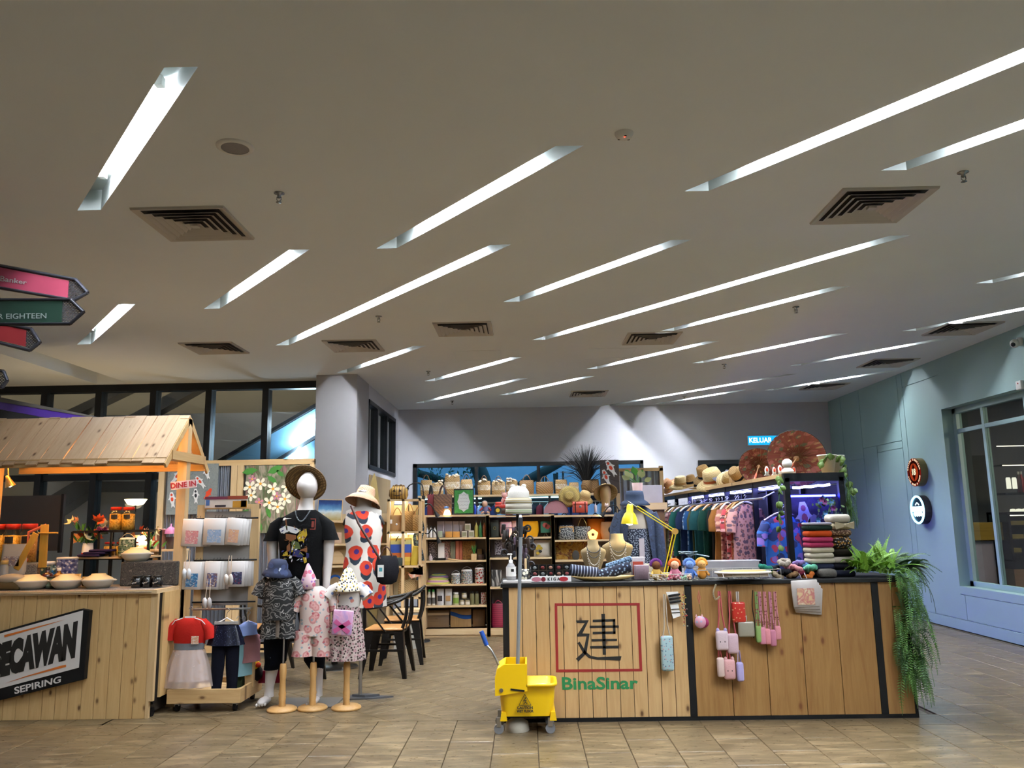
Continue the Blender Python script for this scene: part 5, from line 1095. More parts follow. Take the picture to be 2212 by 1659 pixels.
m_lo=plain('lily_orange','d8562a',.6);m_lp=plain('lily_peach','d99a6a',.6);m_lw=plain('lily_white','ccc8a8',.6)
lilies(190,1176,7.3,rs.location.z+zs+.015,11,[m_lo,m_lo,m_lp,m_lw,m_lw],'orange and white lilies in a white pot with red band',5)
lilies(325,1150,7.45,KZ+.3,8,[m_lp,m_lw,m_lo],'peach and white flowers beside the pink cups',9,False,.12,.16)
tag(MB().lathe([(.001,0),(.035,0),(.042,.3),(.038,.3),(.001,.29)],n=16).build('glass_vase',m_jclear,None,(PY(325,1150,7.45).x,7.45,KZ+.01)),'clear glass vase under the peach flowers','vase')
p=PY(200,1152,7.28);m=MB();random.seed(4)
for i in range(60):a_=random.uniform(0,6.28);m.tube([(0,0,0),(cos(a_)*random.uniform(.02,.06),sin(a_)*.04,random.uniform(-.005,.03))],.003,4)
tag(m.build('purple_blossom',plain('magenta_petals','6d1c56',.7),None,(PY(220,1152,7.22).x,7.22,rs.location.z+zz+.012)),'flat purple artificial blossom lying on the riser','flower')
cl=MB()
for i in range(3):cl.rbox((.0+.05*i,0,.014+.02*i),(.2,.16,.022),.01)
tag(cl.build('folded_cloth',fabric('deep_violet','2b2140'),None,(PY(195,1198,7.2).x,7.24,rs.location.z+zs+.015)),'folded deep violet napkins on the riser board','napkins')
def uplight(px,py,Y,w_px,lab):
 p=PY(px,py,Y);r_=w_px*Y/F_PX/2;t=thing('floor_lamp',lab,'floor lamp',(p.x,Y,0));z=p.z
 MB().lathe([(r_*.3,z-.035),(r_*.7,z-.02),(r_,z+.045),(r_*.97,z+.045),(r_*.66,z-.01),(.001,z-.02)],n=24).build('shade',emit('uplight_shade','ffe2b4',1.4*WARM),t)
 MB().lathe([(.001,z),(r_*.5,z-.002),(.001,z+.03)],n=16).build('bulb',emit('uplight_bulb','ffd9a0',22*WARM),t);MB().cyl((0,0,.02),(0,0,z-.03),.012,n=8).build('pole',m_blk,t);MB().lathe([(.001,.025),(.12,.02),(.13,0)],n=20).build('base',m_blk,t)
uplight(293,1086,10.4,46,'floor lamp with glowing bowl shade behind the cookie jars');uplight(84,1088,10.4,46,'floor lamp with glowing bowl shade behind the dark screen')
t=thing('table_lamp','small glowing white mushroom lamp with orange base on the kiosk','lamp',(PY(308,1180,7.4).x,7.4,rs.location.z+zs+.014));MB().lathe([(.05,.1),(.055,.13),(.04,.17),(.001,.18)],n=18).build('shade',emit('mushroom_glow','ffe8c0',5*WARM),t);MB().lathe([(.001,0),(.035,0),(.04,.06),(.03,.1),(.001,.1)],n=16).build('base',plain('lamp_orange','c8602c',.5),t)
ks=thing('wall_shelf','small pine shelf holding pink cups beside the kiosk post','shelf',(PY(362,1186,8.2).x,8.2,0));zsh=PY(362,1186,8.2).z
MB().box(-.17,.17,-.1,.12,zsh-.02,zsh).build('board',m_pale_x,ks)
for x in(-.15,.15):MB().box(x-.02,x+.02,.06,.1,0,zsh-.02).build('leg',m_pale_z,ks)
for nm,px,mt in(('pink paper cup stack with pale sleeve',348,'c99a98'),('tall pink cup behind the stack',340,'d8b5a8')):tag(MB().lathe([(.001,0),(.032,0),(.045,.19),(.047,.19),(.047,.2),(.043,.2),(.001,.19)],n=18).build('paper_cup',plain('cup_'+mt,mt,.6),None,(PY(px,1186,8.2).x,8.2 if px>345 else 8.27,zsh)),nm+' on the pine shelf','cup')
t=thing('dome_cup','clear dessert cup with pink dome and dark filling on the pine shelf','cup',(PY(369,1186,8.2).x,8.18,zsh));MB().lathe([(.001,0),(.036,0),(.046,.12)],n=18).build('cup',plain('cup_dark','3a2c2e',.25),t);MB().lathe([(.048,.12),(.046,.145),(.025,.17),(.001,.175)],n=18).build('dome',m_clear,t);MB().lathe([(.06,.15),(.055,.18),(.03,.21),(.008,.225),(.006,.25),(.001,.25)],n=18).build('pink_top',plain('cup_pink','b06a92',.5),t)
m_scr=plain('black_screen','16161a',.2);t=thing('display_screen','dark upright screen standing behind the cookie jars','screen',(PY(60,1180,8.0).x,8.0,0));za,zb_=PY(100,1190,8).z,PY(100,1070,8).z
MB().box(-.55,.3,0,.03,za,zb_).build('panel',plain('screen_grey','2e2d30',.35),t);MB().box(.3,.325,-.005,.035,za-.02,zb_+.01).build('frame',m_scr,t);MB().box(-.15,.1,.05,.1,0,za).build('stand',m_scr,t)
t=thing('clip_lamp','small brass cone lamp clipped under the plank roof','lamp',PY(20,1042,6.85));MB().lathe([(.042,-.035),(.02,.03),(.014,.06),(.001,.062),(.012,.03),(.04,-.035)],n=18,M=rotm(.25,-.25)).build('shade',plain('brass','b59a64',.3,.7),t);MB().ell((.01,-.005,-.02),(.02,.02,.02),10,7).build('bulb',emit('bulb_warm','ffdca0',30*WARM),t);MB().tube([(-.012,0,.055),(-.02,0,.12)],.006,6).build('stem',plain('brass','b59a64',.3,.7),t)
# far shelving behind the counter
YS=10.9
m_back=plain('shelf_back','7a716a',.85)
def bookcase(lab,x0,x1,shelves,first=False):
 t=thing('bookcase',lab,'bookcase',(PY((x0+x1)/2,1240,YS).x,YS,0),group='pale wood bookcases along the far side');ox=t.location.x
 X=lambda px:PY(px,1240,YS).x-ox
 Z=lambda py:PY((x0+x1)/2,py,YS).z
 zt=Z(1112);u=.024
 for a in(x0,x1):MB().box(X(a)-u,X(a)+u,0,.32,.11,zt).build('upright',m_pale_z,t,bevel=.002)
 MB().box(X(x0)+u,X(x1)-u,0,.32,zt-.026,zt).build('top_board',m_pale_x,t)
 MB().box(X(x0)-u,X(x1)+u,.02,.3,0,.11).build('plinth',m_pale_x,t);MB().box(X(x0)+u,X(x1)-u,0,.31,.11,Z(1371)).build('floor_board',m_pale_x,t)
 MB().box(X(x0)+u,X(x1)-u,.3,.315,.12,zt-.03).build('back_panel',m_back,t)
 for py in shelves:MB().box(X(x0)+u,X(x1)-u,.004,.3,Z(py)-.022,Z(py)).build('shelf',m_pale_x,t,bevel=.002)
 return t
b1=bookcase('first bookcase from the chairs with books, tins and bottles',916,1054.5,(1161.5,1211,1262,1308.5));b2=bookcase('middle bookcase behind the mop handle',1054.5,1196.5,(1160.5,1204.5,1268));b3=bookcase('bookcase behind the necklace busts',1196.5,1338,(1166,1209.5,1268))
def on(px,py):return PY(px,py,YS+.14)
def sx(px0,px1):return(px1-px0)*(YS+.14)/F_PX*.99
def item(name,lab,cat,x0,x1,y0,y1,mat,d=.06,Y=None,**k):return box_thing(name,lab,cat,x0,x1,y0,y1,Y or YS+.12,d,mat,**k)
YI=YS+.12
m_cream=plain('cream_card','cfc6b6',.7);m_lilac=plain('lilac_card','b9aeb4',.7)
for i,px in enumerate((922,930.5,939)):bottle(px,1161,7,24,YI,None,m_white,m_jlid,ORD[i]+' white lotion bottle with black cap on the top shelf','white lotion bottles',neck=.3)
for i,(a,b)in enumerate(((944,960),(961,977),(978,991),(992,1004))):item('gift_box',ORD[i]+' tall pale gift box with printed lines on the top shelf','box',a,b,1126,1161,m_lilac,.05,YI+.07,face=plain('print_grey','9a9298',.7),group='tall pale gift boxes')
item('soap_box','small green soap box before the pale gift boxes','box',946,955,1147,1161,plain('pale_green','a4b098',.7),.05)
for i,(a,b)in enumerate(((962,977),(978.5,993))):item('orange_carton',ORD[i]+' slanted orange carton on the top shelf','carton',a,b,1148,1161,plain('orange_card','d09648',.6),.05,group='orange cartons')
for i,(a,b,c,d_)in enumerate(((997,1009,1147,1161),(1012,1024,1146,1161),(1004,1016,1131,1146.5))):item('white_carton',['left lower','right lower','upper'][i]+' white carton with print beside the soap bottles','carton',a,b,c,d_,m_cream,.06,face=plain('sage_print','8f8f70',.7),group='white printed cartons')
for i,(px,c)in enumerate(((1029,'a89a4c'),(1038,'2f6a3c'),(1046.5,'9a4a1c'))):bottle(px,1161,8,36,YI,None,plain('soap_'+c,c,.2,coat=.4),m_jlid,['yellow','green','amber'][i]+' soap bottle with black cap on the top shelf','soap bottles',lab_mat=None)
m_lace=spots('lace_print','3c3438',[('a89a9a',60,.1,.35,2,.5)],.7)
item('notebook','dark lace patterned notebook standing on the second shelf','notebook',926,944,1171,1208,m_lace,.015,YI+.1);item('notebook','pink floral notebook leaning behind the white card','notebook',955,976,1169,1209,spots('floral_note','b9a39a',[('6a4a4c',50,0,.3,3,.6),('c98a8a',40,0,.25,6,.6)],.7),.015,YI+.1)
item('white_card','blank white display card on a small stand','card',946,960,1173,1208,m_white,.006,YI+.02);item('dark_tray','small dark tray under the white card','tray',940,962,1205.5,1211,m_blk,.08)
item('green_book','plain grey-green book standing on the second shelf','book',973,983,1170,1210,plain('sage_book','6d6f5c',.7),.08,YI+.05);item('salmon_book','salmon coloured book standing on the second shelf','book',984,991,1168,1210,plain('salmon','b06a54',.7),.1,YI+.05);item('salmon_book','rust coloured book beside the salmon book','book',991.5,998,1168,1210,plain('rust','9a5138',.7),.1,YI+.05)
item('batik_book','tan batik patterned book facing out on the second shelf','book',999,1027,1168,1210,spots('batik_tan','a87a3c',[('5a3418',45,.08,.28,2,.8),('c9a05c',45,0,.1,2,.8)],.7),.02,YI+.12)
p=PY(1024,1211,YI);t=thing('potted_cactus','small green plant in a square wooden pot on the second shelf','plant',p);MB().rbox((0,0,.045),(.075,.07,.09),.005).build('pot',m_pale_z,t)
for i in range(7):MB().tube([(0,0,.09),(.02*cos(i),.02*sin(i),.14),(.035*cos(i),.03*sin(i),.2)],.006,5,rs=[.007,.006,.002]).build('leaf',m_lf,t)
item('dark_box','dark brown wooden box beside the little plant','box',1032,1046,1198,1211,plain('walnut','3f2616',.5),.07);item('tan_box','tan paper box stacked behind the dark box','box',1031,1041,1186,1211,plain('tan_card','8f7148',.7),.05,YI+.1)
item('cork_coaster','small pale wooden block at the shelf end','block',922,934,1206,1211,m_cream,.06);t=thing('incense_stick','dark wooden incense holder lying diagonally on the second shelf','incense holder',PY(985,1209,YI-.05));MB().rbox((0,0,0),(.22,.03,.012),.003,M=rotm(0,.12)).build('holder',m_pale_x,t);MB().tube([(-.05,0,.0),(-.1,0,.11)],.004,5).build('stick',plain('walnut','3f2616',.5),t)
bottle(930,1211,8,14,YI-.04,None,m_lilac,m_white,'tiny lilac perfume bottle on the second shelf')
for i,(px,w_,c1,c2,h_)in enumerate(((946,52,'c99a8a','8a9a4c',26),(948,46,'6a4a6a','4a7a5a',34))):
 p=PY(px,1262,YI+.03+.09*i);r_=w_/2*YI/F_PX;tag(MB().lathe([(r_*cos(a_),r_*.62*sin(a_)+(.06 if i else 0))for a_ in[pi/2*k/8 for k in range(9)]]+[(r_*.96,.0+(.06 if i else 0))],n=24).build('food_cover',stripes('cover_stripe_'+c1,[c1,c2,'c9b54c',c2,c1,'8a5a8a'],'Z',18,.8,.01),None,p),['pink and green','purple and green'][i]+' woven dome food cover on the third shelf','food cover','woven food covers')
m_flo=spots('floral_enamel','c4c6c2',[('4a7a9a',40,0,.24,2,.7),('a86a6a',36,0,.2,5,.7),('4a6a4a',36,0,.18,8,.7)],.3)
tiffin(984.5,YI,PY(984,1262,YI).z,20,24,m_flo,'small floral enamel tin beside the food covers',2);tiffin(1008,YI,PY(1008,1262,YI).z,24,38,m_flo,'large floral enamel canister on the third shelf',1);tiffin(1036,YI,PY(1036,1262,YI).z,22,36,spots('poppy_enamel','d2cec8',[('b83a2c',26,0,.3,2,.6),('1c1c1c',30,0,.15,5,.6)],.3),'white three-tier tiffin carrier with red poppies',3)
for i,px in enumerate((919,927,936)):bottle(px,1308,7.5,33,YI,None,m_cream,plain('green_cap','2c8a3c',.4),ORD[i]+' bottle with green cap on the lowest full shelf','green capped bottles',lab_mat=plain('dark_label','4a4440',.6),neck=.28,nr=.7)
for i,(px,c)in enumerate(((951,'2c2626'),(968.5,'b08a5a'))):pouch(px,1274,1308,16,YI,plain('pouch_white','c6c3bf',.5),['white stand-up pouch with dark beans','white stand-up pouch with pale oats'][i],lab_mat=plain('pouch_window_'+c,c,.6),group='white stand-up pouches')
jar(985,1308,13,27,YI,PY(985,1308,YI).z,plain('green_label_jar','b9b48f',.4),m_white,'white labelled jar beside the pouches',labelm=plain('lime_logo','7a9a3c',.6))
for i,(px,py)in enumerate(((998,1308),(1010,1308),(1003,1293))):jar(px,py,11,14,YI,PY(px,py,YI).z,plain('spice_jar','8a7c5a',.35),m_jlid,['left lower','right lower','upper'][i]+' small spice jar of the stacked three',group='stacked spice jars',labelm=m_cream)
for i,px in enumerate((1020,1030)):jar(px,1308,9,29,YI,PY(px,1308,YI).z,plain('slim_jar','6d6a48',.35),m_jlid,['left','right'][i]+' slim jar beside the white tea box',group='slim jars')
item('tea_box','white tea box with red flowers at the shelf end','box',1039,1050,1280,1308,spots('tea_print','c9c0b8',[('a83a34',40,0,.28,2,.6)],.6),.06);m=MB();m.sheet(lambda u,v:(.3*(u-.5),.1*v,.012+.006*sin(9*u)*sin(7*v)),10,5,thick=.0);tag(m.build('foil_packet',plain('crumpled_foil','8f8d88',.25,.8),None,PY(1013,1310,YS+.05)),'crumpled silver foil packet lying before the slim jars','packet')
def board(x0,x1,y0,y1,mat,lab,Y,extra=None):
 a,b=PY(x0,y1,Y),PY(x1,y0,Y);t=thing('serving_board',lab,'serving board',((a.x+b.x)/2,Y,a.z),rot=(rad(-6),0,0),group='wooden serving boards');w_,h=(b.x-a.x)/2,b.z-a.z
 MB().rbox((0,0,h/2),(2*w_,.025,h),.006).build('board',mat,t);
 if extra:extra(t,w_,h)
board(918,970,1318,1369,wood('dark_oak','7a5c38','5f4528','X',1.5),'dark wooden serving board with pale stripes on the bottom shelf',YI+.05,lambda t,w_,h:[MB().box(-w_,w_,-.015,-.012,h*a,h*(a+.1)).build('stripe',m_pale_x,t)for a in(.08,.78)])
board(973,1018,1315,1369,wood('mid_oak','a8824f','8f6a3c','Z',1.2),'wooden serving board with a blue resin wave',YI+.05,lambda t,w_,h:MB().sheet(lambda u,v:(-w_+2*w_*u,-.0135,h*(.7-.12*u+.04*cos(5*u))+.05*v),14,1,thick=-.002).build('resin_wave',plain('blue_resin','1f4a8a',.25),t))
board(1021,1048,1316,1369,wood('brown_oak','7a5226','60401c','Z',1.2),'plain brown serving board on the bottom shelf',YI+.06)
item('gift_box','tall dark green gift box with gold ring on the middle bookcase','box',1060,1077,1123,1160,plain('forest_box','2e3329',.6),.06,face=None);p=PY(1068.5,1141,YI-.004);tag(MB().tube([(.016*cos(a_),0,.02*sin(a_))for a_ in[2*pi*k/12 for k in range(12)]],.003,5,closed=True).build('gold_ring',plain('gold_ring','b59a4c',.3,.8),None,p),'gold ring emblem on the dark green gift box','emblem')
def cloth_bag(px,y0,y1,w_px,Y,mat,lab,handle=None,name='cloth_bag',cat='bag',group=None,hh=.08,taper=.85):
 p=PY(px,y1,Y);k=Y/F_PX;w_,h=w_px*k/2,(y1-y0)*k;t=thing(name,lab,cat,p,group=group)
 loft(MB(),[[(w_*f*cos(a_),.05*f*sin(a_)*g_,z)for a_ in[2*pi*i/16 for i in range(16)]]for f,g_,z in((taper*.9,.9,0),(taper,1,h*.06),(1,1.0,h*.4),(.96,.7,h*.85),(.9,.35,h))]).build('body',mat,t)
 if handle:MB().tube(arc((-w_*.55,0,h*.97),(w_*.55,0,h*.97),hh,10),.006,6).build('handle',handle,t)
 return t
cloth_bag(1093,1128,1160,26,YI,blobs('mint_pink',['b98a98','c9a0a8','8fb0a4'],8),'mint and pink zip pouch on the middle bookcase',cat='pouch');cloth_bag(1118,1126,1160,26,YI+.03,plain('pale_pink','c9a8a4',.8),'pale pink tote folded on the middle bookcase');cloth_bag(1146,1127,1160,36,YI,fabric('marigold','d89a1c'),'marigold yellow bag on the middle bookcase')
t=box_thing('small_canvas','small green canvas with red flowers on an easel','painting',1168,1191,1126,1151,YI,.02,plain('teal_canvas','2f6a56',.7));t=[MB().prism([(.04*cos(i),.035*sin(i))for i in range(6)],-.003,.0,o=(x,0,z)).build('petal_patch',plain('canvas_rose','b8564c',.7),t)for x,z in((-.01,.1),(.02,.08))]
tag(MB().tube([(-.03,0,0),(0,.03,.06),(.03,0,0)],.004,5).build('small_easel',m_pale_z,None,PY(1179,1160,YI)),'tiny wooden easel under the green canvas','easel')
p=PY(1116,1160,YI-.04);t=thing('candle_lamp','small glowing candle lamp between the pink tote and marigold bag','lamp',p);MB().lathe([(.001,0),(.03,0),(.03,.07),(.001,.075)],n=14).build('glow',emit('candle_glow','ffd09a',4*WARM),t);MB().lathe([(.034,0),(.034,.012),(.001,.012)],n=14).build('base',m_pale_z,t)
item('photo_easel','dark floral print on a wooden easel on the middle bookcase','print',1069,1085,1166,1199,spots('floral_dark','8a8288',[('2a2228',46,0,.34,2,.7)],.7),.012)
t=thing('cushion','white cushion with yellow painted flower on the middle bookcase','cushion',PY(1172,1204,YI));m=MB();h=36*YI/F_PX
m.sheet(lambda u,v:(h*(u-.5)*1.0,-.045*(sin(pi*u)*sin(pi*v))**.5,h*v),10,10).sheet(lambda u,v:(h*(u-.5)*1.0,.045*(sin(pi*u)*sin(pi*v))**.5,h*v),10,10);m.build('cover',fabric('cushion_white','c9c2b4'),t)
for i,(x,z)in enumerate(((-.07,.12),(-.045,.15),(-.03,.08),(-.06,.06),(-.02,.12))):MB().prism([(.026*cos(q),.022*sin(q))for q in range(6)],-.052,-.048,o=(x,0,z)).build('painted_petal',plain('mustard','b59a2c',.8)if i!=2 else m_kb,t)
item('marble_picture','dark picture frame with white streak on the middle bookcase','picture frame',1062,1083,1231,1267,blobs('marble_dark',['2a2826','3a3632','c9c4bc','2a2826'],7,stretch=(2,1,.6)),.02)
cloth_bag(1077,1308,1370,30,YI,stripes('crimson_weave',['8f1f38','7a182e'],'Z',40,.5),'crimson woven bag standing on the bottom shelf',plain('crimson','8f1f38',.5),taper=1.0,hh=.05)
m_blpat=spots('black_white_scroll','22262a',[('a8aaa4',60,.12,.34,2,.9)],.6)
t=cloth_bag(1224,1136,1166,34,YI-.03,m_blpat,'scroll print purse with wooden frame clasp',taper=1.0);MB().tube([(-.09,-.02,.1),(-.09,-.02,.165),(.09,-.02,.165),(.09,-.02,.1)],.012,6).build('wood_clasp',plain('beech','c99a5c',.5),t)
cloth_bag(1259,1138,1166,36,YI-.02,m_blpat,'scroll print purse with gold metal handle',plain('gold_metal','b9a468',.25,.9),hh=.12,taper=1.0);cloth_bag(1221,1118,1166,34,YI+.08,fabric('charcoal_bag','26262a'),'charcoal bag behind the scroll print purses',m_blk,hh=.06)
p=PY(1281,1166,YI-.06);t=thing('flower_lamp','glowing orange paper flower lamp on the shelf','lamp',p);m=MB()
for k in range(5):m.sheet(lambda u,v:((u-.5)*.09*sin(pi*min(1,v*.8+.15)),-.02*sin(pi*v),.07*v),3,4,M=rotm(0,2*pi*k/5),o=(0,0,.07))
m.build('petals',emit('petal_glow','ffa54c',1.2*WARM),t);MB().ell((0,-.012,.07),(.022,.015,.022),8,6).build('heart',plain('flower_heart','5a2c14',.7),t)
cloth_bag(1288,1122,1166,40,YI+.09,fabric('amber_felt','a86a24'),'amber felt bag behind the flower lamp',m_blk);t=cloth_bag(1318,1128,1166,40,YI,fabric('tan_felt','b08a64'),'tan animal face bag with one black eye patch',m_blk);MB().ell((.02,-.05,.13),(.045,.01,.05),10,6).build('eye_patch',fabric('felt_black','1a1614'),t);MB().ell((.025,-.06,.135),(.016,.006,.016),8,6).build('eye',m_white,t)
item('batik_canvas','large red and ochre batik canvas behind the necklace busts','painting',1201,1285,1168,1209,blobs('batik_canvas',['6a1f1c','b5842c','c8a04c','7a2c1c','a3a05c'],7,.7,dist=2.5),.02,YI+.1)
p=PY(1244,1209,YI);tag(MB().ell((0,0,.055),(.05,.02,.07),12,8).build('stone_egg',plain('grey_stone','3f3e38',.7,bump=.4),None,p),'dark grey oval stone before the batik canvas','stone')
# goods on top of the bookcases
ZT=PY(985,1112,YS).z
def at_top(px,Y=YI):return Vector((PY(px,1100,Y).x,Y,ZT))
def paper_bag(px,w_px,h_px,mat,lab,Y=YI,hm=None):
 p=at_top(px,Y);k=Y/F_PX;w_,h=w_px*k/2,h_px*k;t=thing('carrier_bag',lab,'bag',p);MB().rbox((0,0,h/2),(2*w_,.11,h),.006).build('body',mat,t)
 for y in(-.05,.05):MB().tube(arc((-w_*.45,y,h*.95),(w_*.45,y,h*.95),.13),.009,6).build('handle',hm or m_blk,t)
 return t
paper_bag(957,38,44,wicker('brown_weave','6d4a30','4a3020',50),'brown woven carrier bag with dark round handles',hm=plain('dark_handle','3a2014',.5));paper_bag(931,14,45,plain('maroon','6a1624',.5),'maroon carrier bag beside the brown woven one',YI+.06)
p=at_top(966,YI-.1);t=thing('night_light','glowing little child figurine night light','figurine',p);MB().lathe([(.001,0),(.05,0),(.045,.02),(.03,.06),(.001,.065)],n=12).build('body',emit('figurine_glow','ffd9a0',4*WARM),t);MB().ell((-.01,0,.085),(.03,.03,.03),10,7).build('head',plain('porcelain','cbb49a',.4),t);MB().lathe([(.034,.09),(.03,.11),(.001,.118)],n=10,o=(-.01,0,0)).build('cap',plain('blue_cap','4a6a9a',.6),t)
a,b=PY(980,1112,YI-.06),PY(1023,1055,YI-.06);t=thing('framed_notice','notice in a green leafy frame with white cloud panel','notice',((a.x+b.x)/2,YI-.06,ZT),rot=(rad(-5),0,0));w_,h=(b.x-a.x)/2,b.z-a.z
MB().box(-w_,w_,0,.02,0,h).build('frame',m_blk,t);MB().box(-w_*.92,w_*.92,-.004,.001,h*.05,h*.95).build('green_mat',blobs('moss',['1f5a24','2f7a30','184a1c'],60,.8),t);MB().prism([(w_*.6*(cos(q*pi/8))*(1+.08*(-1)**q),h*.5+h*.37*sin(q*pi/8)*(1+.07*(-1)**q))for q in range(16)],-.006,-.004).build('cloud_panel',plain('cloud_white','b9bab8',.7),t)
for i,tx in enumerate(('Friends','enjoy','you pay','what you','break')):MB().tube([(.012*(q-len(tx)),-.007,h*(.76-.13*i)+.006*sin(q*1.9+i))for q in range(2*len(tx))],.0018,4).build('script_line',plain('script_grey','6a6a6a',.7),t)
for i,(px,c)in enumerate(((1026,'1f3a9a'),(1033,'6a90c8'))):bottle(px,1112,6,26-8*i,YI,ZT,plain('blue_bottle_'+c,c,.3),m_white,['dark','pale'][i]+' blue bottle beside the green framed notice')
p=at_top(1049);t=thing('rag_doll','sitting rag doll with grey hair beside the red toy jeep','doll',p);MB().ell((0,0,.06),(.045,.04,.06),10,8).build('body',fabric('doll_blue','5a5a7a'),t);MB().ell((-.01,-.01,.135),(.038,.036,.04),10,8).build('head',fabric('doll_skin','b08a74'),t);MB().ell((-.012,.012,.15),(.042,.036,.036),10,7).build('hair',fabric('doll_hair','6d6460'),t)
for s_ in(-1,1):MB().tube([(s_*.025,-.02,.03),(s_*.05,-.09,.02)],.014,7).build('leg',fabric('doll_skin','b08a74'),t);MB().tube([(s_*.04,-.01,.09),(s_*.075,-.03,.05)],.012,7).build('arm',fabric('doll_red','8a2f34'),t)
p=at_top(1087,YI-.05);t=thing('toy_jeep','red toy jeep with big black wheels and yellow hubs','toy car',p);m_jr=plain('jeep_red','b8352a',.35)
MB().rbox((0,0,.1),(.22,.11,.05),.012).build('body',m_jr,t);MB().rbox((-.06,0,.14),(.09,.1,.04),.012).build('hood',m_jr,t)
MB().tube([(.0,-.05,.12),(.015,-.05,.185),(.09,-.05,.185),(.1,-.05,.12)],.006,5).tube([(.0,.05,.12),(.015,.05,.185),(.09,.05,.185),(.1,.05,.12)],.006,5).build('roll_cage',m_jr,t)
for x in(-.07,.075):
 for y in(-.065,.065):MB().cyl((x,y-.022,.05),(x,y+.022,.05),.05,n=16).build('wheel',plain('tyre','141414',.8),t);s_=-1 if y<0 else 1;MB().cyl((x,y,.05),(x,y+s_*.026,.05),.027,n=12).build('hub',plain('hub_yellow','c9a82c',.4),t)
p=at_top(1090,YI+.06);t=thing('plush_bear','small pink plush bear sitting behind the toy jeep','plush toy',p);MB().ell((0,0,.16),(.05,.04,.07),10,8).build('body',fabric('plush_pink','b58a84'),t);MB().ell((0,-.01,.25),(.04,.04,.04),10,8).build('head',fabric('plush_pink','b58a84'),t)
for s_ in(-1,1):MB().ell((s_*.03,0,.285),(.015,.01,.015),8,5).build('ear',fabric('plush_pink','b58a84'),t)
MB().rbox((0,.01,.05),(.12,.1,.1),.01).build('box_seat',m_cream,t)
p=at_top(1201,YI-.06);t=thing('half_moon_bag','half-moon clutch with pale rose print','bag',p);m=MB();w_=52*YI/F_PX/2;h=27*YI/F_PX
loft(m,[[(w_*cos(pi*q/14),y,h*sin(pi*q/14))for q in range(15)]for y in(-.03,-.045,.045,.03)]);m.build('body',spots('rose_print','b5a088',[('c9b9a8',16,0,.34,2,.6),('a85a54',18,0,.16,5,.6),('3a3026',22,0,.08,8,.4)],.8),t)
p=at_top(1253,YI-.06);t=thing('red_chest','little red treasure chest box with dark straps','box',p);MB().rbox((0,0,.045),(.2,.12,.09),.006).build('body',plain('chest_red','a83a24',.5),t);MB().lathe([(.06,-.1),(.06,.1)],n=10,M=rotm(0,pi/2),a0=pi/2,a1=3*pi/2,o=(0,0,.09)).rbox((0,0,.11),(.205,.12,.05),.02).build('lid',plain('chest_red','a83a24',.5),t)
for x in(-.065,.065):MB().box(x-.006,x+.006,-.064,-.06,0,.14).build('strap',m_blk,t)
MB().rbox((0,-.063,.08),(.03,.008,.03),.003).build('clasp',m_steel,t)
m_str=wicker('pale_straw','b59a64','8f7440',110);p=PY(1230,1072,YI+.02);hm=MB();hat(hm,(0,0,0),.065,.03,.15,.01);tag(hm.build('straw_boater',wicker('gold_straw','a8924c','7a6630',110),None,p,rot=(rad(78),0,rad(-8))),'round gold straw hat standing on edge above the red chest','hat');p=PY(1262,1075,YI+.08);hm=MB();hat(hm,(0,0,0),.08,.09,.13,.02);tag(hm.build('straw_fedora',m_str,None,p,rot=(rad(30),rad(20),0)),'pale straw hat leaning beside the gold straw hat','hat')
p=at_top(1309);t=thing('hat_form','wooden head form under a drooping straw hat','head form',p);MB().lathe([(.001,0),(.06,0),(.055,.1),(.06,.16),(.075,.22),(.075,.3),(.06,.36),(.001,.39)],n=18).build('head',wood('head_wood','a88a5a','8a6c40','Z',2,knots=False),t)
hm=MB();hat(hm,(0,0,0),.085,.08,.165,.05,None,.95);tag(hm.build('sun_hat',m_str,None,(p.x,p.y+.03,ZT+.29),rot=(rad(-50),rad(-5),0)),'drooping straw sun hat with cord on the wooden head','hat')
bottle(1287,1108,6,22,YI-.1,ZT,m_lilac,m_jlid,'small lotion bottle with black cap beside the wooden head');p=at_top(1314,YI-.12);t=thing('cat_figurine','small pinkish cat figurine before the wooden head','figurine',p);MB().ell((0,0,.035),(.045,.03,.035),10,7).build('body',plain('cat_pink','b8a098',.5),t);MB().ell((-.02,-.01,.085),(.03,.028,.028),10,7).build('head',plain('cat_pink','b8a098',.5),t)
for s_ in(-1,1):MB().lathe([(.012,0),(.001,.022)],n=6,o=(-.02+s_*.016,-.01,.105)).build('ear',plain('cat_pink','b8a098',.5),t)
def gooseneck(pts,Y,lab):
 q=[PY(x,y,Y)for x,y in pts];t=thing('clip_lamp',lab,'lamp',q[0],group='black gooseneck clip lamps');MB().tube(curve([p-q[0]for p in q],4),.008,6).build('gooseneck',m_blk,t);e=q[-1]-q[0];d=(q[-1]-q[-2]).normalized()
 MB().cyl(e-d*.02,e+d*.06,.014,.034,12,cap=False).build('shade',m_blk,t);MB().ell(e+d*.035,(.018,.018,.018),8,6).build('bulb',emit('gooseneck_bulb','ffe2b0',22*WARM),t);MB().rbox((0,0,0),(.04,.05,.05),.006).build('clip',m_blk,t)
gooseneck([(914,1150),(925,1153),(933,1143),(942,1152),(946,1164)],YS-.08,'black gooseneck lamp clipped to the first bookcase');gooseneck([(1338,1105),(1330,1092),(1315,1095),(1305,1108)],YS-.02,'black gooseneck lamp clipped above the scroll print purses')
gooseneck([(915,1075),(912,1048),(900,1043),(885,1048),(880,1056)],10.6,'black gooseneck lamp above the pumpkin basket')
gooseneck([(905,1118),(918,1093),(930,1090),(941,1108)],10.7,'black gooseneck lamp arching before the maroon bag')
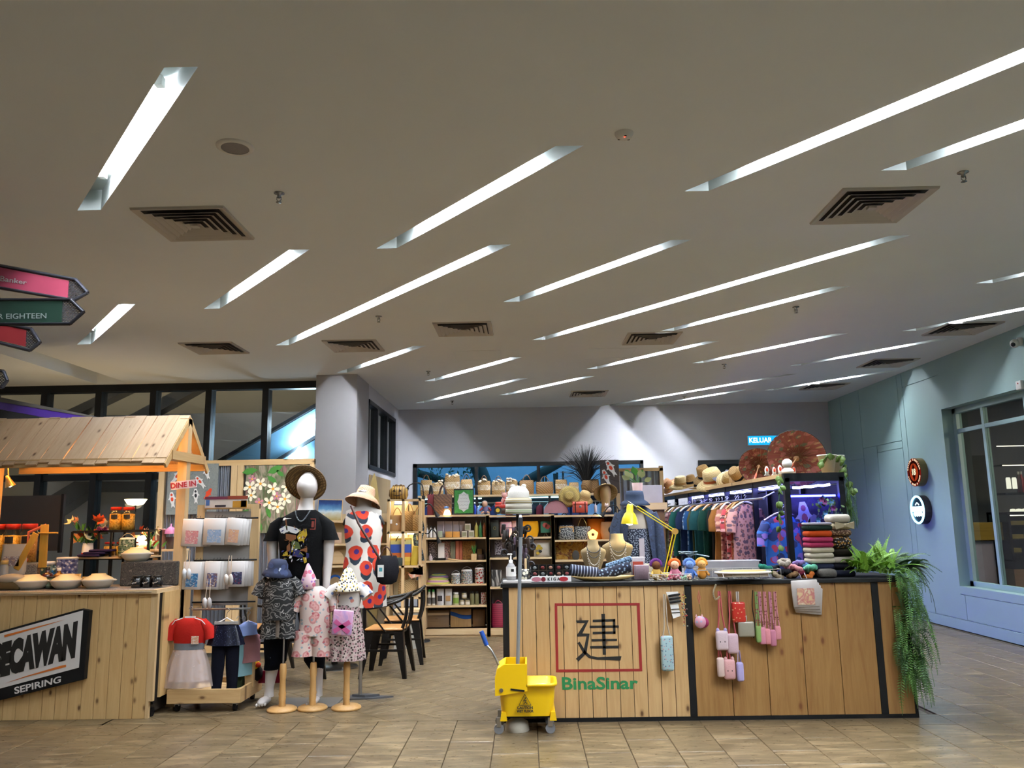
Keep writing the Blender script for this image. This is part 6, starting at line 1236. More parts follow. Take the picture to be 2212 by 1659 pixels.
# high shelf of wicker bags under the ribbon window
YH=12.6;zh=PY(1100,1068,YH).z
hs=thing('bag_shelf','long high shelf carrying wicker bags under the ribbon window','shelf',(PY(1110,1068,YH).x,YH,0));ox=hs.location.x;xa,xb=PY(903,1068,YH).x-ox,PY(1330,1068,YH).x-ox
MB().box(xa,xb,-.02,.4,zh-.03,zh).build('board',m_pale_x,hs);MB().box(xa,xb,.38,.4,.4,zh-.03).build('back_panel',plain('shelf_backdrop','3f4a55',.8),hs)
for px in(905,1030,1187,1328):x=PY(px,1068,YH).x-ox;MB().box(x-.02,x+.02,-.01,.03,0,zh-.03).build('post',m_blk,hs)
for a,b in((908,928),(1024,1040),(1085,1184),(1190,1235)):MB().box(PY(a,1068,YH).x-ox,PY(b,1068,YH).x-ox,.03,.05,zh-.06,zh-.045).build('led_strip',emit('cyan_led','a8ecff',LED_CYAN),hs)
MB().cyl((xa,.15,zh-.12),(xb,.15,zh-.12),.012,n=8).build('clothes_rail',m_steel,hs)
random.seed(21);GC=['1f2f5a','24305a','1c2a4a','6a9ac8','7aaed8','2a2f3c','5a2430','8aa8b8','34405a','5f7fa8']
for i in range(26):
 px=907+i*16.2;c=GC[i%len(GC)]if px<1030 or px>1140 else GC[(i*3)%len(GC)]
 p=PY(px,1085,YH+.15);w_=random.uniform(.05,.075);h=random.uniform(.35,.5);t=thing('hung_shirt',ORD[i%12]+(' blue-toned shirt hanging under the bag shelf, near end' if i<12 else ' blue-toned shirt hanging under the bag shelf, middle' if i<24 else ' shirt hanging under the bag shelf, far end'),'shirt',(p.x,YH+.15,zh-.12),group='shirts hanging under the bag shelf',rz=random.uniform(.3,.8))
 loft(MB(),[[(rx*cos(a_),.02*sin(a_),z)for a_ in[2*pi*k/10 for k in range(10)]]for rx,z in((.02,-.04),(w_*1.5,-.08),(w_*1.6,-h*.6),(w_*1.7,-h))]).build('cloth',fabric('hung_'+c,c),t);MB().tube([(-w_,0,-.07),(0,0,-.03),(0,0,.01)],.004,4).build('hanger',m_white,t)
m_jute=[wicker('jute_a','b08f5c','7f6238',70),wicker('jute_b','c4a878','927448',80),wicker('jute_c','8f6c3e','614522',60)];m_fl=spots('pale_blooms','c2ae8c',[('d2c8b4',22,0,.36,2,.7),('7a6a50',30,0,.12,5,.6),('a86a5a',26,0,.1,8,.6)],.8)
BG=[(921,26,34,0),(945,26,28,1),(977,34,42,0),(1008,26,34,1),(1046,28,30,0),(1077,30,28,1),(1106,26,30,0),(1138,32,30,2),(1177,38,26,2),(1213,26,30,0),(1240,22,24,1),(1278,34,30,2)]
DSC=['square jute bag with cream flowers','basket bag full of dried flowers','tall flower covered bag','jute tote with curved flap','jute bag with white blossom panel','straw bag with white blossom band','pale raffia bag with frill','round straw bag with brown ring handle','flat brown jute bag','jute bag with yellow ribbon','small white trimmed bag','basket of driftwood']
for i,(px,w_,h_,s_)in enumerate(BG):
 t=cloth_bag(px,1068-h_,1068,w_,YH+.12,m_jute[s_],DSC[i]+' on the high shelf',plain('cane','6d4c2c',.5)if i in(0,4,5,7,8,3)else None,'wicker_bag','bag','wicker bags on the high shelf',.09,.95);t.location.z=zh
 k=YH/F_PX;w2,h2=w_*k/2,h_*k
 if s_<2:MB().lathe([(w2*.99,h2*.35),(w2*1.03,h2*.7)],n=14,sy=.05/w2*1.05,a0=pi,a1=2*pi).build('flower_panel',m_fl,t)
 if i in(1,2,4,5,6):
  for q in range(9):MB().ell((random.uniform(-w2,w2)*.8,random.uniform(-.03,.03),h2+random.uniform(-.02,.03)),(.025,.02,.018),7,5).build('blossom',m_fl,t)
p=PY(1267,1045,YH+.1);t=thing('grass_bouquet','dark feathery ornamental grass fanning out above the bag shelf','dried grass',(p.x,YH+.1,zh));random.seed(2)
MB().lathe([(.001,0),(.07,0),(.09,.12),(.06,.2),(.055,.2),(.001,.1)],n=14).build('basket',m_jute[2],t);m=MB()
for i in range(240):
 a_=random.gauss(0,.42);y=random.gauss(0,.12);L=random.uniform(.42,.62);m.tube([(a_*.02,0,.15),(sin(a_)*L*.45,y*.4,.15+cos(a_)*L*.55),(sin(a_*1.3)*L*.95,y,.15+cos(a_*1.25)*L)],.004,3,rs=[.004,.005,.001])
tag(m.build('blades',plain('dark_grass','1d1b1a',.8),t),kind='stuff')
koi('koi_board','dark wooden board with two painted koi above the bookcase',1298,1336,993,1066,12.68,wood('dark_plank','3c302a','2c231e','Z',1,.7,knots=False),[(1319,1010,34,120,m_kw,m_ko),(1309,1030,32,110,m_kw,m_ko)])
YF=13.2;s2=thing('framed_screen','pine framed screen with grey corrugated sheet behind the koi board','screen',(PY(1385,1050,YF).x,YF,0));ox=s2 .location.x;X=lambda px:PY(px,1030,YF).x-ox
zt=PY(1385,1011,YF).z
for a,b in((1330,1338),(1425,1433)):MB().box(X(a),X(b),0,.06,0,zt+(.03 if a>1400 else 0)).build('upright',m_pale_z,s2)
MB().box(X(1330),X(1433),0,.06,zt-.05,zt).build('top_rail',m_pine_x,s2);corr(X(1337),X(1425),.4,zt-.05,.03,.1).build('metal_sheet',m_corr,s2);MB().box(X(1337),X(1425),0,.06,.3,.4).build('mid_rail',m_pine_x,s2)
YA=9.6;b_=PY(1404,1086,YA);t=thing('wall_ledge','pale ledge unit carrying the plant pot and art card','ledge',(b_.x,YA,0));MB().box(-.25,.2,0,.3,b_.z-.08,b_.z).build('board',m_pale_x,t);MB().box(-.22,.17,.03,.28,0,b_.z-.08).build('body',wood('ledge_brown','6a4c30','543a22','Z',1),t)
box_thing('art_card','white art card with a tiny pink figure above the ledge','print',1384,1430,1046,1085,YA+.1,.015,plain('art_white','b9b3b6',.7),b_.z,face=None)
p=PY(1377,1058,YA+.05);t=thing('potted_plant','pink pot with pale caladium leaves above the ledge','plant',(p.x,YA+.05,b_.z));hp=PY(1377,1043,YA+.05).z-b_.z;MB().lathe([(.001,0),(.045,0),(.065,hp),(.06,hp),(.001,hp-.02)],n=16).build('pot',plain('pot_pink','b99a94',.6),t);random.seed(8)
for i in range(12):
 a_=random.uniform(-1.3,1.3);L=random.uniform(.08,.15);q=(sin(a_)*L,random.uniform(-.06,.06),hp+cos(a_)*L*.8);m=MB();m.sheet(lambda u,v:((u-.5)*.06*sin(pi*(v*.9+.08)),-.01*v,.09*v),2,4,M=rotm(.3,a_*.9),o=q);m.build('leaf',plain('caladium','9aa06a',.6)if i%3 else m_lf,t);MB().tube([(0,0,hp-.02),q],.003,4).build('stem',m_lf,t)
# lit wicker shelf and wall shelves by the dress form
YL=10.3
ls=thing('lit_shelf','pale wood open shelf with lamp strips and basket bags','shelf',(PY(873,1200,YL).x,YL,0));ox=ls.location.x;X=lambda px:PY(px,1200,YL).x-ox;Z=lambda py:PY(873,py,YL).z
for px in(838,870,907):
 for y in(0,.3):MB().box(X(px)-.018,X(px)+.018,y,y+.035,0,Z(1078)).build('post',m_pale_z,ls)
for py in(1078,1148,1222,1290):MB().box(X(836),X(909),0,.335,Z(py)-.025,Z(py)).build('shelf',m_pale_x,ls)
for a,b,py in((848,870,1085),(842,868,1156),(876,890,1152)):MB().cyl((X(a),.15,Z(py)),(X(b),.15,Z(py)),.014,n=8).build('lamp_tube',emit('shelf_tube','fff0c8',16*WARM),ls)
MB().box(X(836),X(909),.33,.34,Z(1290),Z(1090)).build('back_panel',plain('pale_backboard','c9b98c',.8),ls)
p=PY(861,1078,YL+.15);t=thing('pumpkin_basket','carved wooden pumpkin basket on the lit shelf','basket',(p.x,YL+.15,Z(1078)));MB().lathe([(.001,0),(.1,.0),(.125,.05),(.12,.12),(.08,.165),(.075,.16),(.11,.11),(.001,.01)],n=20).build('shell',stripes('slat_gold',['b08a3c','8a6626','5a3f18'],'X',30,.5),t)
for pts in([(-.06,.1),(-.03,.13),(-.02,.09)],[(.06,.1),(.03,.13),(.02,.09)],[(-.07,.06),(0,.035),(.07,.06),(0,.05)]):MB().prism(pts,-.132,-.122).build('cut_out',plain('cut_dark','2a1a0a',.8),t)
for i in range(5):MB().ell((.03*i-.06,0,.17+.01*(i%2)),(.02,.02,.014),8,5).build('top_knob',m_jute[2],t)
def basket_bag(px,py,w_px,h_px,lab,mt,Y,z):
 t=cloth_bag(px,py-h_px,py,w_px,Y,mt,lab,plain('cane_light','b0804a',.5),'basket_bag','bag','basket bags on the lit shelf',.1,1.0);t.location.z=z;return t
t=basket_bag(858,1148,36,34,'tan leather domed handbag with white tag',plain('tan_leather','b08a5c',.5),YL+.1,Z(1148));MB().box(-.09,-.055,-.06,-.056,.1,.15).build('price_tag',m_white,t);MB().ell((.0,-.053,.09),(.014,.006,.014),8,5).build('button',m_white,t)
basket_bag(884,1148,30,42,'brown round basket bag with cane handle',m_jute[0],YL+.2,Z(1148));basket_bag(902,1148,22,34,'tall straw tote at the shelf end',m_jute[1],YL+.15,Z(1148))
m_sun=stripes('sunset_bands',['c9a83c','d8b94c','c9682c','2a4a9a','2a4a9a','b9b06a'],'Z',3.2,.6);p=PY(866,1222,YL+.1);t=thing('sunset_tote','tote with blue, orange and yellow sunset bands','bag',(p.x,YL+.1,Z(1222)));MB().rbox((0,0,.17),(.26,.09,.34),.01).build('body',m_sun,t);MB().tube(arc((-.06,-.046,.3),(.06,-.046,.3),.08),.006,6).build('handle',m_blk,t)
p=PY(853,1222,YL+.02);MB();tag(MB().rbox((0,0,.05),(.2,.06,.1),.01).build('dark_clutch',plain('dark_teal_clutch','1f2a26',.5),None,(p.x,YL+.02,Z(1222))),'dark green clutch before the sunset tote','bag');p=PY(894,1222,YL+.05);tag(MB().rbox((0,0,.12),(.09,.04,.24),.008).build('yellow_folder',plain('yellow_folder','c4a838',.6),None,(p.x,YL+.05,Z(1222)),rot=(0,.15,0)),'yellow folder leaning beside the sunset tote','folder')
t=basket_bag(880,1290,40,34,'checked straw bag with leather strap on the lower shelf',m_jute[1],YL+.1,Z(1290))
p=PY(897,1232,YL-.03);tag(MB().add([(-.09,0,-.04),(.09,0,.05),(.1,0,-.06),(-.05,.01,-.1)],[(0,1,2,3)]).prism([(-.09,-.04),(.09,.05),(.1,-.06),(-.05,-.1)],0,.006).build('printed_scarf',blobs('scarf_print',['b9a898','c9805c','cbb9a8'],14),None,p),'printed scarf draped at the lit shelf corner','scarf')
YQ=10.9;cs=thing('craft_shelf','pale wall shelves with crafts between the two mannequins','shelf',(PY(735,1200,YQ).x,YQ,0));ox=cs.location.x;X=lambda px:PY(px,1200,YQ).x-ox;Z=lambda py:PY(735,py,YQ).z
MB().box(X(690),X(840),.2,.22,0,Z(1110)).build('back_panel',plain('craft_backdrop','b9a684',.8),cs)
for py in(1125,1175,1222,1275):MB().box(X(690),X(840),0,.2,Z(py)-.025,Z(py)).build('shelf',m_pale_x,cs)
for px in(692,838):MB().box(X(px)-.02,X(px)+.02,0,.2,0,Z(1110)).build('upright',m_pale_z,cs)
a,b=PY(680,1120,YQ-.02),PY(735,1075,YQ-.02);sp=thing('sea_painting','blue sea and beach painting leaning between the mannequins','painting',((a.x+b.x)/2,YQ+.08,Z(1125)),rot=(rad(-4),rad(2),0));w_,h=(b.x-a.x)/2,b.z-a.z+.02
MB().box(-w_,w_,0,.02,0,h).build('frame',m_pale_z,sp)
def sea():
 t=NT('sea_gradient');v=t.coord('Object');s_=t.node('ShaderNodeSeparateXYZ');t.link(v,s_.inputs[0]);n_=t.math('ADD',t.math('DIVIDE',s_.outputs[2],h),t.math('MULTIPLY',t.math('SUBTRACT',t.noise(v,14,5),.5),.25))
 t.set('Base Color',t.ramp(n_,[(.1,lin('a0905c')),(.3,lin('b9b49c')),(.42,lin('c4d2d8')),(.55,lin('5f93bd')),(.8,lin('1d3f7a')),(1,lin('12264f'))]));t.set('Roughness',.5);return t.m
MB().box(-w_*.94,w_*.94,-.003,.001,h*.04,h*.96).build('canvas',sea(),sp)
p=PY(728,1222,YQ+.1);tag(MB().prism([(.1*cos(pi*q/12),.17*sin(pi*q/12)+.02)for q in range(13)],0,.015).build('arched_board',m_pale_x,None,(p.x,YQ+.1,Z(1222))),'arched pale wooden board on the craft shelf','board');item('blush_print','blush landscape print on the craft shelf','print',718,738,1150,1174,blobs('blush',['c9a48c','d2b8a0','b98a74'],8),.01,YQ+.1)
p=PY(724,1260,YQ+.05);tag(MB().lathe([(.09,0),(.1,.012),(.09,.024),(.07,.012)],n=24,M=rotm(pi/2)).build('resin_ring',plain('blue_resin','1f4a8a',.25),None,(p.x,YQ+.06,Z(1275)+.1)),'round blue resin tray standing on the craft shelf','tray')
p=PY(806,1040,11.0);sbm=MB();sbm.prism([(.105*sin(pi*min(1,(q/20)*.97+.03))**.6*1,.0+2.16*q/20)for q in range(21)]+[(-.105*sin(pi*min(1,(q/20)*.97+.03))**.6,2.16*q/20)for q in range(20,-1,-1)],0,.04);tag(sbm.build('surfboard',plain('cork_board','a8925c',.7),None,(p.x,11.02,0.0),rot=(rad(-1),0,0)),'tall tan surfboard standing behind the peach sun hat','surfboard')
tag(MB().box(-.02,.0,-1.1,.7,.9,2.2).build('wood_cladding',wood('pale_clad','a8906a','957b54','Z',1,knots=False),None,(XS+.03,13.2,0)),'pale wooden cladding panel under the side window','panel')
p=PY(905,1290,10.6);st2=thing('scarf_stand','black stand hung with dark patterned scarves beside the first bookcase','scarf stand',(p.x,10.6,0));MB().cyl((0,0,0),(0,0,1.75),.014,n=8).build('pole',m_blk,st2);MB().lathe([(.001,.02),(.14,.015),(.15,0)],n=16).build('base',m_blk,st2)
for i in range(6):MB().sheet(lambda u,v:(.05*(u-.5)+.02*sin(8*v),-.03+.012*sin(6*u),-.5*v),4,6,M=rotm(0,0,i),o=(.03*cos(i),.03*sin(i),1.5-.12*(i%3))).build('scarf',spots('scarf_dark','1f2a30',[('5f7480',34,0,.25,2,.7)],.8),st2)
p=PZ(890,1378);bxs=thing('crate','pale crate beside the first bookcase','crate',(PY(878,1370,10.0).x,10.0,0));MB().box(-.15,.15,0,.25,.0,.42).build('body',plain('crate_grey','8f8a80',.8),bxs);MB().box(-.16,.16,-.01,.26,.42,.45).build('lid',m_pale_x,bxs)
# long black garment rack with blue strips
XL,XH,ZR=2.36,2.85,1.87;YN,YE=7.4,13.95
m_navy=plain('rack_black','0b0c12',.4,.3)
gr=thing('garment_rack','long black garment rack with wooden top and blue light strips','garment rack',((XL+XH)/2,YN,0));ox=gr.location.x
for Y in(7.43,8.47,9.65,10.77,11.85,12.9,13.9):
 for x in(XL,XH):MB().box(x-ox-.025,x-ox+.025,Y-YN-.025,Y-YN+.025,0,ZR-.04).build('post',m_navy,gr)
MB().box(XL-ox-.05,XH-ox+.05,.06,YE-YN,ZR-.035,ZR).build('top_board',m_pine_y,gr)
for x in(XL,XH):MB().box(x-ox-.02,x-ox+.02,0,YE-YN,ZR-.09,ZR-.036).build('side_beam',m_navy,gr)
MB().box(XL-ox-.03,XH-ox+.03,-.0,.05,ZR-.07,ZR+.005).build('end_beam',m_navy,gr)
MB().box(XH-ox+.02,XH-ox+.035,.03,YE-YN,.1,ZR-.1).build('back_sheet',plain('rack_backdrop','1c1d24',.7),gr)
m_led=emit('blue_led','3038ff',LED_BLUE);m_led2=emit('blue_led_core','8a90ff',LED_BLUE*1.3)
for a,b in((7.5,8.4),(8.52,9.58),(9.72,10.7),(10.85,11.8)):
 MB().tube([(XL-ox+.03,a-YN+(b-a)*q/6,ZR-.105-.006*(q%2))for q in range(7)],.011,6).build('led_strip',m_led2,gr)
MB().tube([(XL-ox+.06+.056*q,.04,ZR-.125-.006*(q%2)+.004*q)for q in range(7)],.011,6).build('led_strip',m_led2,gr)
MB().cyl((XL-ox+.05,.1,ZR-.2),(XH-ox-.03,.1,ZR-.2),.01,n=6).build('led_strip',m_led,gr)
MB().tube([(XH-ox-.01,.05,ZR-.15),(XH-ox-.01,.05,ZR-.35)],.008,6).build('led_strip',m_led,gr)
MB().tube([(XH-ox+.05,.2+q*.9,.2)for q in range(7)],.012,6).build('led_strip',emit('added_violet_glow','6c4cff',LED_BLUE*3.2),gr);MB().tube([(XH-ox+.05,.4+q*.9,ZR-.12)for q in range(7)],.008,6).build('led_strip',emit('added_blue_glow','4a48ff',LED_BLUE*.22),gr);MB().box(XL-ox-.02,XH-ox+.12,.05,YE-YN,.25,.27).build('light_cutoff_lip',m_navy,gr)  # unseen added strips tint wall and ceiling; added board cuts off the low one
XG=2.24;MB().cyl((XG-ox,.35,1.66),(XG-ox,YE-YN-.4,1.66),.012,n=8).build('clothes_rail',m_steel,gr)
for Y in(.4,3.3,YE-YN-.45):MB().cyl((XG-ox,Y,1.66),(XL-ox,Y,1.72),.008,n=6).build('rail_bracket',m_steel,gr)
GAR=[('pink floral','b9847c',('5a4450','8a5a50')),('orange and white printed','9a4a2c',('c9a890','5a2c1c')),('red and pink printed','b8404a',('d8a0a0','4a2c2c')),('salmon floral','a8685c',('d2a890','6a3a3a')),('ochre','8a5a2c',None),('cream','a89c88',None),('black','131316',None),('dark brown','2a201c',None),('bottle green','14342c',None),('pale cream','b3a890',None),
 ('deep teal','1c4448',None),('teal','1f5058',None),('olive','3a3c24',None),('mid blue','1f4470',None),('pale blue trimmed','3a5a80',('8aa0b8','1f3050')),('navy','141f38',None),('navy leaf printed','1a2434',('5a7080','2c4450')),('grey spotted black','16181c',('5f6a70','303438')),('sea green','20504c',None),('beige','9a8a78',None),('maroon printed','5a2430',('a8787c','2c1418')),('dusty pink printed','8a6468',('c0a0a0','4a2c34')),
 ('sage printed','5c6a58',('a0a890','2f3a30')),('sand','8f8068',None),('wine','4a1c28',None),('grey','5f6064',None)]
m_hang=wood('hanger_wood','b58a54','9a7040','X',2,knots=False)
random.seed(12)
def garment(x,Y,zt,w_,h,mat,lab,group,hm,rz=0,sleeve=True,cat='garment',name='hanging_garment'):
 t=thing(name,lab,cat,(x,Y,zt),rz,group)
 R=[];n=22
 for fx,fy,z in((.12,.3,-.035),(.55,.5,-.055),(.92,.7,-.095),(.9,1.0,-h*.35),(.92,1.1,-h*.7),(1.0,1.2,-h)):
  R.append([(w_*fx*cos(2*pi*i/n)*(1+.05*fy*sin(5*2*pi*i/n)*(z<-.2)),.03*fy*sin(2*pi*i/n),z)for i in range(n)])
 m=loft(MB(),R)
 if sleeve:
  for s_ in(-1,1):m.tube([(s_*w_*.8,0,-.1),(s_*w_*1.05,0,-.2),(s_*w_*1.12,-.01,-.32)],.05,8,rs=[(.03,.05),(.03,.055),(.026,.05)])
 m.build('cloth',mat,t)
 MB().tube(curve([(-w_*.92,0,-.085),(-w_*.4,0,-.03),(0,0,-.012),(w_*.4,0,-.03),(w_*.92,0,-.085)],4),.011,6).build('hanger',hm,t)
 MB().tube(curve([(0,0,-.012),(0,0,.03),(.02,0,.045),(0,0,.06),(-.016,0,.045)],3),.003,5).build('hook',m_steel,t);return t
for i,(nm,c,pr)in enumerate(GAR):
 Y=8.45+.185*i+random.uniform(-.03,.03);mt=fabric('garment_'+c,c,.25)if not pr else spots('garment_'+c,c,[(pr[0],16,0,.3,i,.8),(pr[1],20,0,.2,i+3,.8)],.9)
 garment(XG+random.uniform(-.03,.03),Y,1.655,random.uniform(.19,.23),random.uniform(.62,.85),mt,nm+' garment on the blue lit rack rail','garments on the long rack',m_hang if i%3 else m_white,random.uniform(.6,1.05))
m_leafp=spots('leaf_print_blue','2f6ac8',[('23306a',9,0,.34,2,1.2),('b83a5c',8,0,.22,6,1.4),('8a6ac8',8,0,.2,9,1.4)],.85)
garment(2.37,7.62,PY(1668,1104,7.62).z,.2,.7,m_leafp,'bright blue shirt with red and violet leaf print on a pale hanger','garments on the long rack',plain('lilac_hanger','b09ac0',.5),.1)
koi('koi_picture','tall dark violet panel with a pale koi inside the rack end',1716,1797,1066,1215,7.62,blobs('violet_canvas',['2c2438','3a3048','241e30'],8),[(1738,1118,66,95,m_kw,plain('koi_rose','a85a68',.7)),(1752,1130,40,60,plain('koi_grey','8f8a94',.7),None),(1776,1145,30,80,plain('koi_grey','8f8a94',.7),None)])
m_hats=[wicker('hat_tan','b8935c','8f6c3c',130),wicker('hat_pale','d2bc8c','a88f5c',130),wicker('hat_brown','a87a54','7a5436',130)]
m_band=fabric('hat_band_black','17161a');m_bnav=fabric('hat_band_navy','1c2438')
def rack_hat(px,py,w_px,mt,band,lab,rot=(0,0,0),droop=.02,ch=.1):
 Y=2.5*F_PX/(px-1138)*.985;p=PY(px,py,Y);r_=w_px*1.22*Y/F_PX/2;ch*=1.3;t=thing('straw_hat',lab,'hat',(p.x,Y,max(ZR+.012+droop,p.z-.03)),group='straw hats on the rack top',rot=rot)
 hat(MB(),(0,0,0),r_*.52,ch,r_,droop).build('straw',mt,t);MB().lathe([(r_*.535,.006),(r_*.525,.04)],n=24).build('band',band,t)
rack_hat(1447,1045,34,m_hats[2],m_hats[0],'brown straw hat at the far end of the rack top',(rad(20),rad(-50),0));rack_hat(1471,1042,44,m_hats[1],m_hats[0],'pale flat boater hat beside the brown one',(rad(15),rad(-10),0),.03);rack_hat(1494,1040,34,m_hats[0],m_band,'tan straw hat with black band',(rad(10),rad(-12),0));rack_hat(1523,1024,46,m_hats[0],m_bnav,'tan straw hat with navy bow on a pile',(rad(24),rad(-25),0),.03,.12)
rack_hat(1541,1032,66,m_hats[1],plain('coral_band','b8623a',.8),'wide straw hat with coral band and grey side',(rad(20),rad(-22),0),.04,.12);rack_hat(1572,1032,40,m_hats[1],m_hats[0],'pale straw hat leaning on its brim',(rad(60),rad(-20),0));rack_hat(1596,1022,48,m_hats[0],m_band,'tan straw hat with black band leaning beside the small parasol',(rad(35),rad(-60),0),.03)
rack_hat(1512,1048,40,m_hats[0],m_band,'lowest tan straw hat under the pile',(0,0,0),.015,.07)
t=thing('grey_sun_hat','grey cloth sun hat behind the coral band hat','hat',(PY(1556,1030,10.6).x+.05,10.4,ZR+.08),rot=(rad(15),rad(25),0));hat(MB(),(0,0,0),.1,.12,.19,.06).build('cloth',fabric('grey_hat','55555f'),t)
def parasol(px,py,r_px,Y,lab,hx,hy):
 p=PY(px,py,Y);r_=r_px*Y/F_PX*1.02;e=PY(hx,hy,Y-.38);ax=(e-p).normalized();M=ax.to_track_quat('Z','Y').to_matrix();t=thing('paper_parasol',lab,'parasol',p,group='oiled paper parasols on the rack top')
 n=28;m=MB();vs=[M@Vector((0,0,-.0))];rr=[]
 for k,f in enumerate((.25,.6,1.0)):rr+=[M@Vector((r_*f*(1.0 if(i%2==0 or f<1)else.975)*cos(2*pi*i/(2*n)),r_*f*(1.0 if(i%2==0 or f<1)else.975)*sin(2*pi*i/(2*n)),.32*r_*f**1.3-.002*(i%2)))for i in range(2*n)]
 N=2*n;m.add(vs+rr,[(0,1+i,1+(i+1)%N)for i in range(N)]+[(1+k*N+i,1+k*N+(i+1)%N,1+(k+1)*N+(i+1)%N,1+(k+1)*N+i)for k in range(2)for i in range(N)])
 m.build('paper',spots('parasol_paper','7a3a38',[('a8686a',13,0,.28,2,1.0),('5a6a5c',11,0,.16,5,1.0),('b59a7a',15,0,.12,8,1.0)],.7),t)
 for i in range(n):
  a_=2*pi*i/n;q=[M@Vector((r_*f*cos(a_),r_*f*sin(a_),.32*r_*f**1.3+.004))for f in(.02,.5,1.0)];MB().tube(q,.0022,4).build('rib',plain('rib_bamboo','8a6a4c',.7),t)
  if i%1==0:MB().tube([M@Vector((r_*.03*cos(a_),r_*.03*sin(a_),.3*r_)),M@Vector((r_*.45*cos(a_),r_*.45*sin(a_),.15*r_))],.0018,3).build('strut',plain('strut_rust','5f3018',.7),t)
 MB().tube([M@Vector((r_*cos(2*pi*i/40),r_*sin(2*pi*i/40),.32*r_))for i in range(40)],.003,4,closed=True).build('edge_cord',plain('edge_dark','2a1816',.7),t)
 MB().tube([(0,0,0),(e-p)*.65],.006,6).build('shaft',plain('shaft_wood','a8825c',.6),t);MB().tube([(e-p)*.65,e-p],.011,8).build('handle',plain('handle_coral','b5553c',.5),t)
 MB().lathe([(.001,0),(r_*.08,0),(r_*.1,.02),(.001,.025)],n=12,M=M,o=M@Vector((0,0,.28*r_))).build('runner',plain('shaft_wood','a8825c',.6),t)
parasol(1640,1003,40,8.7,'smaller red floral paper parasol leaning on the rack top',1630,1036);parasol(1724,985,60,8.0,'larger red floral paper parasol on the rack top',1706,1012)
p=PY(1702,1024,7.55);t=thing('white_doll','round headed white doll sitting on the rack end','doll',(p.x,7.55,ZR+.006));MB().lathe([(.001,0),(.05,0),(.055,.03),(.03,.055),(.001,.055)],n=16).build('body',m_white,t);MB().ell((0,0,.095),(.048,.046,.045),14,10).build('head',m_white,t)
for i,(px,s_)in enumerate(((1657,1),(1673,.9),(1686,1.1),(1716,.9))):
 p=PY(px,1028,7.75);t=thing('koi_figurine',ORD[i]+' little painted koi figurine on the rack edge','figurine',(p.x,7.75,ZR+.003),group='koi figurines');MB().ell((0,0,.045*s_),(.02*s_,.015,.045*s_),8,7).build('body',m_kw,t);MB().ell((0,-.008,.055*s_),(.013,.012,.022),8,6).build('patch',m_ko,t);MB().prism([(-.03,.0),(0,.035),(.03,.0)],-.004,.004).build('tail',m_kw,t)
def vine(pts,n,lab,name,mat,w_=.035,seed=1,parent=None,stuff=False):
 random.seed(seed);P=curve([Vector(q)for q in pts],8);o=P[0];t=parent or thing(name,lab,'plant',o);MB().tube([q-o+(Vector(t.location)*0)for q in P],.003,4).build('stem',m_lf,t,(0,0,0)if not parent else o-Vector(t.location))
 for i in range(n):
  q=P[int(random.random()*(len(P)-1))]-o;R=rotm(random.uniform(-.5,1),random.uniform(-1.2,1.2),random.uniform(-1,1));m=MB();m.sheet(lambda u,v:((u-.5)*w_*1.5*sin(pi*(v*.92+.06))**.7,-.012*sin(pi*u),-w_*1.7*v),3,4,M=R,o=q);m.build('leaf',mat,t,(0,0,0)if not parent else o-Vector(t.location))
 return t
m_ivy=plain('ivy_leaf','56702c',.5,var=.3);p=PY(1793,1024,7.6);t=thing('potted_pothos','white bucket pot with trailing green vine on the rack end','plant',(p.x,7.6,ZR+.006))
for i,px in enumerate((1789,1806)):q=PY(px,1024,7.6+.1*i);MB().lathe([(.001,0),(.052,0),(.082,.16),(.088,.16),(.088,.172),(.08,.172),(.075,.15),(.001,.15)],n=20,o=(q.x-p.x,.1*i,0)).build('pot',plain('pot_white','e8e5da',.5),t)
vine([PY(1806,990,7.62),PY(1818,985,7.6),PY(1825,1010,7.55),PY(1826,1030,7.5),PY(1835,1045,7.5),PY(1846,1068,7.5)],18,'','',m_ivy,seed=4,parent=t);vine([PY(1775,1000,7.5),PY(1790,980,7.5),PY(1800,985,7.5)],8,'','',m_ivy,seed=6,parent=t)
vine([PY(1685,1030,7.4),PY(1684,1060,7.35),PY(1682,1100,7.35),PY(1685,1150,7.35),PY(1683,1200,7.35)],20,'green ivy vine hanging down the rack post','ivy_vine',m_ivy,seed=9)
p=PY(1792,1110,7.3);t=thing('orchid_pot','blue and violet artificial flowers with green leaves at the rack end','flowers',(p.x,7.3,1.3));random.seed(33);MB().tube(curve([(0,.06,0),(0,.03,.2),(.02,0,.3)],4),.006,5).build('stem',m_lf,t);MB().lathe([(.001,-.15),(.05,-.15),(.07,0),(.001,-.01)],n=14,o=(0,.05,.02)).build('pot',m_blk,t);MB().box(-.06,.06,-.01,.11,-1.3,-.13).build('plinth',m_blk,t)
for i in range(46):
 q=Vector((random.gauss(0,.07),random.uniform(-.08,.04),random.uniform(.16,.34)));m=MB();m.sheet(lambda u,v:((u-.5)*.03*sin(pi*(v*.9+.08)),0,.04*v),2,3,M=rotm(random.uniform(-1,1),random.uniform(-2,2),random.uniform(-2,2)),o=q);m.build('leaf',plain('euc_leaf','3f5a2c',.6,var=.3),t)
for i in range(11):
 q=Vector((random.uniform(-.13,.05),random.uniform(-.1,-.03),random.choice((random.uniform(.3,.36),random.uniform(.05,.3)))));m=MB()
 for k in range(5):m.sheet(lambda u,v:((u-.5)*.022*sin(pi*(v*.9+.08)),-.006*v,.03*v),2,3,M=rotm(.3,2*pi*k/5),o=q)
 m.build('bloom',plain('bloom_'+('blue' if i%3 else 'violet'),'4f86c0' if i%3 else '8a3a86',.6),t)
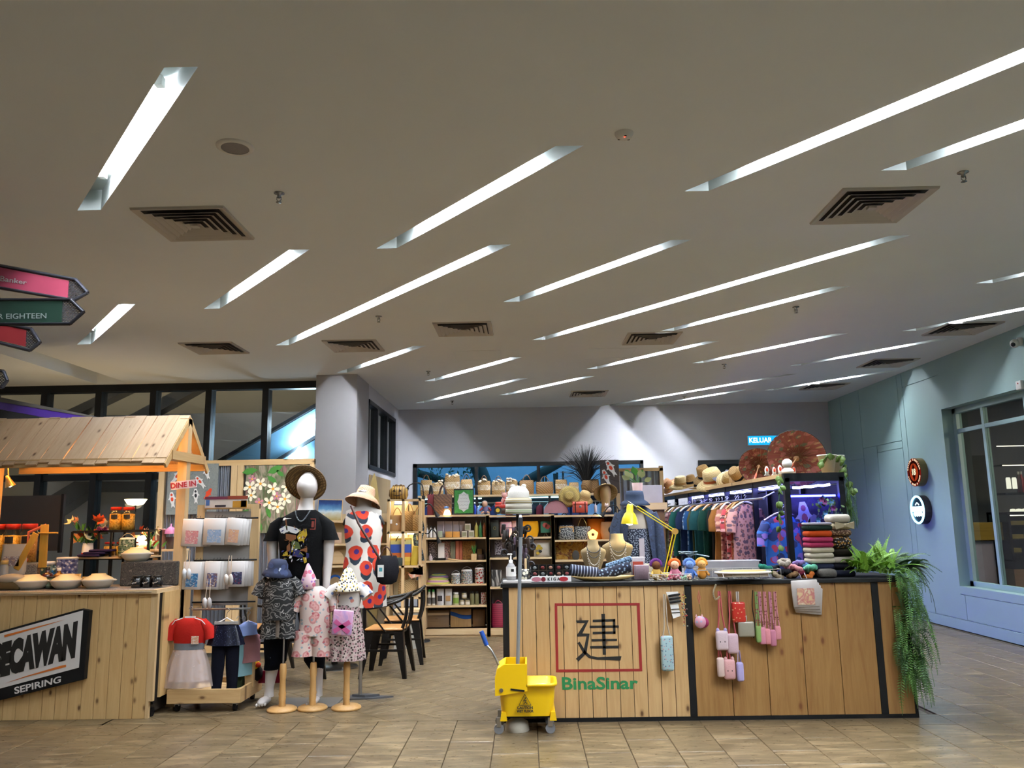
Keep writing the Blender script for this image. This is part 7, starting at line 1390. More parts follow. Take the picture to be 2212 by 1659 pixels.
def frond(L,n,w_,sag,mat,t,o,az,el,name='frond',up=.0):
 """arching stem with paired leaflets"""
 d=Vector((cos(az),sin(az),0));P=[Vector((0,0,0))];v=Vector((d.x*cos(el),d.y*cos(el),sin(el)))
 for i in range(10):P.append(P[-1]+v*(L/10));v=(v+Vector((0,0,-sag))).normalized()
 m=MB();m.tube(P,.002,3)
 for i in range(n):
  s_=i/n*9.5;q=P[int(s_)].lerp(P[int(s_)+1],s_%1);tg=(P[int(s_)+1]-P[int(s_)]).normalized();sd=tg.cross(Vector((0,0,1)));sd=sd.normalized()if sd.length>.05 else Vector((1,0,0));ww=w_*(1-.75*(i/n)**2)
  for s2 in(-1,1):
   e=q+sd*s2*ww+tg*ww*.5;mid=q.lerp(e,.5);nn=Vector((0,0,1))*ww*.16+tg*ww*.3;m.add([q,mid+nn,e,mid-nn],[(0,1,2,3)])
 return m.build(name,mat,t,o)
m_f1=plain('fern_bright','6f9a2c',.55,var=.3);m_f2=plain('fern_dark','2c4f26',.55,var=.3);m_f3=plain('fern_hang','4a742c',.55,var=.3)
p=PY(1885,1250,6.6);t=thing('bright_fern','bright yellow-green fern spilling over the counter end','fern',(p.x,6.55,TOP));random.seed(5)
for i in range(70):frond(random.uniform(.14,.3),13,.034,random.uniform(.06,.16),m_f1,t,(random.uniform(-.16,.16),random.uniform(-.08,.12),.03+random.uniform(0,.06)),random.uniform(0,6.28),random.uniform(.3,1.3))
for i in range(8):frond(random.uniform(.2,.34),16,.028,random.uniform(.25,.4),m_f1,t,(random.uniform(.05,.22),-.1,.03),-pi/2+random.uniform(-.4,.6),random.uniform(.2,.6))
p=PY(1945,1240,6.6);t=thing('dark_fern','dark green fern leaning over the counter corner','fern',(p.x,6.58,TOP));random.seed(15)
for i in range(26):frond(random.uniform(.2,.36),20,.045,random.uniform(.12,.22),m_f2,t,(random.uniform(-.1,.05),random.uniform(-.08,.15),.05),random.uniform(-1.6,1.2),random.uniform(.2,1.0))
p=PY(1955,1262,6.42);t=thing('hanging_fern','long fern cascade hanging down the counter end','fern',(2.86,6.42,TOP));random.seed(25)
for i in range(120):
 L=random.uniform(.25,.45);z=random.uniform(-.75,.02);frond(L*.75,16,.036,.5,m_f3 if i%3 else m_f2,t,(random.uniform(-.08,.11)*(1+z*.3),-.05+random.uniform(-.05,.04),z+.06),random.uniform(-2.6,-.2),random.uniform(-.9,.3))
frz=PY(1833,1045,7.45);t=thing('fern_tail','green moss-like fern tail hanging beside the rack end','fern',frz);random.seed(35)
for i in range(34):frond(random.uniform(.12,.2),12,.018,.6,m_f3,t,(random.uniform(-.025,.025),random.uniform(-.02,.02),-random.uniform(0,.28)),random.uniform(0,6.28),-.8)
MB().tube([(0,0,.15),(0,0,-.3)],.003,4).build('cord',m_blk,t)
# exit sign
a,b=PY(1616,962,YB-.06),PY(1702,940,YB-.06);t=thing('exit_sign','glowing blue KELUAR exit sign on the back wall','sign',((a.x+b.x)/2,YB-.06,(a.z+b.z)/2));w_,h=(b.x-a.x)/2,(b.z-a.z)/2
MB().box(-w_,w_,0,.06,-h,h).build('housing',m_white,t);MB().box(-w_*.98,w_*.98,-.004,0,-h*.95,h*.95).build('panel',emit('exit_blue','1a9adf',1.0),t);text_mb('KELUAR',.125,bold=.003,depth=.001,sx=.92,o=(-w_*.38,-.006,0)).build('lettering',emit('exit_letters','d8f4ff',1.4),t)
MB().ell((w_*.62,-.006,h*.6),(.02,.003,.02),8,6).tube([(w_*.6,-.006,h*.4),(w_*.62,-.006,-h*.1),(w_*.72,-.006,-h*.7)],.011,5).tube([(w_*.62,-.006,-h*.1),(w_*.5,-.006,-h*.6)],.011,5).tube([(w_*.5,-.006,h*.1),(w_*.6,-.006,h*.35),(w_*.72,-.006,h*.1)],.009,5).build('running_figure',emit('exit_letters','d8f4ff',1.4),t)
# denim torso form
YM=8.1;p=PY(1378,1215,YM);t=thing('torso_form','cloth torso form wearing the denim jacket behind the yellow lamp','dress form',(p.x,YM,0));Zl=lambda py:PY(1378,py,YM).z
loft(MB(),[ell_ring(0,0,z,rx,ry)for z,rx,ry in((.95,.13,.1),(1.15,.14,.11),(Zl(1130),.15,.11),(Zl(1105),.13,.08),(Zl(1095),.06,.06),(Zl(1075),.05,.052))]).build('torso',plain('form_linen','a89c8c',.9),t);MB().cyl((0,0,.02),(0,0,.96),.015,n=8).build('pole',m_steel,t);MB().lathe([(.001,.025),(.15,.02),(.16,0)],n=20).build('base',m_steel,t)
jk=thing('denim_jacket','open grey-blue patterned denim jacket on the torso form','jacket',(p.x,YM,0));m_den=blobs('acid_denim',['1a2130','2c3850','222c40','3a4660'],22)
for s_ in(-1,1):
 R=[]
 for z,rx,ry,a0 in((Zl(1215),.2,.13,.75),(Zl(1170),.19,.13,.62),(Zl(1130),.19,.125,.5),(Zl(1105),.17,.1,.4),(Zl(1093),.09,.075,.35)):R.append([(s_*rx*sin(a0+(pi-a0)*q/10),-ry*cos(a0+(pi-a0)*q/10),z)for q in range(11)])
 m=MB();vs=[v for r_ in R for v in r_];m.add(vs,[(j*11+i,j*11+i+1,(j+1)*11+i+1,(j+1)*11+i)for j in range(4)for i in range(10)],0,True);m.build('front_half',m_den,jk)
 MB().tube([(s_*.15,0,Zl(1110)),(s_*.2,0,Zl(1140)),(s_*.215,-.01,Zl(1180)),(s_*.22,-.02,Zl(1225))],.06,10,rs=[.06,.065,.06,.058]).build('sleeve',m_den,jk)
tp=MB();loft(tp,[ell_ring(0,0,z,rx,ry)for z,rx,ry in((Zl(1225),.155,.115),(Zl(1170),.15,.115),(Zl(1142),.155,.115))],False,False);tag(tp.build('tube_top',spots('indigo_dots','1c2134',[('8f97a4',60,0,.3,2,.3)],.9),None,(p.x,YM,0)),'indigo dotted top under the denim jacket','top')
MB();tag(MB().box(-.0,.05,-.008,0,-.22,-.02).build('paper_bookmark',m_lilac,None,(p.x+.0,YM-.14,Zl(1158))),'pale paper tag hanging on the dotted top','tag')
q=PY(1371,1080,YM);hm=MB();hat(hm,(0,0,0),.095,.09,.15,.045,top_r=.88);tag(hm.build('denim_hat',fabric('denim_hat','2c3444'),None,(q.x,YM,q.z),rot=(rad(4),0,0)),'dark denim bucket hat on the torso form','hat')
# goods on the counter
YG=6.72;C=lambda px,Y=YG:PY(px,1240,Y).x
m_yl=plain('lamp_yellow','d8c21c',.35,coat=.3);t=thing('desk_lamp','yellow jointed desk lamp lighting the counter','desk lamp',(C(1437,6.9),6.9,TOP));L0=t.location
q=lambda x,y,Y=6.9:PY(x,y,Y)-L0
MB().lathe([(.001,0),(.08,0),(.08,.015),(.02,.025),(.001,.025)],n=20).build('base',m_yl,t)
for d in(-.012,.012):
 MB().tube([Vector((d,0,.02)),q(1458,1148)+Vector((d,0,0))],.005,6).build('lower_arm',m_yl,t);MB().tube([q(1458,1148)+Vector((0,0,d)),q(1376,1096)+Vector((0,0,d))],.005,6).build('upper_arm',m_yl,t)
MB().cyl(q(1458,1148)+Vector((0,-.02,0)),q(1458,1148)+Vector((0,.02,0)),.026,n=14).build('elbow',plain('elbow_amber','b58a3c',.5),t)
sc_=q(1360,1132);MB().lathe([(.072,0),(.066,.04),(.045,.085),(.03,.1),(.028,.15),(.02,.165),(.001,.165),(.018,.15),(.028,.09),(.06,.04),(.07,0)],n=24,o=sc_+Vector((0,0,.0)),M=rotm(0,.06)).build('shade',m_yl,t);MB().ell(sc_+Vector((0,0,.02)),(.035,.035,.03),12,8).build('bulb',emit('desk_bulb','fff2d0',26*WARM),t);MB().tube([sc_+Vector((.005,0,.16)),sc_+Vector((-.01,0,.19)),q(1376,1096)],.006,6).build('joint',m_steel,t)
m_bust=plain('kraft_bust','8f7a56',.85)
def bust(px,w_px,y0,Y,lab,beads):
 t=thing('necklace_bust',lab,'necklace bust',(C(px,Y),Y,TOP),group='brown necklace busts');k=Y/F_PX;w_=w_px*k/2;h=PY(px,y0,Y).z-TOP
 loft(MB(),[[(w_*f*cos(a_),.05*g_*sin(a_)+oy,h*z)for a_ in[2*pi*i/18 for i in range(18)]]for f,g_,oy,z in((.35,1,.03,0),(.45,1,.03,.1),(.75,.9,.015,.4),(1.0,.9,.0,.66),(.95,.9,.0,.73),(.5,.9,.01,.82),(.42,.85,.015,.88),(.4,.8,.02,1.0))]).build('body',m_bust,t)
 for i,(drop,mt)in enumerate(beads):
  n=26;tt=thing('bead_necklace',['outer','middle','inner','short'][i]+' bead string on the '+lab,'necklace',(C(px,Y),Y,TOP),group='bead necklaces on the busts');m=MB()
  for q_ in range(n+1):a_=pi*q_/n;m.ell((w_*.52*cos(a_),-.045-.028*sin(a_),h*.86-drop*max(0,sin(a_))**.8),(.0042,.0042,.0048),6,4)
  m.build('beads',mt,tt)
 return t
m_pearl=plain('pearl','c9bfb0',.3);m_drk=plain('dark_bead','3a3632',.3)
bust(1283,54,1166,6.86,'smaller kraft bust with grey and pearl strings',[(.2,m_pearl),(.16,m_pearl),(.1,m_drk),(.06,m_drk)]);bust(1336,66,1153,6.95,'larger kraft bust with pearl strings',[(.24,m_pearl),(.17,m_pearl),(.13,m_pearl),(.1,m_drk)])
t=thing('wooden_tray','shallow boat shaped wooden tray on the counter front','tray',(C(1302,6.55),6.55,TOP));loft(MB(),[[(rx*cos(a_),ry*sin(a_),z)for a_ in[2*pi*i/28 for i in range(28)]]for rx,ry,z in((.13,.07,0),(.2,.09,.012),(.255,.1,.036),(.25,.097,.036),(.19,.08,.016))],True,True).build('dish',wood('tray_wood','b59a64','a3864e','X',1.5,knots=False),t)
def roll(px,py,L,r_,rot,mt,lab):p=PY(px,py,6.52);tag(MB().cyl((-L/2,0,0),(L/2,0,0),r_,n=14).ell((L/2,0,0),(.01,r_*.8,r_*.8),10,6).ell((-L/2,0,0),(.01,r_*.8,r_*.8),10,6).build('batik_roll',mt,None,(p.x,6.56,p.z),rot=rot),lab,'cloth roll','rolled batik cloths')
roll(1262,1235,.22,.045,(0,rad(8),rad(6)),stripes('navy_stripe',['12162c','12162c','12162c','8a94a8'],'X',42,.85),'navy batik roll with white stripes in the tray');roll(1328,1234,.26,.045,(0,rad(-16),rad(-10)),spots('navy_motif','10152a',[('7d94b0',34,.05,.22,2,.5)],.85),'navy batik roll with teardrop motifs in the tray');roll(1338,1216,.2,.025,(0,rad(-18),rad(-10)),spots('pale_blue_motif','6a86a4',[('24324a',60,0,.3,2,.4)],.85),'pale blue patterned cloth folded over the batik roll')
a,b=PY(1147,1256,6.5),PY(1233,1218,6.5);t=thing('acrylic_organiser','clear acrylic organiser of little pendants with printed base','organiser',((a.x+b.x)/2,6.5,TOP));w_=(b.x-a.x)/2
MB().box(-w_,w_,0,.16,0,.042).build('base',m_white,t);text_mb('KIGA',.03,bold=.001,depth=.0006,o=(.02,-.002,.02),space=1.6).build('lettering',m_ink,t)
for x,c,r_ in((-w_*.72,'b5707c',.03),(-w_*.38,'7a1f28',.014),(w_*.62,'a8242c',.028)):MB().prism([(x+r_*1.3*cos(q_*pi/6),.02+.018*sin(q_*pi/6))for q_ in range(12)],-.0015,0).build('base_print',plain('blot_'+c,c,.5),t)
for r_ in range(2):
 for c_ in range(5):
  x0=-w_+2*w_*c_/5;MB().box(x0+.002,x0+2*w_/5-.002,.03*r_,.03*r_+.003,.044+.045*r_,.086+.045*r_).build('window',m_clear,t);MB().box(x0+.004,x0+2*w_/5-.004,.03*r_+.012,.03*r_+.016,.044+.045*r_,.086+.045*r_).build('card',m_blk,t);MB().ell((x0+w_/5,.03*r_+.008,.062+.045*r_),(.016,.004,.012),8,5).build('pendant',plain(['rose_p','silver_p','red_p','peach_p'][(c_+r_)%4],['a84a4a','9a9a9a','8a2a2a','b5806a'][(c_+r_)%4],.4),t)
t=thing('white_tray','flat white tray under the sanitiser bottle','tray',(C(1117,6.45),6.42,TOP));MB().rbox((0,0,.012),(.22,.1,.022),.004).build('tray',plain('tray_white','b9b5b4',.5),t)
p=C(1104,6.43);t=thing('sanitiser_bottle','clear hand sanitiser pump bottle with label','bottle',(p,6.42,TOP+.024));MB().lathe([(.001,0),(.036,0),(.038,.01),(.038,.1),(.02,.125),(.014,.135)],n=18).build('body',plain('gel_clear','a9a6a6',.12,alpha=.75),t);MB().lathe([(.0385,.03),(.0385,.1)],n=14,a0=pi,a1=2*pi).build('label',m_white,t);MB().cbox((.012,-.0392,.075),(.022,.001,.022)).build('label_print',m_ink,t);MB().lathe([(.016,.132),(.016,.15),(.006,.155),(.005,.19)],n=12).build('collar',m_white,t);MB().rbox((-.008,0,.195),(.04,.016,.012),.005).build('pump',m_white,t)
Yq=6.72;p=C(1120,Yq);t=thing('clip_stand','black rotating stand crowded with dark hair clips behind the mop handle','display stand',(p,Yq,TOP));MB().cyl((0,0,0),(0,0,.56),.012,n=8).build('pole',m_blk,t);MB().lathe([(.001,.02),(.08,.015),(.09,0)],n=18).build('base',m_blk,t);random.seed(44)
for z in(.52,.42):MB().tube([(.1*cos(2*pi*i/24),.1*sin(2*pi*i/24),z)for i in range(24)],.003,4,closed=True).build('ring',m_blk,t)
for i in range(58):
 a_=random.uniform(0,6.28);z=random.uniform(.02,.42);r_=random.uniform(.06,.12);c=random.choice(['17120f','241a16','1c1c22','3a2c24','14110f','2a2a30','5a4a5a']);m=MB()
 if i%3:m.rbox((0,0,0),(random.uniform(.02,.04),.014,random.uniform(.05,.09)),.006,M=rotm(0,random.uniform(-.3,.3),a_))
 else:m.tube([(.024*cos(q_),0,.024*sin(q_))for q_ in[2*pi*k/12 for k in range(12)]],.008,5,closed=True)
 m.build('hair_clip',plain('clip_'+c,c,.35),t,(r_*cos(a_),r_*sin(a_)*.7,z))
p=C(1123,Yq);t=thing('beanie_hat','white knitted bear-eared beanie on top of the clip stand','hat',(p,Yq-.02,TOP+.66));MB().lathe([(.09,0),(.088,.05),(.06,.09),(.001,.1)],n=20).build('knit',fabric('knit_white','c4c0b8'),t)
for s_ in(-1,1):MB().ell((s_*.045,0,.095),(.022,.014,.02),8,6).build('ear',fabric('knit_white','c4c0b8'),t)
for i,(c,z,nm)in enumerate((('9a8a62',.615,'khaki band'),('bcb6a6',.575,'cream band'),('8a9a74',.535,'green stripe'))):
 tag(MB().lathe([(.001,.05),(.098,.048),(.108,.04),(.11,.005),(.1,0),(.001,0)],n=22).build('knit_hat',stripes('knit_'+c,['b9b4a6',c,'b9b4a6',c],'Z',30,.9),None,(p,Yq-.02,TOP+z-.005),bevel=0),'folded knitted hat with '+nm+' stacked under the bear beanie','hat','stacked knitted hats')
tag(MB().rbox((0,0,.12),(.018,.012,.12),.003).build('incense_bundle',m_pale_z,None,(C(1136),6.55,TOP)),'narrow pale wooden ruler standing before the clip stand','ruler');p=C(1133);t=thing('pattern_mug','black and cream patterned mug beside the sanitiser','mug',(p,6.5,TOP+.0));MB().lathe([(.001,0),(.034,0),(.038,.01),(.038,.1),(.034,.1),(.034,.02),(.001,.02)],n=18).build('cup',spots('mug_print','1a1815',[('b5ae98',30,0,.34,2,.9)],.4),t);MB().tube(arc((.036,0,.03),(.036,0,.08),.025,8,(1,0,0)),.006,6).build('handle',m_blk,t)
def wire_basket(px,w_,d,h,Y,lab,z=TOP):
 t=thing('wire_basket',lab,'basket',(C(px,Y),Y,z),group='white wire baskets on the counter');m_w=plain('white_wire','c9c4be',.4)
 for z_ in(0.004,h):MB().tube([(-w_,-d,z_),(w_,-d,z_),(w_,d,z_),(-w_,d,z_)],.003,5,closed=True).build('rim_wire',m_w,t)
 for i in range(9):x=-w_+2*w_*i/8;MB().tube([(x,-d,h),(x,-d,.004),(x,d,.004),(x,d,h)],.0018,4).build('wire',m_w,t)
 return t
wire_basket(1447,.15,.09,.055,6.42,'wire basket of small dolls overhanging the counter edge');wire_basket(1590,.32,.1,.075,6.52,'long wire basket of boxed trinkets')
DL=[(1418,'5a2c6a','5f3a24','b8944c','purple haired doll with brown face'),(1458,'c8622c','c99c7c','b06a7c','orange haired doll with pale face'),(1490,'5a78b4','6a86bc','4a6aa8','blue cloth bunny doll'),(1519,'c98a3c','c99a5c','c98a3c','ginger cloth bear doll')]
for i,(px,hc,fc,bc,nm)in enumerate(DL):
 t=thing('cloth_doll',nm+' in the wire basket','doll',(C(px,6.42),6.42 if i<3 else 6.46,TOP+.008),group='cloth dolls in the basket');MB().ell((0,0,.045),(.04,.03,.05),10,8).build('body',fabric('doll_body_'+bc,bc),t);MB().ell((0,-.008,.11),(.034,.03,.033),12,8).build('head',fabric('doll_face_'+fc,fc),t);random.seed(i)
 for q_ in range(12):a_=pi*q_/11;MB().ell((.036*cos(a_),.008,.115+.034*sin(a_)),(.016,.018,.016),7,5).build('hair',fabric('doll_hair_'+hc,hc),t)
 for s_ in(-1,1):MB().ell((s_*.011,-.038,.112),(.003,.002,.003),6,4).build('eye',m_blk,t);MB().tube([(s_*.03,-.01,.06),(s_*.045,-.04,.03)],.01,6).build('arm',fabric('doll_body_'+bc,bc),t)
for i,(px,c)in enumerate(((1415,'b5a890'),(1432,'9a8070'),(1448,'a85a6a'),(1462,'b87a8a'),(1476,'8aa890'),(1487,'c8a890'))):
 m=MB();random.seed(50+i)
 for q_ in range(10):m.ell((random.uniform(-.02,.02),random.uniform(-.015,.015),random.uniform(0,.035)),(.011,.011,.009),6,4)
 tag(m.build('hair_scrunchie',fabric('scrunchie_'+c,c),None,(C(px,6.36),6.355,TOP+.012)),ORD[i]+' small frilly scrunchie at the front of the doll basket','scrunchie','frilly scrunchies in the doll basket')
for i,(x0,x1,y0,y1,c,nm,dy)in enumerate(((1364,1392,1192,1240,'b0a8aa','clear bag of pale trinkets with red card',.02),(1372,1402,1220,1252,'8f7a84','small clear tub of mauve beads',-.05),(1393,1410,1190,1222,'b8ae94','cream figurine box',.06))):
 box_thing('trinket_bag',nm+' beside the batik tray','trinket bag',x0,x1,y0,y1,6.62+dy,.06,plain('trinket_'+c,c,.3,var=.3,scale=60),TOP,face=plain('red_card','a8432c',.5)if i==0 else None)
box_thing('acrylic_box','long clear acrylic box of small cards on the counter','acrylic box',1484,1640,1213,1250,6.66,.12,plain('acrylic_pale','b9b6bc',.2,alpha=.55),TOP+.004,lid=plain('acrylic_lid','c0bcc4',.2,alpha=.6));random.seed(61)
for i in range(9):px=1494+i*16;box_thing('trinket_card',ORD[i]+' little card inside the long acrylic box','card',px-6,px+6,1224,1246,6.7,.02,blobs('cards_%d'%(i%3),[['8a9aa8','b5aeb0','4a5a6a'],['a88a8a','b9b4b0','6a7a6a'],['9aa0b0','b8b0b4','a8685c']][i%3],50),TOP+.012,group='cards in the acrylic box')
m=MB();random.seed(62)
for i in range(6):m.rbox((random.uniform(-.08,.08),random.uniform(-.02,.03),.004+.006*i),(.1,.07,.006),.002,M=rotm(0,random.uniform(-.2,.2),random.uniform(-.6,.6)))
tag(m.build('folded_pouches',blobs('pouch_mix',['9aa8b4','4a5560','7a98a4','b0a8a8'],14),None,(C(1500,6.75),6.72,TOP+.17)),'flat coloured pouches piled on the acrylic box','pouches')
t=thing('ring_rack','round wicker ring rack with white rim hanging bags over the counter','ring rack',(C(1605,6.36),6.36,TOP+.06));MB().tube([(.21*cos(2*pi*i/36),.1*sin(2*pi*i/36),.0)for i in range(36)],.009,6,closed=True).build('rim',plain('rim_white','c4beb4',.5),t);MB().lathe([(.001,.012),(.16,.014),(.205,.004)],n=30,sy=.48).build('woven_top',wicker('ring_straw','c4a860','8f7638',140),t);MB().lathe([(.19,-.03),(.2,-.005)],n=30,sy=.48).build('skirt',plain('ring_linen','a3988a',.8),t)
for x in(-.1,.1):MB().cyl((x,.06,-.06),(x,.06,0),.006,n=6).build('leg',m_steel,t)
for i in range(6):x=-.17+.068*i;MB().tube(curve([(x,-.09+.02*abs(i-2.5)/2.5,-.005),(x,-.1,-.03),(x+.012,-.1,-.04),(x+.018,-.1,-.025)],3),.0022,4).build('hook',m_steel,t)
YHG=6.33
def strap_bag(px,ytop,y0,y1,w_px,mat,smat,lab,spread=6,name='shoulder_pouch',ears=None,face=False,d=.04):
 Y=YHG;a,b=PY(px,y1,Y),PY(px,y0,Y);tp_=PY(px,ytop,Y);w_=w_px*Y/F_PX;h=b.z-a.z;t=thing(name,lab,'bag',(a.x,Y,a.z),group='child bags hanging at the counter');MB().rbox((0,0,h/2),(w_,d,h),min(w_,h)*.3,n=3).build('pouch',mat,t);s_=spread*Y/F_PX
 for k in(-1,1):MB().tube([(k*w_*.3,0,h*.95),(k*s_*.5,.005,(tp_.z-a.z)*.6),(k*.006,.01,tp_.z-a.z)],.004,5,rs=[(.0025,.007)]*3).build('strap',smat,t)
 if ears:
  for k in(-1,1):MB().ell((k*w_*.3,0,h),(.014,.01,.02),8,6).build('ear',ears,t)
 if face:
  for k in(-1,1):MB().ell((k*w_*.18,-d/2,h*.45),(.004,.003,.005),6,4).build('eye',m_blk,t)
 return t
m_pk=fabric('plush_rose','c99a9a');m_pks=fabric('strap_coral','b85a60');m_lv=fabric('plush_lavender','a49ac4')
strap_bag(1561,1277,1362,1405,26,fabric('plush_pale','c4b0b4'),m_pks,'pale pink unicorn face pouch in the pink bag bunch',ears=m_lv,face=True);strap_bag(1584,1277,1368,1412,24,fabric('plush_blush','bfa4ac'),m_pks,'blush pouch beside the unicorn face pouch')
strap_bag(1558,1400,1420,1463,15,fabric('plush_cream_pink','c8b0a8'),m_pks,'lower cream pink plush bag');strap_bag(1577,1400,1424,1468,24,m_pk,m_pks,'lower rose plush bunny bag with stitched face',ears=m_pk,face=True);strap_bag(1600,1405,1430,1472,15,m_lv,m_lv,'lower lavender plush bag')
strap_bag(1597,1278,1300,1345,28,spots('red_snack','b02c22',[('c8a87c',30,0,.12,2,.6)],.3),plain('clear_tie','b0a8a0',.4),'red printed drawstring bag on the ring rack',2,d=.03);strap_bag(1613,1330,1342,1376,34,plain('clear_bag_grey','9a9484',.2,alpha=.85),plain('clear_tie','b0a8a0',.4),'clear bag of white pods on the ring rack',2,d=.03)
for i,(px,y0,y1,c)in enumerate(((1640,1352,1388,'7f9a5c'),(1648,1354,1392,'c07f90'),(1659,1358,1392,'c9848c'),(1671,1360,1396,'b8788c'),(1681,1352,1382,'c4848c'))):strap_bag(px,1278,y0,y1,13,fabric('mini_'+c,c),spots('strap_'+c,c,[('8a4a54',40,0,.2,2,.5)],.8),ORD[i]+' mini pouch in the rose bunch at the ring rack end',3)
tag(MB().tube(curve([PY(1626,1275,YHG),PY(1625,1310,YHG),PY(1630,1345,YHG),PY(1628,1378,YHG)],4),.004,5).build('bead_string',m_blk,None,(0,0,0)),'dark beaded strap hanging from the ring rack','strap')
tag(MB().tube(curve([PY(1547,1262,YHG),PY(1541,1280,YHG),PY(1546,1295,YHG),PY(1555,1288,YHG)],4),.007,5).build('rope_loop',wicker('rope','b5a688','7f7258',200),None,(0,0,0)),'twisted rope loop hanging at the ring rack side','rope')
t=strap_bag(1443,1284,1373,1450,26,spots('pale_blue_bird','9ab4b8',[('5a7488',34,0,.14,2,.7),('c08a8a',28,0,.1,6,.5)],.7),plain('cord_cream','b9ac98',.7),'long pale blue pencil pouch on a cream cord',6)
t=thing('clip_card','white zigzag card of black hair clips hanging from the basket','clip card',PY(1451,1274,YHG),rot=(0,rad(-8),0));MB().prism([(-.045,-.01),(.045,-.02),(.045,-.11)]+[(.03-.0*i,-.11-.0)for i in range(1)]+[(.03,-.2),(-.03,-.21),(-.035,-.1)],0,.003).build('card',m_white,t)
for i,z in enumerate((-.04,-.065,-.09)):MB().rbox((.01,-.01,z),(.09,.016,.014),.004).build('hair_clip',m_blk,t)
for z in(-.14,-.165):MB().tube([(-.03,-.004,z),(.03,-.004,z-.006)],.003,4).build('hair_pin',m_blk,t)
p=PY(1476,1276,YHG);t=thing('bead_strand','bunch of colourful bead bracelets hanging from the basket','bracelets',p);random.seed(71)
for i in range(34):MB().ell((random.uniform(-.016,.02),random.uniform(-.008,.008),-.03-.23*random.random()),(.006,.006,.006),6,4).build('bead',plain('bead_%d'%(i%4),['a83a2c','9aa08c','c9b54c','6a5a54'][i%4],.3),t)
MB().tube([(0,0,.0),(0,0,-.26)],.0015,4).build('thread',m_blk,t)
p=PY(1509,1276,YHG);t=thing('unicorn_keyring','pink unicorn coin purse on a coral loop','keyring',p);MB().tube([(0,0,0),(-.008,0,-.05),(0,0,-.1),(.008,0,-.05)],.003,5,closed=True).build('loop',m_pks,t);MB().lathe([(.001,-.012),(.04,-.01),(.044,0),(.04,.01),(.001,.012)],n=16,M=rotm(pi/2),o=(.0,0,-.23),sy=1.05).build('purse',spots('unicorn_pink','c890a0',[('9aa4c0',30,0,.2,3,.8)],.5),t);MB().lathe([(.001,-.01),(.04,-.008),(.04,.008),(.001,.01)],n=16,M=rotm(pi/2),o=(.028,.02,-.235)).build('back_disc',plain('magenta_disc','9a2c5c',.5),t)
MB().tube([(0,0,-.1),(.006,0,-.15),(0,0,-.19)],.003,5).build('chain',plain('gold_metal','b9a468',.25,.9),t)
for s_ in(-1,1):MB().lathe([(.01,0),(.001,.022)],n=6,o=(s_*.022-.006,0,-.192)).build('ear',m_pk,t)
random.seed(81)
for i,(px,c,z,nm)in enumerate(((1652,'8ab84c',.03,'lime'),(1650,'1c5a4c',.06,'teal'),(1672,'16181f',.05,'navy'),(1690,'17171c',.02,'black'),(1700,'b0707c',.075,'pink'),(1716,'b5787c',.05,'rose'),(1728,'6a5a8a',.085,'lilac'),(1737,'4a6a9a',.08,'blue'),(1722,'6a1f30',.03,'maroon'),(1745,'5a9a80',.05,'mint'),(1675,'8a7a64',.0,'khaki'),(1706,'7a5c40',.0,'brown'),(1740,'b0602c',.005,'orange'),(1690,'8f857a',.1,'stone'))):
 m=MB();r_=random.uniform(.028,.04);m.tube([((r_+.004*sin(7*a_))*cos(a_),(r_+.004*sin(7*a_))*sin(a_),.006*sin(5*a_))for a_ in[2*pi*k/28 for k in range(28)]],.018,7,closed=True)
 tag(m.build('cloth_scrunchie',fabric('scr_'+c,c),None,(C(px,6.56),6.52+random.uniform(-.04,.06),TOP+.022+z),rot=(random.uniform(-.5,.5),random.uniform(-.5,.5),0)),nm+' cloth scrunchie in the pile beside the knit stacks','scrunchie','cloth scrunchie pile')
def knit(px,z,c,lab,w_=.105,h=.035,Y=6.62,mt=None,rz=0):return tag(MB().rbox((0,0,h/2),(w_*2,.16,h),h*.45,n=3).build('knit_hat',mt or fabric('knitted_'+c,c,.25),None,(C(px,Y),Y,TOP+z),rz+random.uniform(-.1,.1)),lab,'hat','knitted hats stacked at the counter end')
ST1=[('17192a','lowest navy knit in the coloured stack',.055),('b3a996','cream knit in the coloured stack',.04),('b8ae9c','second cream knit in the coloured stack',.04),('b0a690','third cream knit in the coloured stack',.04),('8f2c4c','crimson knit in the coloured stack',.04),('a3365a','raspberry knit in the coloured stack',.04),('b0441c','orange knit in the coloured stack',.05),('14211c','black-green knit in the coloured stack',.04),('8f8a98','lilac grey knit crowning the coloured stack',.02)]
z=.05;random.seed(91);knit(1790,0,'12131f','dark navy folded cloth under both knit stacks',.19,.05)
for c,lab,h in ST1:knit(1772,z,c,lab,.098,h,6.6);z+=h+.001
ST2=[('101018','lowest black knit in the patterned stack',.05,None),('b0a49a','stone knit in the patterned stack',.05,None),('1c1712','dark brown knit in the patterned stack',.06,None),('2a1c14','knit with ochre and white nordic pattern',.1,spots('nordic','1e1410',[('b5803a',34,0,.26,2,.2),('c9c2b8',40,0,.16,5,.2)],.9)),('6a4a38','speckled brown knit in the patterned stack',.05,spots('speckle_knit','5a3c2c',[('a3846a',60,0,.3,2,.5)],.9)),('b8aa90','cream bow knit in the patterned stack',.05,None),('c4bcae','white fluffy knit crowning the patterned stack',.07,None)]
z=.05
for c,lab,h,mt in ST2:knit(1818,z,c,lab,.085,h,6.68,mt);z+=h+.001
t=thing('knit_bow','cream knitted bow tied on the patterned stack','bow',(C(1832,6.6),6.585,TOP+z-.09))
for s_ in(-1,1):MB().prism([(0,-.008),(s_*.07,-.03),(s_*.075,.03),(0,.008)],-.008,.008).build('loop',fabric('knitted_b8aa90','b8aa90',.25),t)
MB().ell((0,0,0),(.014,.014,.016),8,6).build('knot',fabric('knitted_b8aa90','b8aa90',.25),t)
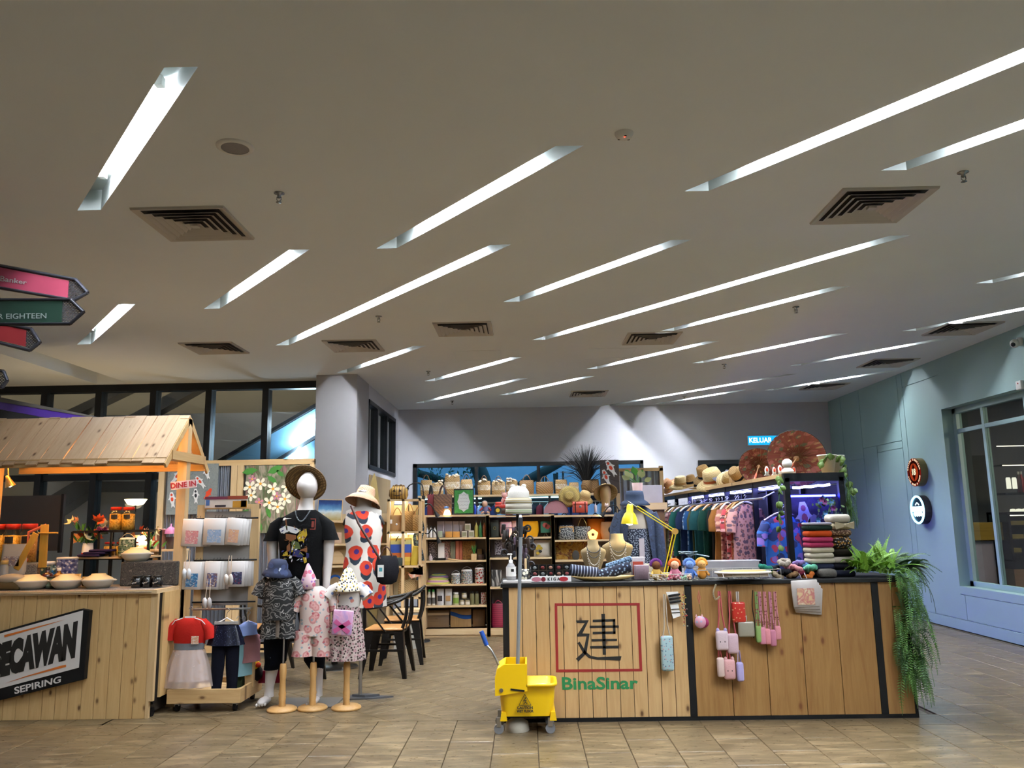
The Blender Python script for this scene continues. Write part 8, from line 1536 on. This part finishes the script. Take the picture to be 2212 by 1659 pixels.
tag(MB().rbox((0,0,.035),(.14,.1,.07),.03,n=3).build('fur_muff',plain('grey_fur','4a4640',.95,var=.5,scale=60,bump=.8),None,(C(1785,6.47),6.46,TOP)),'grey speckled fur muff before the knit stacks','muff')
t=thing('bagged_garment','stack of clear-bagged peach clothes hanging over the counter edge','bagged clothes',PY(1740,1250,YHG),rz=.0)
for i in range(4):MB().rbox((.012*i-.01,.012*i,-.11-.018*i),(.2,.012,.2),.006,n=1,M=rotm(0,-.04+.05*i)).build('bag',plain('bag_milky','bdb5b0',.25,alpha=.85),t)
MB().box(-.075,.055,-.012,-.008,-.19,-.07).build('print',blobs('peach_print',['c9ad84','b5686a','c9b494','cfc6bc'],16,.4),t)
for x in(-.03,.01):MB().tube([(x,.0,0),(x,.05,.04)],.002,4).build('hook',m_steel,t)
# right wall signs, shop interior, direction signpost
def round_sign(y,z,ry,rz_,x,lab,name):return thing(name,lab,'sign',(x,y,z),rot=(0,0,-pi/2))
def disc(mb,rx,rz_,y0,y1,mi=0,n=36):return mb.prism([(rx*cos(2*pi*i/n),rz_*sin(2*pi*i/n))for i in range(n)],y0,y1,mi)
t=round_sign(11.6,2.07,.2,.2,XR,'round red and gold box sign with the number 18 on the teal wall','round_sign')
disc(MB(),.2,.2,-.1,0).build('box',plain('sign_gold_edge','8a7448',.35,.7),t);disc(MB(),.2,.2,-.104,-.1).build('face',emit('sign_red_face','7a2018',.5),t);disc(MB(),.16,.16,-.1055,-.104).build('ring',emit('sign_dark','2a0c08',.5),t);disc(MB(),.125,.125,-.107,-.1055).build('inner_disc',emit('sign_orange_red','a83a1c',.55),t)
MB().prism([(0,.12),(.075,0),(0,-.12),(-.075,0)],-.1085,-.107).build('diamond',emit('sign_dark','2a0c08',.5),t);text_mb('18',.12,bold=.004,depth=.001,o=(0,-.11,0)).build('number',emit('sign_cream','ffe6c0',.75),t)
m_scr2=emit('sign_cream','ffe6c0',.75)
def ring_text(txt,r_,a0,a1,size,t,flip=False):
 for i,ch in enumerate(txt):
  if ch==' ':continue
  a_=rad(a0+(a1-a0)*i/(len(txt)-1));R=rotm(0,-(a_-pi/2)if not flip else-(a_+pi/2));text_mb(ch,size,bold=.001,depth=.0006,M=R,o=(r_*cos(a_),-.1065,r_*sin(a_))).build('rim_letter',m_scr2,t)
ring_text('CELLAR EIGHTEEN',.178,165,15,.04,t);ring_text('FINE WINE & FOOD',.178,200,340,.036,t,True)
t=round_sign(11.6,1.545,.2,.2,XR,'round illuminated blue-white ring sign under the red one on the teal wall','neon_sign')
disc(MB(),.2,.2,-.1,0).build('box',plain('sign_dark_edge','3a3436',.4,.5),t);disc(MB(),.195,.195,-.103,-.1).build('face',plain('sign_navy_face','0c1a30',.3),t);MB().tube([(.185*cos(2*pi*i/40),-.106,.185*sin(2*pi*i/40))for i in range(40)],.014,6,closed=True).build('light_ring',emit('neon_ring','7fd8ff',5),t)
MB().box(-.165,.165,-.108,-.103,-.025,.045).build('light_bar',emit('neon_bar','bdeeff',4),t);MB().tube([(-.12+.02*q,-.106,-.06+.008*sin(q*2.0))for q in range(13)],.022,6,rs=[(.02+.008*(q%3),.004)for q in range(13)],flat=(0,0,1)).build('light_word',emit('neon_bar','bdeeff',4),t);MB().tube(arc((-.05,-.105,.065),(.05,-.105,.065),.03),.006,5).build('arch',emit('neon_bar','bdeeff',4),t)
p=PXX(2205,738,XR);t=thing('security_camera','white dome security camera high on the teal wall','security camera',p);MB().lathe([(.001,.0),(.05,0),(.05,.03),(.03,.04)],n=16,M=rotm(0,-pi/2)).build('mount',m_white,t);MB().ell((-.07,0,-.02),(.05,.05,.05),14,10).build('dome',m_white,t);MB().ell((-.1,-.02,-.035),(.026,.026,.026),10,8).build('lens',m_scr,t)
p=PXX(2207,832,XR);t=thing('alarm_box','small white alarm box above the shop window','alarm box',p);MB().rbox((-.02,0,0),(.04,.1,.1),.008).build('body',m_white,t);MB().ell((-.042,0,.02),(.004,.01,.01),8,5).build('lamp',m_rlid,t)
Q=lambda px,py,X=7.4:PXX(px,py,X)
def inside(name,lab,cat,x0,x1,y0,y1,X,d,mat,r=.01):
 a,b=Q(x0,y1,X),Q(x1,y0,X);w_=abs(a.y-b.y);return tag(MB().rbox((d/2,0,0),(d,w_,b.z-a.z),r).build(name,mat,None,(X,(a.y+b.y)/2,(a.z+b.z)/2)),lab,cat)
def shop_box(name,lab,cat,Y0,Y1,X0,X1,z0,z1,mat):return tag(MB().box(X0,X1,Y0,Y1,0,z1-z0).build(name,mat,None,(0,0,z0),bevel=.006),lab,cat)
def shop_at(px,py,Y):return PY(px,py,Y)
a,b=shop_at(2110,1275,11.2),shop_at(2146,1168,11.2);shop_box('shop_counter','pale lilac counter pedestal behind the shop window','counter',11.2,11.7,a.x,b.x,0,b.z,plain('lilac_counter','a89cb4',.6));c,d=shop_at(2100,1168,11.15),shop_at(2168,1128,11.15);shop_box('shop_crate','wooden box top on the pale pedestal in the shop','box',11.15,11.75,c.x,d.x,c.z+.002,d.z,wood('shop_wood','a8842c','8a6a20','X',1))
t=thing('display_fridge','black glass display fridge with lit shelves in the shop','display fridge',(shop_at(2195,1200,11.0).x,11.0,0));zt,zb_=shop_at(2190,1106,11).z,shop_at(2190,1213,11).z;w_=.45
for nm,bx5,mt in(('back',(-.05,w_,.45,.5,zb_,zt),m_scr),('top',(-.05,w_,0,.5,zt-.03,zt),m_scr),('base',(-.05,w_,0,.5,zb_-.1,zb_+.02),m_scr),('side',(-.05,-.02,0,.5,zb_,zt),m_scr)):MB().box(*bx5).build(nm,mt,t)
for i in range(3):MB().box(-.02,w_,.03,.45,zb_+.03+(zt-zb_)*(.28*i+.1),zb_+.04+(zt-zb_)*(.28*i+.1)).build('shelf',m_clear,t);MB().box(.02,.2+.05*i,.2,.3,zb_+.045+(zt-zb_)*(.28*i+.1),zb_+.1+(zt-zb_)*(.28*i+.1)).build('cake',plain('cake_ochre','8a7430',.7),t)
MB().box(-.02,w_,.05,.07,zt-.05,zt-.04).build('lamp',emit('fridge_lamp','fff0d0',4),t);MB().box(-.05,w_,.0,.5,0,zb_-.1).build('plinth',wood('plinth_wood','8a6a50','70543c','X',1),t)
for i,px in enumerate((2180,2193)):p=shop_at(px,1056,11.6);t=thing('white_candle',['slim','second slim'][i]+' white bottle on the shop wall shelf','candle',p);MB().lathe([(.001,0),(.03,0),(.03,.14),(.022,.16),(.001,.16)],n=12).build('wax',emit('candle_white','fff0dc',.9),t)  # whole body glows; its lit look is put into the material
p=shop_at(2195,1064,11.6);t=thing('shop_shelf','dark wall shelf with glowing edge strips inside the shop','shelf',p);MB().box(-.15,.6,0,.25,-.03,0).build('board',m_scr,t);z2=shop_at(2195,1006,11.6).z-p.z;MB().box(-.15,.6,0,.25,z2,z2+.02).build('board',m_scr,t);MB().box(-.15,.6,-.01,0,z2,z2+.012).build('edge_light',emit('edge_strip','ffe6c8',2.0),t);z3=shop_at(2195,964,11.6).z-p.z;MB().box(-.2,.6,-.01,.0,z3,z3+.01).build('edge_light',emit('edge_strip','ffe6c8',2.0),t)
for i,(px,c)in enumerate(((2204,'3a1c20'),(2210,'8a2c2c'))):bottle(px,1062,11,44,11.65,p.z+.002,plain('wine_'+c,c,.2),plain('foil_'+c,'a8a29c',.3),['dark','red'][i]+' bottle beside the white bottles in the shop')
for i,px in enumerate((2187,2200,2212)):p=shop_at(px,1094,11.1);tag(MB().lathe([(.001,.04),(.03,.035),(.04,.0)],n=12).build('cup_stack',emit('cup_lit','fff0d8',.9),None,(p.x,11.1,shop_at(2190,1106,11).z+.005)),ORD[i]+' pale upturned bowl on the display fridge','bowl','bowls on the display fridge')  # bowls emit light themselves, standing in for lamplight on them
# direction signpost, arms reaching into the frame
YSG=5.0;sp=thing('direction_signpost','direction signpost with pink, green and red arrow boards','signpost',(PY(-420,900,YSG).x,YSG,0));ox=sp.location.x
MB().cyl((0,0,0),(0,0,3.0),.05,n=14).build('pole',plain('post_grey','55585e',.4,.5),sp);MB().lathe([(.001,.03),(.2,.025),(.22,0)],n=24).build('foot',plain('post_grey','55585e',.4,.5),sp)
m_sgf=plain('sign_frame_grey','4b4c55',.4,.4)
def mesh_tip():
 t=NT('expanded_mesh');v=t.coord('Object',(1,1,1));b_=t.node('ShaderNodeTexBrick');b_.inputs['Scale'].default_value=26;b_.inputs['Mortar Size'].default_value=.05;t.link(t.coord('Object',(1,1,1),rot=(pi/2,0,0)),b_.inputs[0]);tr_=t.node('ShaderNodeBsdfTransparent');mx=t.node('ShaderNodeMixShader');t.set('Base Color',lin('3a3a40'));t.link(t.math('SUBTRACT',1.0,b_.outputs['Fac']),mx.inputs[0]);t.link(t.b.outputs[0],mx.inputs[1]);t.link(tr_.outputs[0],mx.inputs[2]);t.link(mx.outputs[0],t.out.inputs[0]);return t.m
m_tip=mesh_tip()
def arrow(tipq,topq,botq,neck,panel_end,Y,mat,txt,tq,tm,frame=m_sgf):
 """board outline given by picture points: far-left top/bottom, neck top/bottom, tip"""
 pts=[topq,neck[0],tipq,neck[1],botq];q=[PY(x,y,Y)for x,y in pts];o=q[2];t=MB();lp=[Vector((p.x-ox,0,p.z))for p in q]
 arm=bpy.data.objects.new('arrow_sign',None);COL.objects.link(arm);arm.parent=sp;arm.location=(0,Y-YSG,0)
 for a_,b_ in zip(lp,lp[1:]+lp[:1]):MB().tube([a_,b_],.01,4,rs=[(.012,.02)]*2,flat=(0,0,1)).build('frame_bar',frame,arm)
 pe=[PY(x,y,Y)for x,y in panel_end];MB().prism([(lp[0].x,lp[0].z-.006),(pe[0].x-ox,pe[0].z),(pe[1].x-ox,pe[1].z),(lp[4].x,lp[4].z+.006)],-.006,.006).build('panel',mat,arm)
 MB().prism([(pe[0].x-ox,pe[0].z),(lp[1].x,lp[1].z),(lp[2].x,lp[2].z),(lp[3].x,lp[3].z),(pe[1].x-ox,pe[1].z)],-.003,.003).build('mesh_tip',m_tip,arm)
 if txt:
  o_=quad_text(txt,tq,Y-.008,'lettering',tm,arm,(ox,Y,0));
 MB().tube([(0,0,(lp[0].z+lp[4].z)/2),(lp[0].x,0,(lp[0].z+lp[4].z)/2)],.015,6).build('bracket',frame,arm)
s5=lambda x,y:(x/5.53,540+y/5.53)
m_st=plain('sign_text_white','c9c6c4',.5);m_stg=plain('sign_text_grey','8a9490',.5)
arrow(s5(1048,510),s5(-900,20),s5(-900,300),(s5(905,355),s5(890,600)),(s5(825,370),s5(812,572)),YSG,plain('sign_pink','b84a64',.5),'Banker',(s5(8,308),s5(322,365),s5(5,372),s5(318,414)),m_st)
arrow(s5(998,742),s5(-900,595),s5(-900,888),(s5(845,595),s5(838,882)),(s5(752,600),s5(740,880)),YSG-.15,plain('sign_green','0f2e22',.5),'CELLAR EIGHTEEN',(s5(-330,770),s5(556,752),s5(-330,830),s5(554,816)),m_stg,plain('sign_frame_dark','2a2a30',.4,.4))
arrow(s5(478,1105),s5(-900,690),s5(-900,880),(s5(375,945),s5(360,1200)),(s5(318,958),s5(308,1155)),YSG+.12,plain('sign_red','a03438',.5),None,None,None)
arrow(s5(88,1560),s5(-900,1330),s5(-900,1600),(s5(45,1450),s5(30,1640)),(s5(-40,1440),s5(-40,1640)),YSG+.2,plain('sign_green','0f2e22',.5),None,None,None)
# pieces that sit on a part become its sub-parts
bpy.context.view_layer.update()
SUB={'caster_fork':('caster',),'hub':('wheel',),'bulb':('shade',),'fin':('fish',),'patch':('fish','body'),'eye':('head','pouch','body'),'ear':('head','pouch','knit'),'hair':('head',),'beak':('head',),'sticker':('body',),'front_label':('bag','body'),'label_print':('label',),'tag_print':('price_tag',),'pot_band':('pot',),'hook':('hanger',),'hanger_hook':('hanger',),'lever_grip':('lever',),
 'flower_heart':('petal',),'strut':('rib',),'lamp_holder':('trough',),'indicator':('body',),'slot':('body',),'badge':('shirt',),'piping':('shirt',),'cloud_panel':('green_mat',),'script_line':('cloud_panel',),'shirt_print':('t_shirt',),'header_print':('header_card',),'sign_letters':('sign_face',),'sign_stripe':('sign_face',),'flower_panel':('body',),'lens':('dome',),'painted_petal':('cover',),'pivot_bolt':('wringer_side',),'stripe':('board',),'resin_wave':('board',),'pendant':('card',),'overlay':('lining',),'band':('straw',),'clasp':('body',),'cut_out':('shell',),'rim_letter':('ring',),'diamond':('inner_disc',),'number':('inner_disc',)}
def stem_of(o):return o.name.split('.')[0]
def centre(o):return o.matrix_world@(sum((Vector(c)for c in o.bound_box),Vector())/8)
for root in[o for o in bpy.data.objects if o.parent is None and o.type=='EMPTY']:
 kids=list(root.children)
 for k in kids:
  for want in SUB.get(stem_of(k),()):
   c=[q for q in kids if stem_of(q)==want and q.parent==root]
   if c:
    kc_=centre(k);p=min(c,key=lambda q:(centre(q)-kc_).length);k.parent=p;k.matrix_parent_inverse=p.matrix_local.inverted();break
